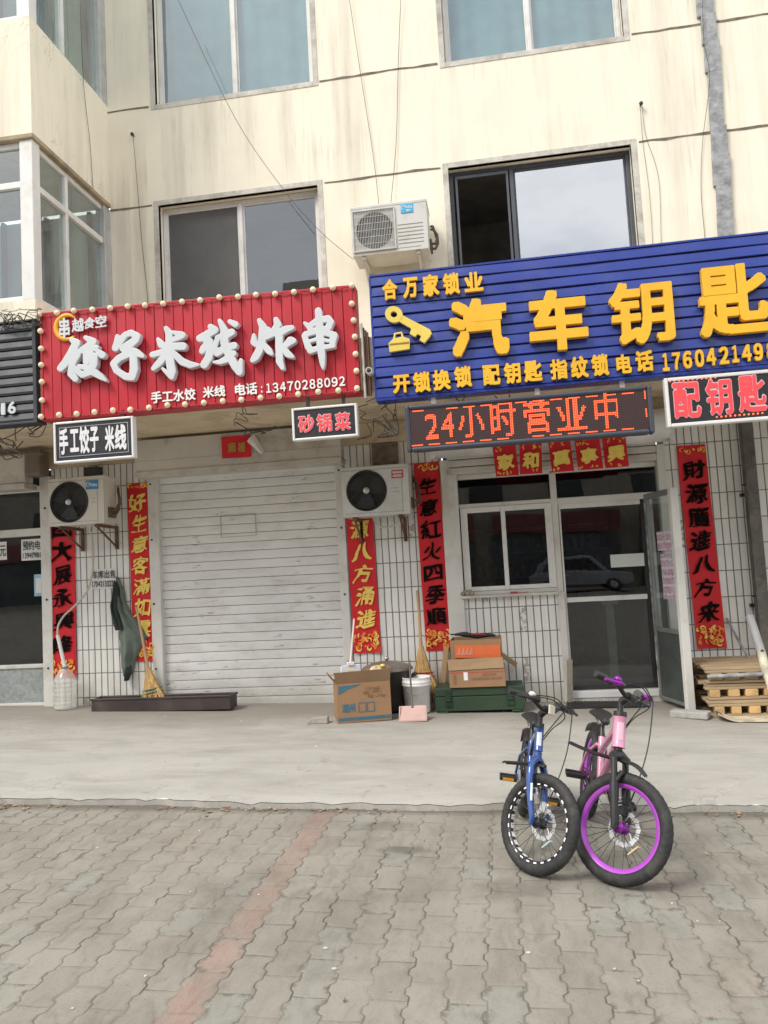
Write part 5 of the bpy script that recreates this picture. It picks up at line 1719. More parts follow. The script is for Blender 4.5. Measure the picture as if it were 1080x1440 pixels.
# green jacket hanging from a nail
t = Thing('jacket', 'dark green jacket hanging from a nail on the tiles beside the gold lettered strip', 'jacket', (-3.86, -.02, .5))
def drape(prof, ysc, ph):
    """prof: (z, xl, xr) from top to bottom"""
    n = len(prof) - 1
    def fn(u, v):
        k = min(n - 1, int(v * n)); f = v * n - k
        z = prof[k][0] + (prof[k + 1][0] - prof[k][0]) * f
        a = prof[k][1] + (prof[k + 1][1] - prof[k][1]) * f
        b = prof[k][2] + (prof[k + 1][2] - prof[k][2]) * f
        x = a + (b - a) * u
        bul = sin(pi * u) ** .7
        return (x + .004 * sin(z * 40 + u * 5), -.022 - ysc * bul * (.5 + .5 * min(1, v * 2)) - .022 * sin(u * 9 + ph + z * 4) * bul - .014 * sin(u * 17 + z * 11 + 2 * sin(z * 7)) * bul, z)
    return fn
def zx(py, a, b):
    x0, z = P(a, py, -.05); x1, _ = P(b, py, -.05)
    return (z, x0, x1)
main = [zx(813, 162, 166), zx(826, 162, 172), zx(842, 163, 175), zx(860, 165, 180), zx(875, 166, 192), zx(888, 166, 202), zx(897, 166, 205), zx(910, 167, 199), zx(928, 168, 191), zx(943, 170, 186), zx(950, 172, 183)]
mb = MB().grid(drape(main, .06, 1.0), 22, 44)
t.part('body', mb, mat('jacket_green', (.135, .165, .14), .9, var=.2, vs=9, bump=.3, bs=60))
slv = [zx(818, 161, 166), zx(832, 160, 168), zx(848, 157, 167), zx(862, 157, 170), zx(872, 160, 172), zx(886, 164, 176)]
mb = MB().grid(lambda u, v, f=drape(slv, .045, 2.0): (f(u, v)[0], f(u, v)[1] - .045, f(u, v)[2]), 14, 24)
t.part('sleeve', mb, mat('jacket_dark', (.035, .045, .042), .9, var=.25, vs=9, bump=.3, bs=60))
tl = [zx(936, 173, 185), zx(946, 174, 185), zx(957, 175, 182)]
mb = MB().grid(lambda u, v, f=drape(tl, .04, .3): (f(u, v)[0], f(u, v)[1] - .03, f(u, v)[2]), 8, 10)
t.part('cuff', mb, MATS['jacket_dark'])
mb = MB().tube([(-3.885, -.0, 1.485), (-3.885, -.06, 1.492)], .005, 6)
t.part('nail', mb, M_dkmetal)

# big clear water bottle with a drain pipe stuck in its neck
M_pet = glass('pet_plastic', (.95, .95, .93), .6, rough=.2, haze=.34, hcol=(.80, .80, .76))
bx_, by_ = -4.40, -.17
bz_ = ap(bx_, by_)
t = Thing('water_bottle', 'large ribbed clear plastic bottle under the leftmost air conditioner, catching its drain pipe', 'bottle', (bx_, by_, bz_))
prof = [(.001, .003), (.085, .002), (.105, .012)]
for i in range(6): prof += [(.108, .03 + .042 * i), (.102, .045 + .042 * i), (.108, .058 + .042 * i)]
prof += [(.106, .285), (.085, .335), (.045, .385), (.026, .405), (.026, .435)]
t.part('body', MB().lathe(prof, 28), M_pet, local=True)
t.part('collar', MB().lathe([(.030, .40), (.034, .402), (.034, .416), (.030, .418)], 20), mat('collar_blue', (.10, .16, .35), .5), local=True)
t = Thing('drain_pipe', 'thin white drain hose running down from the air conditioner into the clear bottle', 'hose', (bx_, by_, bz_ + .43))
hp = [P3(128, 745, -.16), P3(131, 775, -.07), P3(130, 805, -.05), P3(122, 832, -.06), P3(105, 852, -.08), P3(90, 866, -.11), P3(82, 880, -.14), P3(81, 893, -.16)]
def smooth_path(p, k=6):
    p = [Vector(q) for q in p]; out = []
    for i in range(len(p) - 1):
        a, b, c, d = p[max(0, i - 1)], p[i], p[i + 1], p[min(len(p) - 1, i + 2)]
        for j in range(k):
            u = j / k
            out.append(.5 * ((2 * b) + (c - a) * u + (2 * a - 5 * b + 4 * c - d) * u * u + (3 * b - a - 3 * c + d) * u ** 3))
    out.append(p[-1]); return out
t.part('hose', MB().tube(smooth_path(hp), .010, 8), mat('hose_grey', (.52, .47, .40), .6, var=.1))
t.part('pipe', MB().tube([hp[-1], (bx_ + .005, by_, bz_ + .40)], .018, 10), M_white)

# brick by the carton
single('brick', MB().hexa([(-1.735, -.93, ap(-1.7, -.9) + .001), (-1.555, -.91, ap(-1.6, -.9) + .001), (-1.555, -.83, ap(-1.6, -.9) + .001), (-1.72, -.84, ap(-1.7, -.9) + .001)],
       [(-1.70, -.928, ap(-1.7, -.9) + .048), (-1.557, -.908, ap(-1.6, -.9) + .054), (-1.557, -.832, ap(-1.6, -.9) + .054), (-1.69, -.842, ap(-1.7, -.9) + .05)]),
       mat('grey_brick', (.34, .31, .27), .9, var=.2, vs=20, bump=.4), 'chipped grey brick lying on the concrete left of the big carton', 'brick', (-1.64, -.88, ap(-1.64, -.88)), bevel=.006)

# the big open carton
a = atan2(-.783 + .917, -1.015 + 1.465)
z = ap(-1.24, -.75)
t = Thing('carton', 'open brown carton with blue printing standing on the concrete before the black pot', 'carton', (-1.465, -.917, z), rotz=a)
CW, CD, CH, th = .468, .34, .335, .006
mb = MB()
mb.box(0, CW, 0, th, .002, CH); mb.box(0, CW, CD - th, CD, .002, CH); mb.box(0, th, th, CD - th, .002, CH); mb.box(CW - th, CW, th, CD - th, .002, CH); mb.box(th, CW - th, th, CD - th, .002, .012)
body = t.part('body', mb, M_card, bevel=.003)
mb = MB()
mb.hexa([(0, 0, CH), (CW, 0, CH), (CW, th, CH), (0, th, CH)], [(-.018, -.03, CH + .10), (CW + .006, -.03, CH + .105), (CW + .006, -.024, CH + .105), (-.018, -.024, CH + .10)])
t.part('flap', mb, M_cardin)
mb = MB()
mb.hexa([(CW - th, .01, CH), (CW, .01, CH), (CW, CD, CH), (CW - th, CD, CH)], [(CW + .012, .03, CH + .115), (CW + .018, .03, CH + .115), (CW + .018, CD - .02, CH + .10), (CW + .012, CD - .02, CH + .10)])
t.part('flap', mb, M_cardin)
mb = MB()
mb.hexa([(0, .0, CH), (th, .0, CH), (th, CD, CH), (0, CD, CH)], [(-.06, .03, CH + .07), (-.054, .03, CH + .07), (-.054, CD - .02, CH + .07), (-.06, CD - .02, CH + .07)])
t.part('flap', mb, M_cardin)
mb = MB()
yb_ = -.0012
def card_q(x0, x1, z0, z1): mb.box(x0, x1, yb_ - .0012, .001, z0, z1)
mb.prism([(.02, .315), (.215, .322), (.10, .285), (.02, .245)], yb_ - .0012, .001)
card_q(.008, CW - .008, .022, .048)
letters(mb, '潮州', .045, .155, .09, .165, yb_, .0012, .03)
for x0 in (.185, .258):
    x1 = x0 + .066
    for (p, q, r, s_) in ((x0, x1, .085, .091), (x0, x1, .160, .166), (x0, x0 + .006, .091, .160), (x1 - .006, x1, .091, .160)): card_q(p, q, r, s_)
t.part('print', mb, M_printblue, body)
mb = MB()
rr = random.Random(9)
st = []
for i in range(26):
    cx_, cz_ = rr.uniform(250, 420), rr.uniform(205, 295)
    st.append([(cx_ + 18 * cos(q + i), cz_ + 9 * sin(q * 1.3 + i), 2.2) for q in np.linspace(0, 3, 6)])
strokes_mesh(mb, st, lambda u, v: (u / 1000, v / 1000), yb_, .0012, px=2, soft=.5)
t.part('print', mb, mat('print_brown', (.20, .11, .06), .8), body)
# what lies in it
c_ = cos(a); s_ = sin(a)
def cw(u, v, h): return (-1.465 + u * c_ - v * s_, -.917 + u * s_ + v * c_, z + h)
p0 = cw(.145, .10, .345)
t = Thing('dustpan', 'white plastic scoop with a long pale handle standing in the big carton', 'scoop', p0, rotz=a + .1)
mb = MB()
mb.box(-.085, .085, -.01, .0, .0, .135); mb.box(-.085, -.078, 0, .06, 0, .115); mb.box(.078, .085, 0, .06, 0, .115); mb.box(-.03, .03, -.02, .03, .13, .16)
t.part('pan', mb, mat('scoop_white', (.75, .73, .76), .4, var=.05), bevel=.004)
t.part('handle', MB().tube([(0, 0, .14), (.0, .0, .16), (.075, .12, .52)], [.012, .010, .008], 8), mat('handle_pink', (.68, .56, .52), .5))
t.part('sticker', MB().box(-.025, .02, -.0125, -.0102, .03, .09), mat('sticker_yellow', (.70, .62, .15), .5))
single('small_box', MB().box(*[-.05, .06], -.04, .04, 0, .09), M_cardin, 'small brown box among the things inside the big carton', 'box', cw(.30, .14, .335), local=True, bevel=.003)
t = Thing('plastic_bag', 'crumpled pale bag with a yellow knot at the right corner of the big carton', 'bag', cw(.38, .10, .33))
mb = MB().grid(lambda u, v: (.075 * cos(2 * pi * u) * sin(pi * v) * (1 + .25 * sin(9 * u * 2 * pi / 2 + 5 * v)) , .055 * sin(2 * pi * u) * sin(pi * v) * (1 + .2 * sin(7 * u + 8 * v)), .06 - .06 * cos(pi * v) + .012 * sin(u * 25)), 28, 14)
t.part('body', mb, mat('bag_pale', (.55, .42, .24), .5, var=.3, vs=14), local=True)
t.part('knot', MB().ball((.045, -.01, .125), .020, 8, (1.2, 1, .8)), MATS['sticker_yellow'], local=True)

# black pot with a grey lid
z = ap(-1.1, -.3)
t = Thing('cooking_pot', 'big black pot with a domed grey lid standing behind the carton', 'pot', (-1.105, -.34, z))
t.part('body', MB().lathe([(.001, .004), (.17, .003), (.205, .03), (.215, .36), (.225, .37), (.215, .375), (.20, .36), (.19, .05), (.001, .04)], 36), mat('pot_black', (.022, .020, .019), .5, var=.3, dirt=.3), local=True)
lid = t.part('lid', MB().lathe([(.238, .368), (.240, .378), (.215, .402), (.13, .432), (.03, .446), (.001, .447)], 36), mat('lid_grey', (.20, .17, .15), .5, metal=.4, var=.3, vs=6, dirt=.5), local=True)
t.part('knob', MB().lathe([(.010, .444), (.010, .455), (.024, .462), (.026, .476), (.012, .486), (.001, .487)], 16), M_steel, lid, local=True)
mb = MB()
for s in (-1, 1): mb.tube([(s * .214, -.05, .30), (s * .255, -.045, .31), (s * .26, 0, .312), (s * .255, .045, .31), (s * .214, .05, .30)], .009, 7)
t.part('handle', mb, MATS['pot_black'], local=True)

# white bucket and pink dustpan
z = ap(-.83, -.43)
t = Thing('bucket', 'white plastic paint bucket standing between the carton and the green chest', 'bucket', (-.828, -.45, z))
t.part('body', MB().lathe([(.001, .004), (.108, .003), (.112, .01), (.125, .24), (.133, .243), (.133, .258), (.128, .262), (.133, .268), (.133, .283), (.127, .287), (.129, .31), (.133, .315), (.124, .318), (.118, .25), (.105, .02), (.001, .015)], 36), mat('bucket_white', (.80, .79, .76), .45, var=.05, vs=4, dirt=.4, dcol=(.3, .27, .22), ds=3), local=True)
hb_ = [(.131 * cos(q), .131 * sin(q) * .98, .275 - .10 * sin((q - pi) ) ** 2) for q in np.linspace(pi, 2 * pi, 20)]
t.part('handle', MB().tube(hb_, .0025, 5), M_steel, local=True)
z = ap(-.83, -.8)
t = Thing('dustpan', 'pink dustpan with a thin grey upright handle leaning before the white bucket', 'dustpan', (-.83, -.84, z), rotz=.06)
mb = MB()
mb.hexa([(-.115, .0, .004), (.115, .0, .004), (.115, .012, .004), (-.115, .012, .004)], [(-.105, .115, .115), (.105, .115, .115), (.105, .127, .108), (-.105, .127, .108)])
mb.hexa([(-.121, -.002, .003), (-.115, -.002, .003), (-.115, .014, .003), (-.121, .014, .003)], [(-.118, .09, .118), (-.105, .09, .118), (-.105, .13, .108), (-.118, .13, .108)])
mb.hexa([(.115, -.002, .003), (.121, -.002, .003), (.121, .014, .003), (.115, .014, .003)], [(.105, .09, .118), (.118, .09, .118), (.118, .13, .108), (.105, .13, .108)])
mb.box(-.12, .12, -.016, .0, .002, .018)
t.part('pan', mb, mat('dustpan_pink', (.55, .36, .33), .55, var=.08, dirt=.35, dcol=(.35, .25, .2)), bevel=.004)
t.part('handle', MB().tube([(-.005, .10, .10), (-.008, .12, .15), (-.012, .16, .50)], [.010, .008, .009], 8), mat('handle_grey', (.13, .12, .12), .5))

# green wooden chest
z = ap(-.28, -.33)
M_chest = mat('chest_green', (.019, .046, .022), .6, var=.25, vs=4, bump=.25, bs=30, dirt=.6, dcol=(.055, .05, .035), ds=3, stretch=(.3, 1, 1))
t = Thing('ammunition_chest', 'long dark green wooden chest with latches standing under the stacked cartons', 'chest', (-.275, -.33, z), rotz=radians(.6))
mb = MB()
mb.box(-.39, .39, -.17, .17, .018, .145); mb.box(-.392, .392, -.172, .172, .150, .222)
mb.box(-.36, -.28, -.175, .175, .002, .018); mb.box(.28, .36, -.175, .175, .002, .018)
body = t.part('body', mb, M_chest, bevel=.006)
for x in (-.27, .27):
    mb = MB()
    mb.box(x - .03, x + .03, -.180, -.168, .06, .20); mb.box(x - .015, x + .015, -.190, -.172, .12, .175); mb.tube([(x - .025, -.186, .115), (x + .025, -.186, .115)], .006, 6)
    t.part('latch', mb, mat('latch_green', (.022, .055, .030), .45, metal=.4, var=.3, dirt=.4))

# carton and orange box stacked on it
zc = z + .224
t = Thing('carton', 'brown carton with a red tape line lying on the green chest', 'carton', (-.28, -.36, zc), rotz=radians(.5))
mb = MB()
mb.box(-.246, .246, -.16, .16, .001, .165)
body = t.part('body', mb, M_card, bevel=.004)
mb = MB()
mb.hexa([(-.248, -.168, .155), (.240, -.168, .165), (.240, -.162, .165), (-.248, -.162, .155)], [(-.252, -.185, .252), (.232, -.176, .258), (.232, -.170, .258), (-.252, -.179, .252)])
mb.box(-.24, .24, .14, .145, .165, .235)
t.part('flap', mb, mat('cardboard_pale', (.42, .28, .16), .85, var=.08))
mb = MB().box(-.247, .247, -.1612, -.158, .128, .136)
t.part('tape', mb, mat('tape_red', (.45, .06, .06), .5), body)
mb = MB()
rr = random.Random(4)
for k in range(26):
    mb.box(-.05 + .0105 * k, -.05 + .0105 * k + rr.uniform(.004, .008), -.1612, -.158, .06 + rr.uniform(0, .004), .06 + rr.uniform(.022, .032))
for k in range(7): mb.box(-.205 - rr.uniform(0, .006), -.182, -.1612, -.158, .03 + .013 * k, .03 + .013 * k + .009)
for k in range(12): mb.box(.045 + .0105 * k, .045 + .0105 * k + .006, -.1612, -.158, .095, .12)
t.part('print', mb, MATS['print_brown'], body)
t.part('label', MB().box(-.118, -.082, -.1616, -.158, .065, .135), M_paper, body)
t = Thing('shoe_box', 'torn cardboard box with a bright orange front on top of the stacked carton', 'box', (-.275, -.34, zc + .247), rotz=radians(-1))
mb = MB()
mb.box(-.225, .225, -.13, -.124, .0, .165); mb.box(-.225, .225, .124, .13, .0, .175); mb.box(-.225, -.219, -.124, .124, .0, .17); mb.box(.219, .225, -.124, .124, 0, .17); mb.box(-.219, .219, -.124, .124, 0, .006)
t.part('body', mb, M_card, bevel=.002)
t.part('front', MB().hexa([(-.185, -.146, .012), (.215, -.142, -.002), (.215, -.134, -.002), (-.185, -.134, .012)], [(-.183, -.140, .122), (.217, -.138, .112), (.217, -.132, .112), (-.183, -.132, .122)]), mat('box_orange', (.62, .13, .035), .55, var=.07, dirt=.2))
mb = MB()
for k in range(12): mb.box(-.17 + .012 * k, -.17 + .012 * k + .007, -.147, -.141, .035, .055 + (k % 3) * .02)
t.part('print', mb, mat('print_pale', (.66, .30, .22), .6))
t = Thing('folded_umbrella', 'black folded umbrella with red trim lying across the orange box', 'umbrella', (-.27, -.36, zc + .43))
ua, ub = Vector((-.19, -.06, .030)), Vector((.17, .03, -.005))
mb = MB().tube([ua.lerp(ub, f) + Vector((0, 0, .006 * sin(f * 9))) for f in np.linspace(0, 1, 12)], [.010, .014, .020, .024, .020, .022, .026, .022, .02, .018, .014, .010], 8)
t.part('canopy', mb, M_black, local=True)
mb = MB().tube([ua.lerp(ub, .42) + Vector((0, -.024, .012)), ua.lerp(ub, .75) + Vector((0, -.024, .010))], .006, 6)
t.part('trim', mb, mat('trim_red', (.35, .03, .04), .5), local=True)
mb = MB().tube([ua, ua.lerp(ub, -.10)], .007, 6)
t.part('tip', mb, M_dkmetal, local=True)
def plank(label, p, q, w, th, m=M_wood):
    p, q = Vector(p), Vector(q)
    d = (q - p); L_ = d.length; d.normalize()
    sd_ = Vector((0, 1, 0)).cross(d).normalized(); n_ = d.cross(sd_)
    mb = MB()
    lo = [p + sd_ * (w * i) + n_ * (th * j) for i, j in ((-.5, -.5), (.5, -.5), (.5, .5), (-.5, .5))]
    hi = [v + d * L_ for v in lo]
    mb.hexa(lo, hi)
    return single('wooden_plank', mb, m, label, 'plank', tuple(p), bevel=.003)
plank('short pale plank leaning behind the left end of the green chest', (-.655, -.10, ap(-.65, -.1) + .005), (-.572, -.03, .655), .05, .02, M_stick)
plank('weathered plank end sticking out right of the stacked cartons', (-.06, -.12, .575), (.072, -.10, .47), .045, .02)
plank('broken board standing at the tiled corner left of the door', (.535, -.10, ap(.53, -.1) + .004), (.562, -.075, .50), .05, .018, mat('plank_grey', (.27, .235, .19), .85, var=.3, vs=9, dirt=.5))

# junk on the window sill
zz = 1.127
mb = MB()
for k in range(5): mb.ball((-.385 + .022 * k, -.03, zz + .02 + .018 * (k % 2)), .022, 8, (1, 1, .9))
single('soap_dish', mb, mat('clay_lumps', (.34, .27, .22), .8, var=.4, vs=30, bump=.5), 'small heap of brown lumps at the left end of the window sill', 'lumps', (-.37, -.03, zz), bevel=0)
single('screwdriver', MB().tube([(.06, -.035, zz + .008), (.13, -.035, zz + .008), (.132, -.035, zz + .008), (.23, -.04, zz + .006)], [.010, .010, .003, .003], 8), mat('tool_red', (.50, .06, .06), .4), 'red handled screwdriver lying on the window sill', 'screwdriver', (.1, -.035, zz))

# rubber mat and concrete block at the door
mb = MB()
z = ap(.87, -.2)
mb.hexa([(.47, -.36, ap(.47, -.36) + .002), (1.20, -.30, ap(1.2, -.3) + .002), (1.17, -.06, ap(1.17, -.06) + .002), (.52, -.06, ap(.52, -.06) + .002)], [(.47, -.36, ap(.47, -.36) + .012), (1.20, -.30, ap(1.2, -.3) + .012), (1.17, -.06, ap(1.17, -.06) + .012), (.52, -.06, ap(.52, -.06) + .012)])
for k in range(22):
    x = .50 + .031 * k
    mb.hexa([(x - .02, -.345, ap(x, -.34) + .011), (x - .006, -.345, ap(x, -.34) + .011), (x + .024, -.07, ap(x, -.07) + .011), (x + .010, -.07, ap(x, -.07) + .011)], [(x - .02, -.345, ap(x, -.34) + .018), (x - .006, -.345, ap(x, -.34) + .018), (x + .024, -.07, ap(x, -.07) + .018), (x + .010, -.07, ap(x, -.07) + .018)])
single('door_mat', mb, M_rubber, 'ribbed black rubber mat in front of the glass door', 'mat', (.85, -.2, z))
z = ap(1.45, -.75)
t = Thing('concrete_block', 'grey concrete block holding the open door leaf', 'block', (1.455, -.735, z), rotz=radians(-28))
mb = MB().box(-.16, .14, -.065, .055, .001, .058)
t.part('block', mb, mat('block_grey', (.36, .35, .32), .9, var=.18, vs=14, bump=.4), bevel=.01)

# pallets
def pallet(label, x0, y0, z0, w, d, rot, sd):
    rr = random.Random(sd)
    t = Thing('pallet', label, 'pallet', (x0, y0, z0), rotz=radians(rot), group='wooden pallets stacked by the pipe')
    mb = MB()
    for k in range(5):
        y = .012 + (d - .11) * k / 4
        mb.box(rr.uniform(-.015, .012), w + rr.uniform(-.02, .02), y, y + .10, .108, .130 + rr.uniform(-.002, .003))
    t.part('deck', mb, M_wood, bevel=.003)
    mb = MB()
    for k in range(3):
        y = .0 + (d - .09) * k / 2
        mb.box(rr.uniform(-.01, .02), w, y, y + .085, .002, .022); mb.box(0, w, y + .01, y + .08, .084, .106)
    t.part('stringer', mb, M_wood, bevel=.003)
    mb = MB()
    n = 7
    for k in range(n):
        x = .03 + (w - .14) * k / (n - 1) + rr.uniform(-.01, .01)
        for y in (.0, d - .09):
            t.part('block', MB().box(x, x + .085 + rr.uniform(-.01, .015), y + rr.uniform(.0, .012), y + .08, .023, .083), M_woodend if rr.random() < .6 else M_wood, bevel=.006)
    return t
zp = ap(1.75, -.6)
pallet('bottom pallet of the stack by the pipe, its blocks showing', 1.60, -.735, zp, .98, .72, -1.5, 1)
pallet('middle pallet of the stack, with two rows of pale blocks showing', 1.585, -.72, zp + .134, .98, .72, 1, 2)
pallet('grey weathered topmost pallet of the stack by the pipe', 1.60, -.715, zp + .268, .98, .72, -.6, 3)
single('tyre_strip', MB().tube(smooth_path([(1.60, -.735, zp + .33), (1.85, -.745, zp + .335), (2.2, -.74, zp + .34), (2.55, -.735, zp + .34)]), .017, 8), M_seal, 'grey flat strip lying along the front of the topmost pallet', 'strip', (1.6, -.735, zp + .33))
# skateboard
z = ap(1.95, -.9)
t = Thing('skateboard', 'worn cream skateboard deck lying upside down before the pallets', 'skateboard', (1.62, -.93, z), rotz=radians(-2))
def deck(u, v):
    x = .72 * u
    w_ = .095 * (1 - max(0, 1 - u / .12) ** 2 * .75) ** .5
    zr = .016 + .055 * max(0, 1 - u / .20) ** 1.6
    return (x, (v - .5) * 2 * w_ + .09, zr + .005 * (2 * v - 1) ** 2)
mb = MB().grid(deck, 40, 8)
mb.grid(lambda u, v: (deck(u, 1 - v)[0], deck(u, 1 - v)[1], deck(u, 1 - v)[2] - .012), 40, 8)
for vv, fl in ((0, 0), (1, 1)):
    mb.grid(lambda u, v: (deck(u, vv)[0], deck(u, vv)[1], deck(u, vv)[2] - .012 * (v if fl else 1 - v)), 40, 1)
t.part('deck', mb, mat('deck_cream', (.55, .48, .36), .6, var=.35, vs=5, dirt=.8, dcol=(.12, .13, .12), ds=7))
t.part('nose', MB().grid(lambda u, v: (deck(u * .07, v)[0], deck(u * .07, v)[1], deck(u * .07, v)[2] + .0025), 6, 8), mat('nose_teal', (.05, .12, .12), .5))
mb = MB()
for x in (.16, .55): mb.box(x - .03, x + .03, .05, .13, .002, .012)
t.part('truck', mb, M_dkmetal)
# taped pole and thin rod
t = Thing('taped_pole', 'thick grey plastic tube with taped cream lower end leaning on the pallets', 'pole', (2.15, -.80, zp + .05))
pa, pb = Vector(P3(1054, 866, -.55)), Vector(P3(1070, 915, -.66))
pc = Vector(P3(1082, 962, -.78))
t.part('tube', MB().tube([pa, pb], .034, 16), mat('tube_grey', (.33, .33, .34), .5, var=.12, dirt=.3))
t.part('taped_end', MB().tube([pb.lerp(pa, -.001), pb.lerp(pc, .45), pc, pc + (pc - pb) * 1.35], [.033, .036, .026, .024], 14), mat('tape_cream', (.58, .54, .40), .6, var=.3, vs=8, dirt=.7, dcol=(.15, .15, .2), ds=9))
t.part('hole', MB().ball(pb + Vector((.0, -.034, .0)), .014, 8, (1, .4, 1)), M_black)
single('metal_rod', MB().tube([P3(1022, 869, -.02), P3(1037, 898, -.04), P3(1062, 940, -.20)], .010, 8), M_seal, 'thin grey rod leaning on the tiles behind the pallets', 'rod', P3(1062, 940, -.20))

# weathered square steel pipe up the right hand pier
mb = MB()
xx0, xx1 = 2.218, 2.318
mb.box(xx0, xx1, -.14, -.04, ap(2.27, -.1), 2.66)
mb.box(xx0 - .004, xx1 + .004, -.144, -.036, 1.02, 1.03)
pip = Thing('downpipe', 'dark weathered square metal pipe running down the tiles at the right edge', 'pipe', (2.27, -.09, ap(2.27, -.1)))
pip.part('pipe', mb, mat('pipe_weathered', (.13, .12, .105), .75, metal=.2, var=.45, vs=6, bump=.3, bs=30, dirt=.7, dcol=(.28, .26, .22), ds=6), bevel=.008)
mb = MB()
for z in (.9, 1.9): mb.box(xx0 - .03, xx1 + .03, -.04, -.002, z, z + .03); mb.tube([(xx0 - .005, -.10, z + .1), (xx0 - .03, -.12, z + .1)], .008, 6)
pip.part('clamp', mb, M_dkmetal)

# rusty sheets and pipe stub between the two big signs
(xa_, za_), (xb_, zb_) = P(507, 458, -1.42), P(523, 556, -1.42)
mb = MB()
for k in range(4):
    w_ = (xb_ - xa_) / 4
    mb.box(xa_ + w_ * k, xa_ + w_ * (k + .82), -1.425 - .008 * (k % 2), -1.405, zb_, za_ - .02 * k)
mb.box(xa_, xb_, -1.410, -1.402, zb_ + .01, za_ - .09)
single('rusty_sheet', mb, M_rust, 'rusty ribbed sheet standing in the gap between the red and blue signs', 'metal sheet', (xa_, -1.42, zb_), bevel=.003)
x, z = P(520, 523, -1.50)
mb = MB().lathe([(.020, 0), (.027, 0), (.027, .12), (.020, .12), (.020, .02), (.001, .02)], 20, Matrix.Translation((x, -1.43, z)) @ Matrix.Rotation(radians(90), 4, 'X'))
single('pipe_stub', mb, mat('pvc_grey', (.50, .48, .44), .5, var=.1), 'short grey plastic pipe end poking out beside the blue sign', 'pipe', (x, -1.5, z))
single('conduit', MB().tube([P3(508, 455, -1.44), P3(511, 510, -1.44), P3(514, 560, -1.44)], .010, 8), MATS['pvc_grey'], 'thin pale conduit down the gap between the two big signs', 'conduit', P3(514, 560, -1.44))
# stained plate above the middle air conditioner
mb = MB().box(-1.19, -.93, -.03, -.002, 2.40, 2.655)
for (x, z) in ((-1.15, 2.62), (-.97, 2.62), (-1.15, 2.45), (-.97, 2.45)): mb.lathe([(.001, 0), (.012, 0), (.012, .01)], 8, Matrix.Translation((x, -.031, z)) @ Matrix.Rotation(radians(90), 4, 'X'))
single('wall_plate', mb, mat('plate_stained', (.20, .16, .12), .85, var=.45, vs=7, bump=.3, dirt=.6, dcol=(.07, .05, .04), ds=6), 'stained bolted plate on the tiles above the middle air conditioner', 'plate', (-1.06, -.02, 2.40), bevel=.004)
# small dark box under the left white board
single('junction_box', MB().box(-4.20, -4.03, -.07, -.003, 2.55, 2.64), M_dkmetal, 'small dark junction box on the tiles under the white character board', 'junction box', (-4.11, -.03, 2.55), bevel=.006)

# ------------------------------------------------------------------ cables
M_cable = mat('cable_black', (.06, .052, .045), .7)
def cable(label, pts, r=.006, sag=0.0, m=None, k=6):
    p = smooth_path(pts, k)
    return single('cable', MB().tube(p, r * (.55 if m is None else 1), 5), m or M_cable, label, 'cable', tuple(pts[0]), group='cables on the facade')
cable('thin cable from the wall hook near the bay down behind the red sign', [P3(187, 190, -.03), P3(193, 260, -.015), P3(200, 345, -.012), P3(208, 425, -.01), P3(212, 520, -.01)], .0045)
cable('slack cable crossing the upper left window down to the wall air conditioner', [P3(245, -12, -.30), P3(330, 165, -.20), P3(400, 268, -.12), P3(450, 325, -.14), P3(497, 365, -.16)], .005)
cable('left one of two hanging cables above the wall air conditioner', [P3(490, -10, -.04), P3(508, 110, -.025), P3(525, 220, -.02), P3(533, 290, -.04)], .005)
cable('right one of two hanging cables above the wall air conditioner', [P3(564, -10, -.04), P3(560, 90, -.02), P3(557, 200, -.02), P3(549, 292, -.04)], .005)
cable('left strand of the cable pair from the wall hook above the blue sign', [P3(900, 147, -.02), P3(904, 200, -.012), P3(913, 270, -.012), P3(918, 345, -.012), P3(922, 450, -.012)], .0035)
cable('right strand of the cable pair from the wall hook above the blue sign', [P3(903, 147, -.02), P3(908, 190, -.012), P3(926, 250, -.012), P3(930, 345, -.012), P3(934, 450, -.012)], .0035)
cable('cable hanging along the grey metal strip at the right', [P3(988, 0, -.06), P3(990, 60, -.06), P3(998, 110, -.06), P3(988, 200, -.02), P3(986, 270, -.015), P3(992, 345, -.015), P3(998, 450, -.015)], .0045)
cable('cable running down the side of the glazed bay', [(-3.84, -.55, 8.2), (-3.845, -.52, 6.6), (-3.843, -.42, 5.9), (-3.845, -.38, 5.45), (-3.84, -.37, 5.40)], .005)
for i, (px_, py_, lb) in enumerate(((187, 190, 'wall hook holding the cable beside the glazed bay'), (901, 147, 'wall hook holding the cable pair right of the dark framed window'))):
    x, z = P(px_, py_, -.02)
    mb = MB().tube([(x, .0, z), (x, -.045, z)], .008, 6).ball((x, -.04, z), .020, 8)
    single('wall_hook', mb, M_dkmetal, lb, 'hook', (x, -.02, z))
def tangle(label, box, n, sd, y, m=M_cable, r=.004):
    rr = random.Random(sd)
    (x0, z1), (x1, z0) = P(box[0], box[1], y), P(box[2], box[3], y)
    mb = MB()
    for i in range(n):
        a = [rr.uniform(x0, x1), y + rr.uniform(-.05, .05), rr.uniform(z0, z1)]
        p = [tuple(a)]
        for k in range(4):
            a = [min(x1, max(x0, a[0] + rr.uniform(-.16, .16))), y + rr.uniform(-.06, .05), min(z1, max(z0, a[2] + rr.uniform(-.12, .10)))]
            p.append(tuple(a))
        mb.tube(smooth_path(p, 5), r * rr.uniform(.7, 1.4), 4)
    return single('wire_tangle', mb, m, label, 'wires', ((x0 + x1) / 2, y, z0))
tangle('tangle of black wires under the gap between the two big signs', (500, 560, 560, 612), 12, 3, -1.36)
tangle('wires hanging below the dark slate sign at the left edge', (0, 598, 62, 640), 9, 5, -1.30)
tangle('loose wires strung under the right end of the red sign', (330, 570, 405, 605), 6, 8, -1.2)
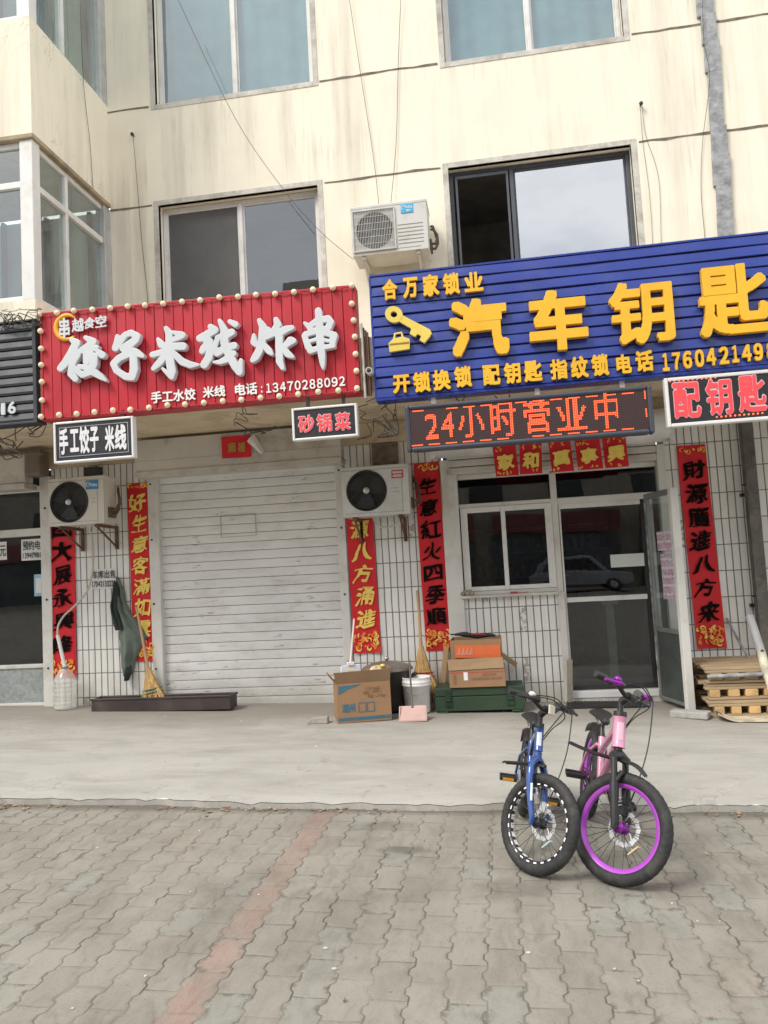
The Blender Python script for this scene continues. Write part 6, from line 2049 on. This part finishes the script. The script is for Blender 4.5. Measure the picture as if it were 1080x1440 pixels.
tangle('wires behind the top of the long LED board', (575, 555, 720, 572), 7, 11, -1.36)
tangle('wires bundled on top of the dark slate sign below the bay', (0, 440, 55, 455), 12, 6, -1.50, r=.0035)
cable('coiled white hose loop under the middle air conditioner', [P3(525, 727, -.20), P3(530, 738, -.2), P3(545, 742, -.2), P3(558, 736, -.2), P3(566, 726, -.2)], .010, m=M_whitem)
cable('orange wire down the right edge of the black lettered strip by the locksmith window', [P3(617, 648, -.03), P3(621, 690, -.03), P3(624, 740, -.025), P3(628, 800, -.02)], .004, m=mat('wire_orange', (.45, .17, .06), .6))

# fallen leaves and grit along the kerb
rr = random.Random(12)
mb = MB()
def flake(x, y, z, r):
    a = rr.uniform(0, 6); e = rr.uniform(.3, .6)
    pts = []
    for k in range(7):
        q = 2 * pi * k / 7
        u, v = r * cos(q), r * e * sin(q)
        pts.append((x + u * cos(a) - v * sin(a), y + u * sin(a) + v * cos(a), z + rr.uniform(.001, .008) + .006 * abs(cos(q))))
    mb._add(pts, [tuple(range(7))])
for i in range(150):
    x = rr.choice((rr.uniform(-3.6, -2.9), rr.uniform(-2.2, -.9), rr.uniform(-4, 1.6)))
    y = EDGE_Y - abs(rr.gauss(0.03, .05)) - .01
    flake(x, y, g(x), rr.uniform(.006, .020))
for i in range(70):
    x, y = rr.uniform(-3.5, 2), rr.uniform(-5.6, -3.1)
    flake(x, y, g(x), rr.uniform(.004, .011))
o = mb.build('fallen_leaves', mat('leaf_brown', (.30, .19, .12), .85, var=.5, vs=3))
tag(o, 'small brown leaves and bits scattered along the kerb', 'leaves', kind='stuff')
mb = MB()
for i in range(60):
    x, y = rr.uniform(-3.2, 2), rr.uniform(-5.6, -.4)
    z = g(x) if y < EDGE_Y else ap(x, y)
    if abs(y - EDGE_Y) < .03: continue
    mb.ball((x, y, z + .002), rr.uniform(.003, .008), 6, (rr.uniform(.8, 1.6), 1, .6))
tag(mb.build('gravel', mat('grit', (.48, .46, .42), .9, var=.3)), 'pale grit and scraps strewn over the paving', 'gravel', kind='stuff')
# ------------------------------------------------------------------ bicycles
M_tyre = mat('tyre_rubber', (.020, .020, .021), .72, var=.25, vs=30, bump=.25, bs=160, dirt=.45, dcol=(.11, .10, .085), ds=9)
M_bblack = mat('bike_black', (.018, .018, .019), .38, var=.1, dirt=.2, dcol=(.08, .075, .065), ds=8)
M_chrome = mat('bike_steel', (.55, .55, .55), .28, metal=.9, var=.1)
M_saddle = mat('saddle_black', (.020, .020, .021), .5, var=.15, bump=.1)
M_disc = mat('brake_disc', (.58, .58, .57), .35, metal=.6, var=.1)
RW, TW, WB = .245, .029, .92
HA = radians(70)
AXD = Vector((-cos(HA), 0, sin(HA)))            # steering axis, up and back
FWD = Vector((sin(HA), 0, cos(HA)))
FA = Vector((WB, 0, RW))                        # front axle
P0 = FA - FWD * .035

def wheel(t, cx, M, spec):
    """wheel in the x-z plane of the bike, centre (cx, 0, RW)"""
    def TM(mb): mb.M = (M if M is not None else Matrix.Identity(4)) @ Matrix.Translation((cx, 0, RW)) @ Matrix.Rotation(radians(-90), 4, 'X'); return mb   # local z -> +y... axle along y
    # tyre as the wheel's own mesh, with knobs
    mb = TM(MB())
    n, m = 96, 14
    rt = RW - TW
    def ty(u, v):
        a, b = 2 * pi * u, 2 * pi * v
        kn = 0
        cb = cos(b)
        r = TW
        if cb > .05:
            kn = .0014 * (1 if sin(a * 48 + 2.2 * sin(b) * 2) > 0 else 0) * min(1, (cb) * 3)
        rr_ = rt + (r + kn) * cb
        return (rr_ * cos(a), rr_ * sin(a), (r + kn) * sin(b) * .98)
    mb.grid(ty, 192, 18)
    w = t.part('wheel', mb, M_tyre)
    mb = TM(MB())
    ri = RW - 2 * TW + .006
    mb.lathe([(ri, -.016), (ri + .004, -.018), (ri + .012, -.014), (ri + .012, .014), (ri + .004, .018), (ri, .016), (ri - spec['rim_deep'], .011), (ri - spec['rim_deep'] - .002, 0), (ri - spec['rim_deep'], -.011), (ri, -.016)], 64)
    t.part('rim', mb, spec['rim'], w)
    if spec.get('dashes'):
        mb = TM(MB())
        for k in range(26):
            a0 = 2 * pi * k / 26
            for s in (0,):
                vs = []
                for (aa, zz) in ((-.072, -.0125), (.072, -.0125), (.072, .0125), (-.072, .0125)):
                    vs.append(((ri - .0165) * cos(a0 + aa), (ri - .0165) * sin(a0 + aa), zz))
                mb._add(vs, [(0, 1, 2, 3)])
            for zz in (-.0188, .0188):
                mb._add([((ri + d_) * cos(a0 + aa), (ri + d_) * sin(a0 + aa), zz) for aa, d_ in ((-.05, -.009), (.05, -.009), (.05, -.002), (-.05, -.002))], [(0, 1, 2, 3)])
        t.part('rim_hole', mb, spec['dashes'], w)
    mb = TM(MB())
    for k in range(28):
        a = 2 * pi * k / 28
        s = 1 if k % 2 else -1
        tw_ = .5 * (1 if (k // 2) % 2 else -1)
        mb.tube([(.019 * cos(a + tw_), .019 * sin(a + tw_), s * .026), ((ri - .01) * cos(a), (ri - .01) * sin(a), s * .002)], .0014, 4, cap=False)
    t.part('spokes', mb, spec['spoke'], w)
    mb = TM(MB()).lathe([(.001, -.048), (.008, -.047), (.009, -.032), (.026, -.030), (.026, -.022), (.015, -.018), (.014, .018), (.026, .022), (.026, .030), (.009, .032), (.008, .047), (.001, .048)], 24)
    t.part('hub', mb, spec['hub'], w)
    mb = TM(MB())
    nn = 48
    def rotor(r0, r1, z, ph):
        for j in range(nn):
            a, b = 2 * pi * j / nn, 2 * pi * (j + 1) / nn
            wv0 = .003 * sin(12 * a); wv1 = .003 * sin(12 * b)
            mb._add([((r0) * cos(a), r0 * sin(a), z), ((r1 + wv0) * cos(a), (r1 + wv0) * sin(a), z), ((r1 + wv1) * cos(b), (r1 + wv1) * sin(b), z), (r0 * cos(b), r0 * sin(b), z)], [(0, 1, 2, 3)])
    zz = .034
    rotor(.058, .078, zz, 0); rotor(.018, .028, zz, 0)
    for j in range(6):
        a = 2 * pi * j / 6
        mb.tube([(.026 * cos(a), .026 * sin(a), zz), (.06 * cos(a + .5), .06 * sin(a + .5), zz)], .004, 5)
    t.part('brake_disc', mb, M_disc, w)
    if spec.get('reflector'):
        a = spec['reflector_at']
        mb = TM(MB())
        mb.tube([(.12 * cos(a - .25), .12 * sin(a - .25), -.012), (.12 * cos(a + .25), .12 * sin(a + .25), -.012)], .013, 8, flat=(1, .4))
        t.part('reflector', mb, spec['reflector'], w)
    return w

def bicycle(label, rear, front, lean, steer, spec):
    f = Vector(front) - Vector(rear); f.normalize()
    sc = spec['scale']
    rear = Vector(front) - f * (WB * sc)
    left = Vector((0, 0, 1)).cross(f).normalized()
    up = f.cross(left)
    up2 = up * cos(lean) + left * sin(lean)
    left2 = up2.cross(f)
    mwx = Matrix.Identity(4)
    for i in range(3):
        mwx[i][0], mwx[i][1], mwx[i][2], mwx[i][3] = f[i] * sc, left2[i] * sc, up2[i] * sc, rear[i]
    t = Thing('bicycle', label, 'bicycle', group=None, mw=mwx)
    S = Matrix.Translation(P0) @ Matrix.Rotation(steer, 4, AXD) @ Matrix.Translation(-P0)
    wheel(t, 0, None, spec)
    wheel(t, WB, S, spec)
    def F(mb): mb.M = S; return mb
    # ---- fork
    cr_ = P0 + AXD * .305                              # crown
    mb = F(MB())
    if spec['fork'] == 'suspension':
        for s in (-1, 1):
            y = s * .058
            o = Vector((0, y, 0))
            mb.tube([FA + o + Vector((0, 0, -.012)), FA + o + FWD * -.0 + AXD * .03, P0 + FWD * .020 + o + AXD * .19], [.014, .020, .0215], 12)
            mb.tube([FA + o - Vector((0, .016 * s, 0)), FA + o + Vector((0, .008 * s, 0))], .013, 8)
        mb.tube([P0 + FWD * .02 + AXD * .185 + Vector((0, -.058, 0)), P0 + FWD * .045 + AXD * .235 + Vector((0, -.045, 0)), P0 + FWD * .045 + AXD * .235 + Vector((0, .045, 0)), P0 + FWD * .02 + AXD * .185 + Vector((0, .058, 0))], .013, 8)
        fk = t.part('fork', mb, M_bblack)
        mb = F(MB())
        for s in (-1, 1):
            o = Vector((0, s * .058, 0))
            mb.tube([P0 + FWD * .02 + o + AXD * .18, P0 + FWD * .012 + o + AXD * .30], .0155, 10)
        t.part('stanchion', mb, M_bblack, fk)
        mb = F(MB())
        mb.tube([cr_ + Vector((0, -.072, 0)) + FWD * .012, cr_ + FWD * .005 + AXD * .018, cr_ + Vector((0, .072, 0)) + FWD * .012], [.020, .028, .020], 10)
        mb.tube([cr_, cr_ + AXD * .05], .020, 12)
        t.part('crown', mb, M_bblack, fk)
        mb = F(MB())
        mb.box(-.001, .001, 0, 0, 0, 0) if False else None
        for s in (-1,):
            o = Vector((.0, s * .058, 0))
            a_ = FA + o + AXD * .09
            for k in range(3):
                p_ = a_ + AXD * (.016 * k) + FWD * .0205
                mb.tube([p_ + Vector((0, -.012, 0)), p_ + Vector((0, .010, .006))], .0028, 5)
        t.part('decal', mb, M_disc, fk)
    else:
        for s in (-1, 1):
            y = s * .056
            mb.tube(smooth_path([FA + Vector((-.004, y, -.014)), FA + Vector((-.01, y, .02)) , P0 + AXD * .13 + FWD * .012 + Vector((0, y * 1.04, 0)), P0 + AXD * .24 + FWD * .004 + Vector((0, y * 1.02, 0)), P0 + AXD * .285 + Vector((0, y * .72, 0)), P0 + AXD * .315 + Vector((0, y * .15, 0))], 5),
                    [.0125 + .0065 * min(1, i / 12) for i in range(26)], 10, flat=(1.0, 1.0))
        mb.tube([cr_ - AXD * .0, cr_ + AXD * .045], .021, 12)
        fk = t.part('fork', mb, spec['paint'])
        mb = F(MB())
        a_ = P0 + AXD * .10 + FWD * .030 + Vector((0, -.0585, 0)); b_ = a_ + AXD * .085 - FWD * .004
        mb.tube([a_ + Vector((0, -.010, 0)), b_ + Vector((0, -.010, 0))], .009, 6, flat=(1, .35))
        t.part('decal', mb, spec['decal'], fk)
    # caliper on the left leg
    mb = F(MB())
    mb.box(WB - .06, WB - .005, .030, .062, RW + .045, RW + .10)
    t.part('brake_caliper', mb, spec['caliper'], bevel=.008)
    # front mudguard: short blade over the tyre
    mb = F(MB())
    gl = spec['guard']
    gpath = smooth_path([Vector((p[0], 0, p[1])) for p in gl], 6)
    def blade(u, v):
        f_ = u * (len(gpath) - 1); k = min(len(gpath) - 2, int(f_)); q = gpath[k].lerp(gpath[k + 1], f_ - k)
        wv = .036 * (sin(pi * min(1, max(.06, u * .9 + .08))) ** .5)
        return (WB + q.x, (v - .5) * 2 * wv, RW + q.z - .014 * (2 * v - 1) ** 2)
    mb.grid(blade, 24, 8)
    mb.grid(lambda u, v: tuple(Vector(blade(u, 1 - v)) - Vector((0, 0, .0025))), 24, 8)
    t.part('mudguard', mb, M_bblack)
    # ---- frame
    ht0, ht1 = P0 + AXD * .355, P0 + AXD * spec['head_top']
    bb = Vector((.355, 0, .255)); st_top = Vector((.225, 0, .50)); ra = Vector((0, 0, RW))
    mb = MB()
    hr = spec['head_r']
    mb.tube([ht0, ht0 + AXD * .006, ht1 - AXD * .006, ht1], [hr * 1.12, hr, hr, hr * 1.1], 18)
    lo_ = ht0.lerp(ht1, .22); hi_ = ht0.lerp(ht1, .72)
    mb.tube(smooth_path([lo_, lo_.lerp(bb, .45) + Vector((0, 0, spec['bend'] * .5)), lo_.lerp(bb, .8) + Vector((0, 0, spec['bend'] * .2)), bb], 5), spec['tube_r'], 12)
    mb.tube(smooth_path([hi_, hi_.lerp(st_top, .5) + Vector((0, 0, -spec['bend'])), st_top.lerp(bb, .28)], 6), spec['tube_r'] * .82, 12)
    mb.tube([st_top, bb], .0165, 12)
    for s in (-1, 1):
        o = Vector((0, s * .062, 0)); o2 = Vector((0, s * .022, 0))
        mb.tube([bb + o2 + Vector((-.03, 0, 0)), bb.lerp(ra, .35) + o * .8, ra + o], [.012, .011, .009], 8)
        mb.tube([st_top.lerp(bb, .15) + o2, st_top.lerp(ra, .45) + o * .85, ra + o], [.009, .009, .008], 8)
    mb.tube([bb + Vector((0, -.036, 0)), bb + Vector((0, .036, 0))], .022, 14)
    fr = t.part('frame', mb, spec['paint'])
    mb = MB()
    a_ = ht0.lerp(ht1, .25) + FWD * (hr + .0005); b_ = ht0.lerp(ht1, .8) + FWD * (hr + .0005)
    mb.grid(lambda u, v: tuple(ht0.lerp(ht1, .22 + .58 * v) + FWD * ((hr + .0012) * cos((u - .5) * 1.1)) + Vector((0, (hr + .0012) * sin((u - .5) * 1.1), 0))), 8, 6)
    t.part('head_badge', mb, spec['decal'], fr)
    # ---- cockpit
    sp = P0 + AXD * (spec['head_top'] + .004)
    cl = P0 + AXD * (spec['head_top'] + .095) + FWD * .045
    mb = F(MB())
    mb.tube([sp, sp + AXD * .02], hr * 1.05, 14)
    mb.tube([sp + AXD * .02, P0 + AXD * (spec['head_top'] + .075)], .0145, 12)
    mb.tube([P0 + AXD * (spec['head_top'] + .070), P0 + AXD * (spec['head_top'] + .085) + FWD * .02, cl], [.019, .019, .018], 10)
    mb.tube([cl + Vector((0, -.024, 0)), cl + Vector((0, .024, 0))], .021, 12)
    t.part('stem', mb, M_bblack)
    half = .265
    bar = [cl + Vector((0, -half, 0)) + AXD * .045 - FWD * .040, cl + Vector((0, -.13, 0)) + AXD * .040 - FWD * .012, cl + Vector((0, -.05, 0)), cl + Vector((0, .05, 0)), cl + Vector((0, .13, 0)) + AXD * .040 - FWD * .012, cl + Vector((0, half, 0)) + AXD * .045 - FWD * .040]
    hb = t.part('handlebar', F(MB()).tube(smooth_path(bar, 6), .0115, 10), M_bblack)
    for s in (-1, 1):
        e = bar[0] if s < 0 else bar[-1]; q = bar[1] if s < 0 else bar[-2]
        d = (q - e).normalized()
        t.part('grip', F(MB()).tube([e - d * .004, e, e + d * .10, e + d * .105], [.014, .0175, .0165, .019], 12), spec['grip'], hb)
        k_ = e + d * .135
        mb = F(MB())
        mb.tube([k_, k_ + FWD * .03 - AXD * .006, k_ + FWD * .045 - AXD * .012 - d * .02], [.016, .013, .010], 8)
        mb.tube(smooth_path([k_ + FWD * .045 - AXD * .012, k_ + FWD * .055 - AXD * .014 - d * .03, k_ + FWD * .045 - AXD * .018 - d * .09, k_ + FWD * .040 - AXD * .02 - d * .125], 4), [.0075] * 13, 8)
        t.part('brake_lever', mb, spec['lever'], hb)
        mb = F(MB()).tube([k_ + d * .02 + Vector((0, 0, 0)), k_ + d * .055], .021, 12)
        t.part('shifter', mb, M_bblack, hb)
    mb = F(MB())
    if spec['bell']:
        mb.ball(cl + Vector((0, -.13, 0)) + AXD * .055, .019, 12, (1, 1.2, .85))
        t.part('bell', mb, spec['bell'], hb)
    if spec.get('plate'):
        mb = F(MB()); c_ = cl + FWD * .030 + AXD * .0
        mb.M = S @ Matrix.Translation(c_) @ Matrix.Rotation(-(pi / 2 - HA), 4, 'Y')
        mb.box(-.006, .006, -.024, .024, -.028, .024)
        t.part('front_reflector', mb, spec['plate'], hb, bevel=.005)
    # cables: from the left lever down to the fork and frame
    kl = bar[-1] + (bar[-2] - bar[-1]).normalized() * .14 + FWD * .04
    kr = bar[0] + (bar[1] - bar[0]).normalized() * .14 + FWD * .04
    def loop(a, b, out, drop):
        return smooth_path([a, a + FWD * out + Vector((0, .03, -.02)), a.lerp(b, .45) + FWD * out * 1.2 + Vector((0, .04, -drop)), a.lerp(b, .8) + FWD * out * .7 + Vector((0, .02, -drop * .5)), b], 7)
    mb = F(MB())
    mb.tube(loop(kl, FA + Vector((-.03, .055, .12)), .02, .0), .0032, 6)
    mb.tube(smooth_path([kr, kr + FWD * .07 + Vector((0, .06, -.01)), cl + FWD * .09 + Vector((0, .05, -.03)), cl + FWD * .03 + Vector((0, .05, -.10)), P0 + AXD * .36 + Vector((-.04, .03, 0))], 7), .003, 6)
    mb.tube(smooth_path([kr + AXD * .01, kr + FWD * .05 + Vector((0, .10, .01)), cl + FWD * .07 + Vector((0, .09, .0)), kl + FWD * .03 + Vector((0, -.04, -.03)), P0 + AXD * .37 + Vector((-.05, .035, 0))], 7), .003, 6)
    t.part('brake_cable', mb, M_bblack)
    # ---- saddle and post
    stp = st_top + (st_top - bb).normalized() * spec['post']
    t.part('seat_post', MB().tube([st_top - (st_top - bb).normalized() * .02, stp], .0135, 12), M_bblack)
    mb = MB()
    def sad(u, v):
        a = 2 * pi * v
        x = .13 - .25 * u
        w_ = (.024 + .050 * max(0, (u - .35) / .65) ** 1.2) * (1 - max(0, (u - .9) / .1) ** 2 * .6) * (1 - max(0, (.12 - u) / .12) ** 2 * .6)
        h_ = .024 * (1 - max(0, (.10 - u) / .10) ** 2 * .7)
        return (stp.x + x, w_ * cos(a), stp.z + .035 + h_ * sin(a) * (1 if sin(a) > 0 else .8) + .018 * max(0, (u - .6)))
    mb.grid(sad, 22, 20)
    mb._add([sad(0, k / 20) for k in range(20)], [tuple(range(20))]); mb._add([sad(1, k / 20) for k in range(20)], [tuple(range(19, -1, -1))])
    sd_ = t.part('saddle', mb, M_saddle)
    mb = MB()
    for s in (-1, 1): mb.tube([stp + Vector((.07, s * .012, .02)), stp + Vector((0, s * .022, .0)), stp + Vector((-.08, s * .03, .028))], .004, 6)
    t.part('rails', mb, M_chrome, sd_)
    # ---- cranks, pedals, chain ring, guard
    for s, ca in ((-1, spec['crank']), (1, spec['crank'] + pi)):
        tip = bb + Vector((.125 * cos(ca), s * .062, .125 * sin(ca)))
        cr_o = t.part('crank', MB().tube([bb + Vector((0, s * .040, 0)), bb + Vector((0, s * .052, 0)), tip], [.015, .014, .010], 8), spec['crank_m'])
        mb = MB()
        c_ = tip + Vector((0, s * .055, 0))
        for dx in (-.038, .038): mb.box(c_.x + dx - .007, c_.x + dx + .007, c_.y - .046, c_.y + .046, c_.z - .012, c_.z + .012)
        for dy in (-.045, .045): mb.box(c_.x - .045, c_.x + .045, c_.y + dy - .005, c_.y + dy + .005, c_.z - .012, c_.z + .012)
        mb.box(c_.x - .012, c_.x + .012, c_.y - .04, c_.y + .04, c_.z - .009, c_.z + .009)
        t.part('pedal', mb, M_bblack, cr_o, bevel=.003)
        if spec.get('pedal_reflector'):
            for dx in (-.0465, .0465): t.part('reflector', MB().box(c_.x + dx - .002, c_.x + dx + .002, c_.y - .032, c_.y + .032, c_.z - .008, c_.z + .008), spec['pedal_reflector'], cr_o)
    mb = MB()
    R_ = Matrix.Translation(bb + Vector((0, -.047, 0))) @ Matrix.Rotation(radians(90), 4, 'X')
    mb.lathe([(.02, 0), (.078, 0), (.080, .004), (.02, .005)], 32, R_)
    mb.tube([bb + Vector((0, -.047, .062)), ra + Vector((0, -.047, .03))], .005, 5); mb.tube([bb + Vector((0, -.047, -.062)), ra + Vector((0, -.047, -.03))], .005, 5)
    t.part('chainring', mb, M_dkmetal)
    if spec['chain_guard']:
        mb = MB()
        gp = [bb + Vector((.09, -.056, .0)), bb + Vector((.06, -.056, .075)), bb + Vector((-.02, -.056, .095)), bb + Vector((-.20, -.056, .06)), bb + Vector((-.20, -.056, .035)), bb + Vector((-.04, -.056, .03)), bb + Vector((-.02, -.056, -.03)), bb + Vector((.03, -.056, -.10)), bb + Vector((.07, -.056, -.06))]
        vs = [tuple(p) for p in gp] + [tuple(p + Vector((0, -.004, 0))) for p in gp]
        k = len(gp)
        mb._add(vs, [tuple(range(k)), tuple(range(2 * k - 1, k - 1, -1))] + [(i, (i + 1) % k, (i + 1) % k + k, i + k) for i in range(k)])
        t.part('chain_guard', mb, spec['chain_guard'])
    # rear mudguard
    mb = MB()
    r0, r1 = spec['rear_guard']
    def rg(u, v):
        a = r0 + (r1 - r0) * u
        r = RW + .028 + .02 * u
        y = (v - .5) * 2 * .036
        c_ = .012 * (2 * v - 1) ** 2
        return ((r - c_) * cos(a), y, RW + (r - c_) * sin(a))
    mb.grid(rg, 20, 8); mb.grid(lambda u, v: (rg(u, 1 - v)[0] * .992, rg(u, 1 - v)[1], (rg(u, 1 - v)[2] - RW) * .99 + RW), 20, 8)
    t.part('mudguard', mb, M_bblack)
    # kickstand on the left
    mb = MB().tube([Vector((.02, .07, .20)), Vector((.04, .10, .16)), Vector((-.03, .19, -.035)), Vector((-.06, .20, -.04))], [.008, .008, .008, .009], 8)
    t.part('kickstand', mb, M_bblack)
    return t

def zr(x, y): return ap(x, y) if y > EDGE_Y else g(x)
b_rear = (.020, -2.98); b_front = (.035, -3.84)
blue = dict(rim=M_bblack, dashes=mat('rim_white', (.86, .86, .86), .5, var=.03), spoke=M_dkmetal, hub=M_bblack, fork='rigid',
            paint=mat('paint_blue', (.025, .075, .26), .25, metal=.35, var=.08, coat=.6), decal=mat('decal_pale', (.60, .66, .68), .4, var=.2, vs=40),
            scale=.89, caliper=M_disc, rim_deep=.013, guard=((-.35, .195), (-.24, .232), (-.13, .265), (-.075, .278)), head_top=.475, head_r=.0235, tube_r=.019, bend=-.01, grip=M_bblack, lever=M_bblack, bell=mat('bell_white', (.62, .62, .62), .3), plate=mat('plate_cream', (.66, .64, .52), .4),
            post=.09, crank=radians(172), crank_m=M_chrome, pedal_reflector=mat('amber', (.60, .26, .02), .3), chain_guard=mat('guard_grey', (.30, .31, .32), .4, var=.1), rear_guard=(1.05, 2.6),
            reflector=mat('reflector_pale', (.50, .62, .66), .3), reflector_at=radians(35))
bicycle('blue children\'s bicycle with white dashed black rims', (*b_rear, zr(*b_rear)), (*b_front, zr(*b_front)), radians(9), radians(46), blue)
p_rear = (.362, -3.0); p_front = (.366, -3.925)
pink = dict(rim=mat('rim_purple', (.44, .07, .54), .35, metal=.1, var=.05, coat=.3), spoke=M_dkmetal, hub=mat('hub_purple', (.30, .03, .36), .3, metal=.4), fork='suspension',
            paint=mat('paint_pink', (.62, .26, .40), .28, var=.05, coat=.5), decal=mat('decal_pink', (.70, .42, .52), .35, var=.08),
            scale=.955, caliper=M_bblack, rim_deep=.018, guard=((-.40, .250), (-.26, .258), (-.11, .285), (-.03, .29), (.025, .268)), head_top=.500, head_r=.0300, tube_r=.022, bend=.035, grip=M_bblack, lever=MATS['hub_purple'], bell=MATS['hub_purple'], plate=None,
            post=.07, crank=radians(168), crank_m=M_bblack, pedal_reflector=None, chain_guard=None, rear_guard=(.75, 2.4),
            reflector=mat('reflector_cream', (.62, .52, .32), .35), reflector_at=radians(30))
bicycle('pink children\'s bicycle with purple rims and black suspension fork', (*p_rear, zr(*p_rear)), (*p_front, zr(*p_front)), radians(11), radians(53), pink)

# ------------------------------------------------------------------ across the street (mirrored in the glass)
t = Thing('apartment_building', 'plain block of flats across the street, seen only mirrored in the windows', 'building', (0, -34, 0))
mb = MB().box(-34, 30, -44, -34, -1, 16.3)
mb.box(-18.5, -14, -43, -34.5, 16.3, 17.6); mb.box(-11.2, -7.5, -43, -34.5, 16.3, 18.1); mb.box(6, 8.5, -43, -35, 16.3, 17.8)
t.part('wall', mb, mat('far_wall', (.30, .26, .20), .85, var=.15, vs=.4))
mb = MB()
for i in range(14):
    for j in range(5):
        x = -30 + 4.2 * i
        mb.box(x - .9, x + .9, -34, -33.97, 4.4 + 2.5 * j, 5.9 + 2.5 * j)
t.part('window', mb, M_black)
mb = MB()
for i in range(8): mb.box(-30 + 7.4 * i, -23.6 + 7.4 * i, -33.9, -33.4, -.5, 2.9)
t.part('shop_front', mb, mat('far_shops', (.07, .07, .075), .6, var=.4, vs=.5))
mb = MB()
for i in range(8): mb.box(-30 + 7.4 * i, -23.6 + 7.4 * i, -33.5, -33.2, 3.0, 4.0)
t.part('sign', mb, mat('far_sign', (.17, .035, .035), .5, var=.6, vs=.2))
# parked car on the street behind the viewer, mirrored in the shop door
cx_, cy_ = 3.3, -28.0
t = Thing('parked_car', 'pale silver car parked in the street, seen only mirrored in the shop door', 'car', (cx_, cy_, g(cx_)))
def carsec(prof, y0, y1, m, name, par=None, bev=.05):
    mb = MB().prism(prof, y0, y1)
    return t.part(name, mb, m, par, bevel=bev, local=True)
M_carp = mat('car_paint', (.27, .28, .29), .25, metal=.3, var=.03, coat=.6)
body = carsec([(-2.2, .32), (-1.75, .30), (1.7, .30), (2.2, .36), (2.25, .62), (2.15, .86), (1.25, .98), (.2, 1.0), (-1.95, 1.02), (-2.25, .85)], -.88, .88, M_carp, 'body')
carsec([(-1.95, 1.0), (1.3, .96), (.62, 1.50), (.2, 1.57), (-1.3, 1.55), (-1.8, 1.3)], -.76, .76, M_carp, 'roof')
for y in (-.775, .762):
    t.part('window', MB().prism([(-1.6, 1.05), (1.0, 1.02), (.52, 1.44), (-1.2, 1.46)], y, y + .013), M_black, local=True)
for x in (-1.35, 1.4):
    for y in (-.86, .86):
        T_ = Matrix.Translation((x, y, .31)) @ Matrix.Rotation(radians(90), 4, 'X')
        w_ = t.part('wheel', MB().lathe([(.18, -.1), (.28, -.11), (.31, -.08), (.31, .08), (.28, .11), (.18, .1)], 28, T_), M_tyre, local=True)
        t.part('rim', MB().lathe([(.001, -.07), (.17, -.10), (.19, -.09), (.19, .09), (.17, .10), (.001, .07)], 20, T_), M_steel, w_, local=True)
